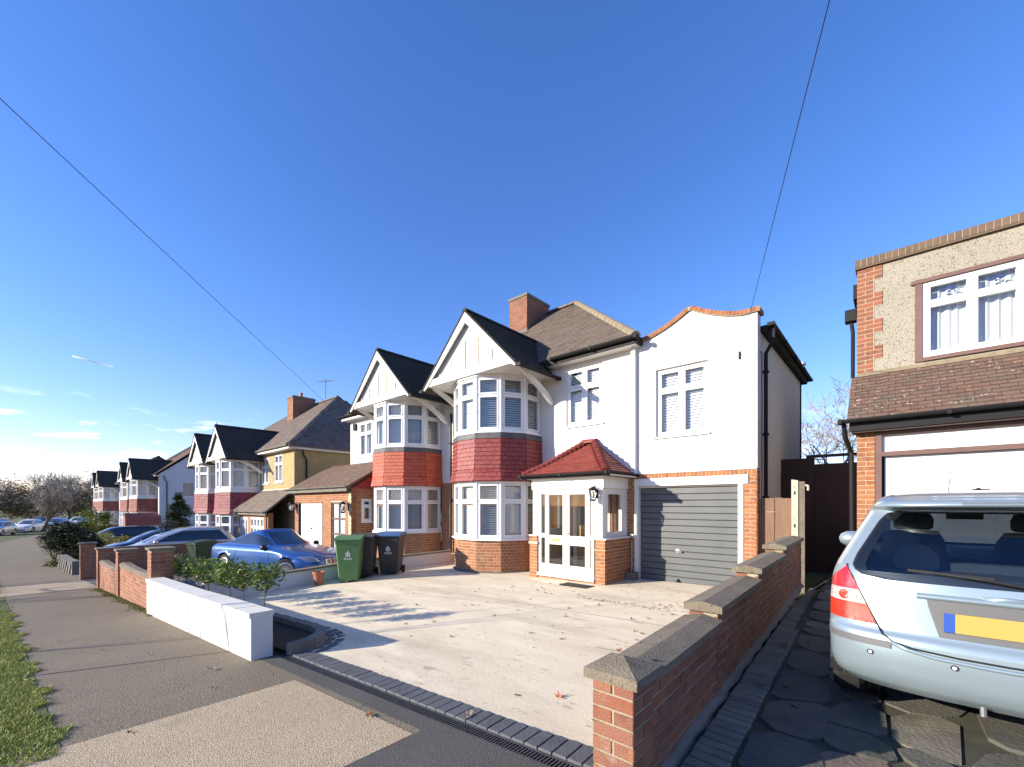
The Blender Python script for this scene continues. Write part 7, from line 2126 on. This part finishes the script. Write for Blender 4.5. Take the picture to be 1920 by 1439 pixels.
for i, x in enumerate(lx):
    laurel(x, yb(x) + .50 + RN.uniform(-.03, .03), .98 + RN.uniform(-.05, .06), .23 + RN.uniform(-.02, .03), 40 + i, 'small clipped laurel standard ' + desc[i])

def shrub(name, label, c, rad, n, size, mat, seed, stems=5, group=None, narrow=.42, flat=1.0, up=.5, cat='shrub', hollow=.45, lumps=9, lean=None):
    r = random.Random(seed); c = V(c)
    t = thing(name, label, cat, (c.x, c.y, gz(c.x, c.y)), group)
    m = MB(); g = gz(c.x, c.y)
    for k in range(stems):
        a = r.random() * 6.283; e = c + V((math.cos(a) * rad[0] * .6, math.sin(a) * rad[1] * .6, rad[2] * r.uniform(-.1, .5)))
        b0 = V((c.x + math.cos(a) * .1, c.y + math.sin(a) * .1, g - .02))
        m.tube([b0, (b0 + e) / 2 + V((r.uniform(-.1, .1), r.uniform(-.1, .1), .05)), e], .03, 5, r1=.01)
    m.build('stem', 'bark', t)
    cl = []
    for k in range(lumps):
        d = V((r.gauss(0, 1), r.gauss(0, 1), r.gauss(0, .8))).normalized() * r.uniform(.35, .75)
        cl.append((V((d.x * rad[0], d.y * rad[1], d.z * rad[2])), r.uniform(.32, .55)))
    m = MB(); pts = []
    while len(pts) < n:
        o, s = r.choice(cl)
        d = V((r.gauss(0, 1), r.gauss(0, 1), r.gauss(0, 1))).normalized() * (hollow + (1 - hollow) * r.random())
        p = c + o + V((d.x * rad[0] * s, d.y * rad[1] * s, d.z * rad[2] * s * flat))
        if p.z > gz(p.x, p.y) + .02: pts.append(p)
        else: n -= 1
    leaf_cloud(m, pts, size, r, narrow=narrow, up=up)
    m.build('crown', mat, t)
    return t
# spreading juniper over a low stone wall beside the pavement
shrub('juniper', 'big dark spreading juniper overhanging a low stone wall at the pavement', (-28.9, yb(-28.9) + .75, -.1), (3.0, 1.2, 1.1), 15000, .21, 'leaf_juniper', 21, narrow=.25, flat=.6, lumps=14)
shrub('shrub', 'lighter green shrub at the pavement end of the juniper', (-33.0, yb(-33) + .5, -.6), (.9, .7, .75), 1600, .12, 'leaf_evergreen', 22)
shrub('low_shrub', 'ragged pale green ground plant at the foot of the juniper', (-27.6, yb(-27.6) - .05, -.95), (.6, .3, .3), 700, .10, 'leaf_evergreen', 23, stems=2)
sw2 = thing('stone_wall', 'low dark stone wall under the juniper beside the pavement', 'garden wall', (-23.2, yb(-23), gz(-23, 1)))
for i in range(7):
    for j in range(3):
        m_ = MB(); x = -26.0 + i * .62 + (.3 if j % 2 else 0); z = gz(-23.5, 1) - .1 + j * .19
        m_.box(x, x + .60, yb(x) + .02 + RN.uniform(0, .02), yb(x) + .3, z, z + .18); m_.build('stone', 'stone_grey', sw2)
m_ = MB(); m_.box(-21.66, -21.4, yb(-21.5) + .02, 2.6, -1.0, -.32); m_.build('end_stone', 'stone_grey', sw2)
for k, (x, y, rx) in enumerate(((-33.5, 3.0, 1.2), (-35.6, 3.0, 1.2), (-37.6, 3.0, 1.1), (-31.6, 3.3, 1.0))):
    shrub('golden_shrub', ('yellow variegated shrub just behind the navy estate car', 'yellow variegated shrub second along from the navy estate car', 'yellow variegated shrub beside the black estate car', 'yellow variegated shrub between the navy and black estate cars')[k], (x, y, gz(x, y) + .75), (rx, .7, .62), 1100, .13, 'leaf_yellow', 30 + k, group='yellow shrubs in a row')
# dark conifer in front of the yellow pair
def conifer(name, label, x, y, h, rad, seed, n=5200, mat='leaf_conifer'):
    r = random.Random(seed); z = gz(x, y)
    t = thing(name, label, 'conifer', (x, y, z))
    m = MB(); m.tube([(x, y, z - .05), (x, y, z + h * .5), (x, y, z + h)], .10, 7, r1=.012); m.build('trunk', 'bark', t)
    m = MB(); pts = []
    arms = [(r.random() * 6.283, .08 + .9 * r.random() ** .8, r.uniform(.65, 1.0)) for _ in range(60)]
    for _ in range(n):
        a, hh, s = r.choice(arms)
        R = rad * (1 - hh) ** .7 * s * r.random() ** .55
        aa = a + r.gauss(0, .13)
        pts.append(V((x + math.cos(aa) * R, y + math.sin(aa) * R, z + h * hh + R * .12 + r.gauss(0, .06))))
    leaf_cloud(m, pts, .17, r, narrow=.22, up=.5); m.build('crown', mat, t)
conifer('conifer', 'dark shaggy conifer before the plum bay of the yellow pair', -24.45, 4.6, 3.05, 1.35, 61, 8000)

# bare winter trees: trunk and limbs, fine twigs as the crown
def bare_tree(name, label, x, y, h, seed, spread=.5, depth=5, twigs=3, trunk=.12, mat='twig_grey', group=None, base_h=.3, nside=5, tip=.006, z=None):
    r = random.Random(seed); z = gz(x, y) if z is None else z
    t = thing(name, label, 'tree', (x, y, z), group)
    tr, cr = MB(), MB()
    def grow(p, d, L, rad, lev):
        n = 3
        pts = [p]; q = p; dd = d.copy()
        for k in range(n):
            dd = (dd + V((r.gauss(0, .12), r.gauss(0, .12), r.gauss(.03, .08)))).normalized()
            q = q + dd * L / n; pts.append(q)
        mbx = tr if lev < 2 else cr
        mbx.tube(pts, rad, nside if lev < 2 else 3, caps=False, r1=rad * .62)
        if lev >= depth: return
        k = twigs + (1 if r.random() < .5 else 0)
        for i in range(k):
            f = pts[-1] if i == 0 else pts[1 + r.randrange(n)]
            a = r.random() * 6.283
            s = dd.cross(V((math.cos(a), math.sin(a), .3))).normalized()
            nd = (dd * (1 - spread * r.uniform(.5, 1.1)) + s * spread * r.uniform(.6, 1.2) + V((0, 0, .12))).normalized()
            grow(f, nd, L * r.uniform(.62, .84), max(tip, rad * .58), lev + 1)
    grow(V((x, y, z - .1)), V((r.uniform(-.04, .04), r.uniform(-.04, .04), 1)), h * base_h, trunk, 0)
    tr.build('trunk', 'bark', t); cr.build('crown', mat, t)
    return t
bare_tree('bare_tree', 'leafless pale-twigged tree behind the passage gate', -2.0, 24.5, 9.4, 71, .62, 6, 3, .13, base_h=.28, tip=.011)
# trees far down the street
for i, (x, y, h, sp) in enumerate(((-80, 14.5, 11, .5), (-99, 2.5, 11, .55), (-112, 5, 12, .55), (-104, -4, 11, .55), (-66, 16, 9, .5), (-74.5, 1.2, 7.0, .5), (-125, 10, 12, .55))):
    bare_tree('bare_tree', ('tall leafless tree just past the gabled houses', 'leafless tree in the rust-coloured copse down the street', 'leafless tree standing deep in the copse', 'grey leafless tree on the road side of the copse',
              'leafless tree behind the last gabled house', 'slim leafless street tree on the far verge', 'most distant leafless tree behind the copse')[i], x, y, h, 80 + i, sp, 6, 3, .22, base_h=.28, tip=.02, nside=5)
r_ = random.Random(3)
for i, (x, y, rx, h, mt) in enumerate(((-104, 1, 6, 3.6, 'leaf_rust'), (-108, 5, 7, 4.0, 'leaf_rust'), (-114, 0, 7, 4.2, 'leaf_rust'), (-99, -3.5, 4.5, 3.0, 'leaf_rust'), (-78, 10.5, 2.6, 1.7, 'leaf_evergreen'), (-59.5, 4.4, 2.4, 1.5, 'leaf_evergreen'), (-122, 9, 8, 4.4, 'leaf_rust'), (-108, -7, 6, 4.2, 'leaf_rust'), (-130, 20, 12, 4.6, 'leaf_rust'), (-135, 2, 14, 3.6, 'leaf_rust'))):
    shrub('copse_tree', ('rust-brown thicket tree at the near edge of the copse', 'rust-brown thicket tree behind the first', 'rust-brown thicket tree in the middle of the copse', 'low brown thicket beside the distant road', 'rounded evergreen bush near the last houses', 'bright evergreen bush before the last gabled house', 'tall brown thicket tree deep in the copse', 'brown thicket on the road side of the copse', 'broad pale brown thicket behind the copse', 'long brown thicket line closing the street')[i],
          (x, y, gz(x, y) + h * .95), (rx, rx * .8, h), 2600, .62 if mt != 'leaf_evergreen' else .34, mt, 90 + i, stems=6, narrow=.4, lumps=16, hollow=.2, cat='tree' if mt != 'leaf_evergreen' else 'shrub')
# the street trees whose shadows fall across the pavement
bare_tree('street_tree', 'young leafless street tree on the grass verge opposite the white wall', -17.5, -4.6, 6.0, 105, .42, 4, 2, .055, base_h=.36, tip=.008)
bare_tree('street_tree', 'older leafless street tree on the verge opposite the brick wall', -22.5, -5.8, 7.5, 107, .5, 5, 3, .09, base_h=.3, tip=.01)

bare_tree('sapling', 'slim leafless sapling on the verge opposite the wall joint', -9.15, -1.45, 2.9, 111, .08, 3, 1, .022, base_h=.55, tip=.006)
bare_tree('sapling', 'slim leafless sapling on the verge opposite the open end of the white wall', -7.55, -1.5, 2.8, 113, .08, 3, 1, .024, base_h=.5, tip=.006)

# ------------------------------------------------------------------ overhead telephone wires and their pole
PD = V((0.37042256, -0.835536, 0.40579147)); PT = V((0, 0, 1.65)) + PD * 16.5
pole = thing('telegraph_pole', 'tall timber telegraph pole across the street feeding wires to the houses', 'telegraph pole', (PT.x, PT.y, gz(PT.x, PT.y)))
mb = MB(); mb.tube([(PT.x, PT.y, gz(PT.x, PT.y) - .3), (PT.x, PT.y, PT.z + .25)], .14, 12, r1=.10); mb.build('shaft', 'pole_wood', pole)
mb = MB(); mb.lathe([(.16, 0), (.16, .03)], 12, V((PT.x, PT.y, PT.z - .02))); mb.build('ring_head', 'drain_metal', pole)
def wire(label, a, b, sag, r=.008):
    a, b = V(a), V(b); m = MB()
    pts = [a + (b - a) * (i / 40) - V((0, 0, sag * 4 * (i / 40) * (1 - i / 40))) for i in range(41)]
    m.tube(pts, r, 5); m.build('telephone_wire', 'wire', None, label=label, cat='wire')
wire('thin dark telephone wire running to the bracket on the parapet wing', PT, (-2.21, 8.97, 4.52), .0, .0042)
wire('thin dark telephone wire running to the eaves of the attached house', PT, (-16.9, 8.8, 5.0), .0, .0055)

# ------------------------------------------------------------------ fallen leaves and litter
def leaf_shape(seed, s, curl):
    r = random.Random(seed); m = MB(); n = 11
    pts = [V((0, 0, .004))]
    for k in range(n):
        a = 2 * math.pi * k / n; R = s * (1 if k % 2 == 0 else .5) * r.uniform(.75, 1.1)
        pts.append(V((math.cos(a) * R, math.sin(a) * R * .7, .003 + curl * (R / s) ** 2 * s * r.uniform(.1, .9))))
    m.add(pts, [(0, k + 1, (k + 1) % n + 1) for k in range(n)])
    return m
LM = [leaf_shape(i, .035, .8).mesh('fallen_leaf', 'dry_leaf') for i in range(5)]
r = random.Random(17)
for i in range(120):
    if i < 70: x, y = r.uniform(-6.5, -1.5), r.gauss(6.6, 1.0)
    elif i < 95: x, y = r.uniform(-2.6, -1.35), r.uniform(3.0, 8.6)
    else: x, y = r.uniform(-8, -2), r.uniform(2.6, 5.6)
    if y > 8.9 or y < 2.5 or (y > 7.6 and -6.6 < x < -4.3): continue
    s = r.uniform(.5, 1.25)
    put('fallen_leaf', LM[i % 5], None, 'small dry brown leaf lying on the pale concrete driveway', 'leaf', 'dry leaves on the driveway',
        mw=Matrix.Translation((x, y, gz(x, y) + .008)) @ Matrix.Rotation(r.random() * 6.28, 4, 'Z') @ Matrix.Scale(s, 4))
for i in range(16):
    x = r.uniform(-8.5, -2.6); y = yb(x) - r.uniform(.1, 1.4)
    put('fallen_leaf', LM[i % 5], None, 'small dry leaf lying on the tarmac pavement', 'leaf', 'dry leaves on the pavement', mw=Matrix.Translation((x, y, gz(x, y) + .008)) @ Matrix.Rotation(r.random() * 6.28, 4, 'Z') @ Matrix.Scale(r.uniform(.4, .8), 4))
for i in range(14):
    y = r.uniform(3.2, 8.6); x = wall_x(y) + r.uniform(.08, .75)
    put('fallen_leaf', LM[i % 5], None, 'dead brown leaf lying on the crazy paving beside the stepped wall', 'leaf', 'dead leaves on the crazy paving', mw=Matrix.Translation((x, y, gz(x, y) + .024)) @ Matrix.Rotation(r.random() * 6.28, 4, 'Z') @ Matrix.Scale(r.uniform(.7, 1.5), 4))
def single(px, py, s, mat, label, seed, dz=.01, z=None):
    put('fallen_leaf', leaf_shape(seed, s, 1.0).mesh('fallen_leaf', mat), None, label, 'leaf', mw=Matrix.Translation((px, py, (gz(px, py) + dz) if z is None else z)) @ Matrix.Rotation(seed, 4, 'Z'))
single(-2.02, 2.83, .055, 'red_leaf', 'curled red leaf alone on the pale driveway near the setts', 201)
single(-1.52, 2.62, .085, 'dry_leaf', 'large crumpled brown leaf on the driveway near the end pillar', 202, .012)
single(-2.33, 2.14, .05, 'pale_leaf', 'pale orange leaf standing on the charcoal setts', 203, .02)
single(-2.95, 1.70, .05, 'dry_leaf', 'brown leaf on the tarmac beside the pale crossing', 204)
single(-5.25, 1.25, .06, 'pale_leaf', 'pale dry leaf on the tarmac below the white wall', 205)
single(-1.10, 2.09, .03, 'red_leaf', 'small red leaf resting on the stone pillar cap', 206, z=.868)
# debris line of broken leaves along the driveway
m = MB(); r = random.Random(23)
for _ in range(520):
    cx, cy, sx, sy = r.choice(((-3.0, 6.55, .5, .09), (-2.2, 6.9, .35, .18), (-1.75, 6.0, .25, .5), (-3.9, 6.5, .2, .05), (-1.6, 7.6, .15, .5), (-2.6, 7.9, .6, .3)))
    x, y = r.gauss(cx, sx), r.gauss(cy, sy)
    if x > -1.3 or y > 8.9: continue
    s = r.uniform(.006, .022); a = r.random() * 6.28; z = gz(x, y) + .008
    m.add([V((x + s * math.cos(a), y + s * math.sin(a), z)), V((x + s * math.cos(a + 2), y + s * math.sin(a + 2), z + r.uniform(0, .01))), V((x + s * math.cos(a + 4), y + s * math.sin(a + 4), z + r.uniform(0, .006)))], [(0, 1, 2)])
m.build('leaf_litter', 'dry_leaf', None, kind='stuff')
# contrail high in the sky
m = MB()
def dirp(u, v, D):
    a = (u - 960) / 808; A = math.radians(41.7)
    d = V((-math.sin(A) + math.cos(A) * a, math.cos(A) + math.sin(A) * a, (947 - v) / 808)); return V((0, 0, 1.65)) + d * D
m.tube([dirp(136, 668, 5200), dirp(170, 677, 5250), dirp(212, 688, 5300)], 7, 8, r1=12)
ctm = bpy.data.materials.new('contrail'); ctm.use_nodes = True
nn, ll = ctm.node_tree.nodes, ctm.node_tree.links
bs = nn['Principled BSDF']; bs.inputs['Base Color'].default_value = (.9, .9, .9, 1); bs.inputs['Alpha'].default_value = .45; bs.inputs['Roughness'].default_value = 1
m.build('contrail', ctm, None, smooth=True, kind='stuff')
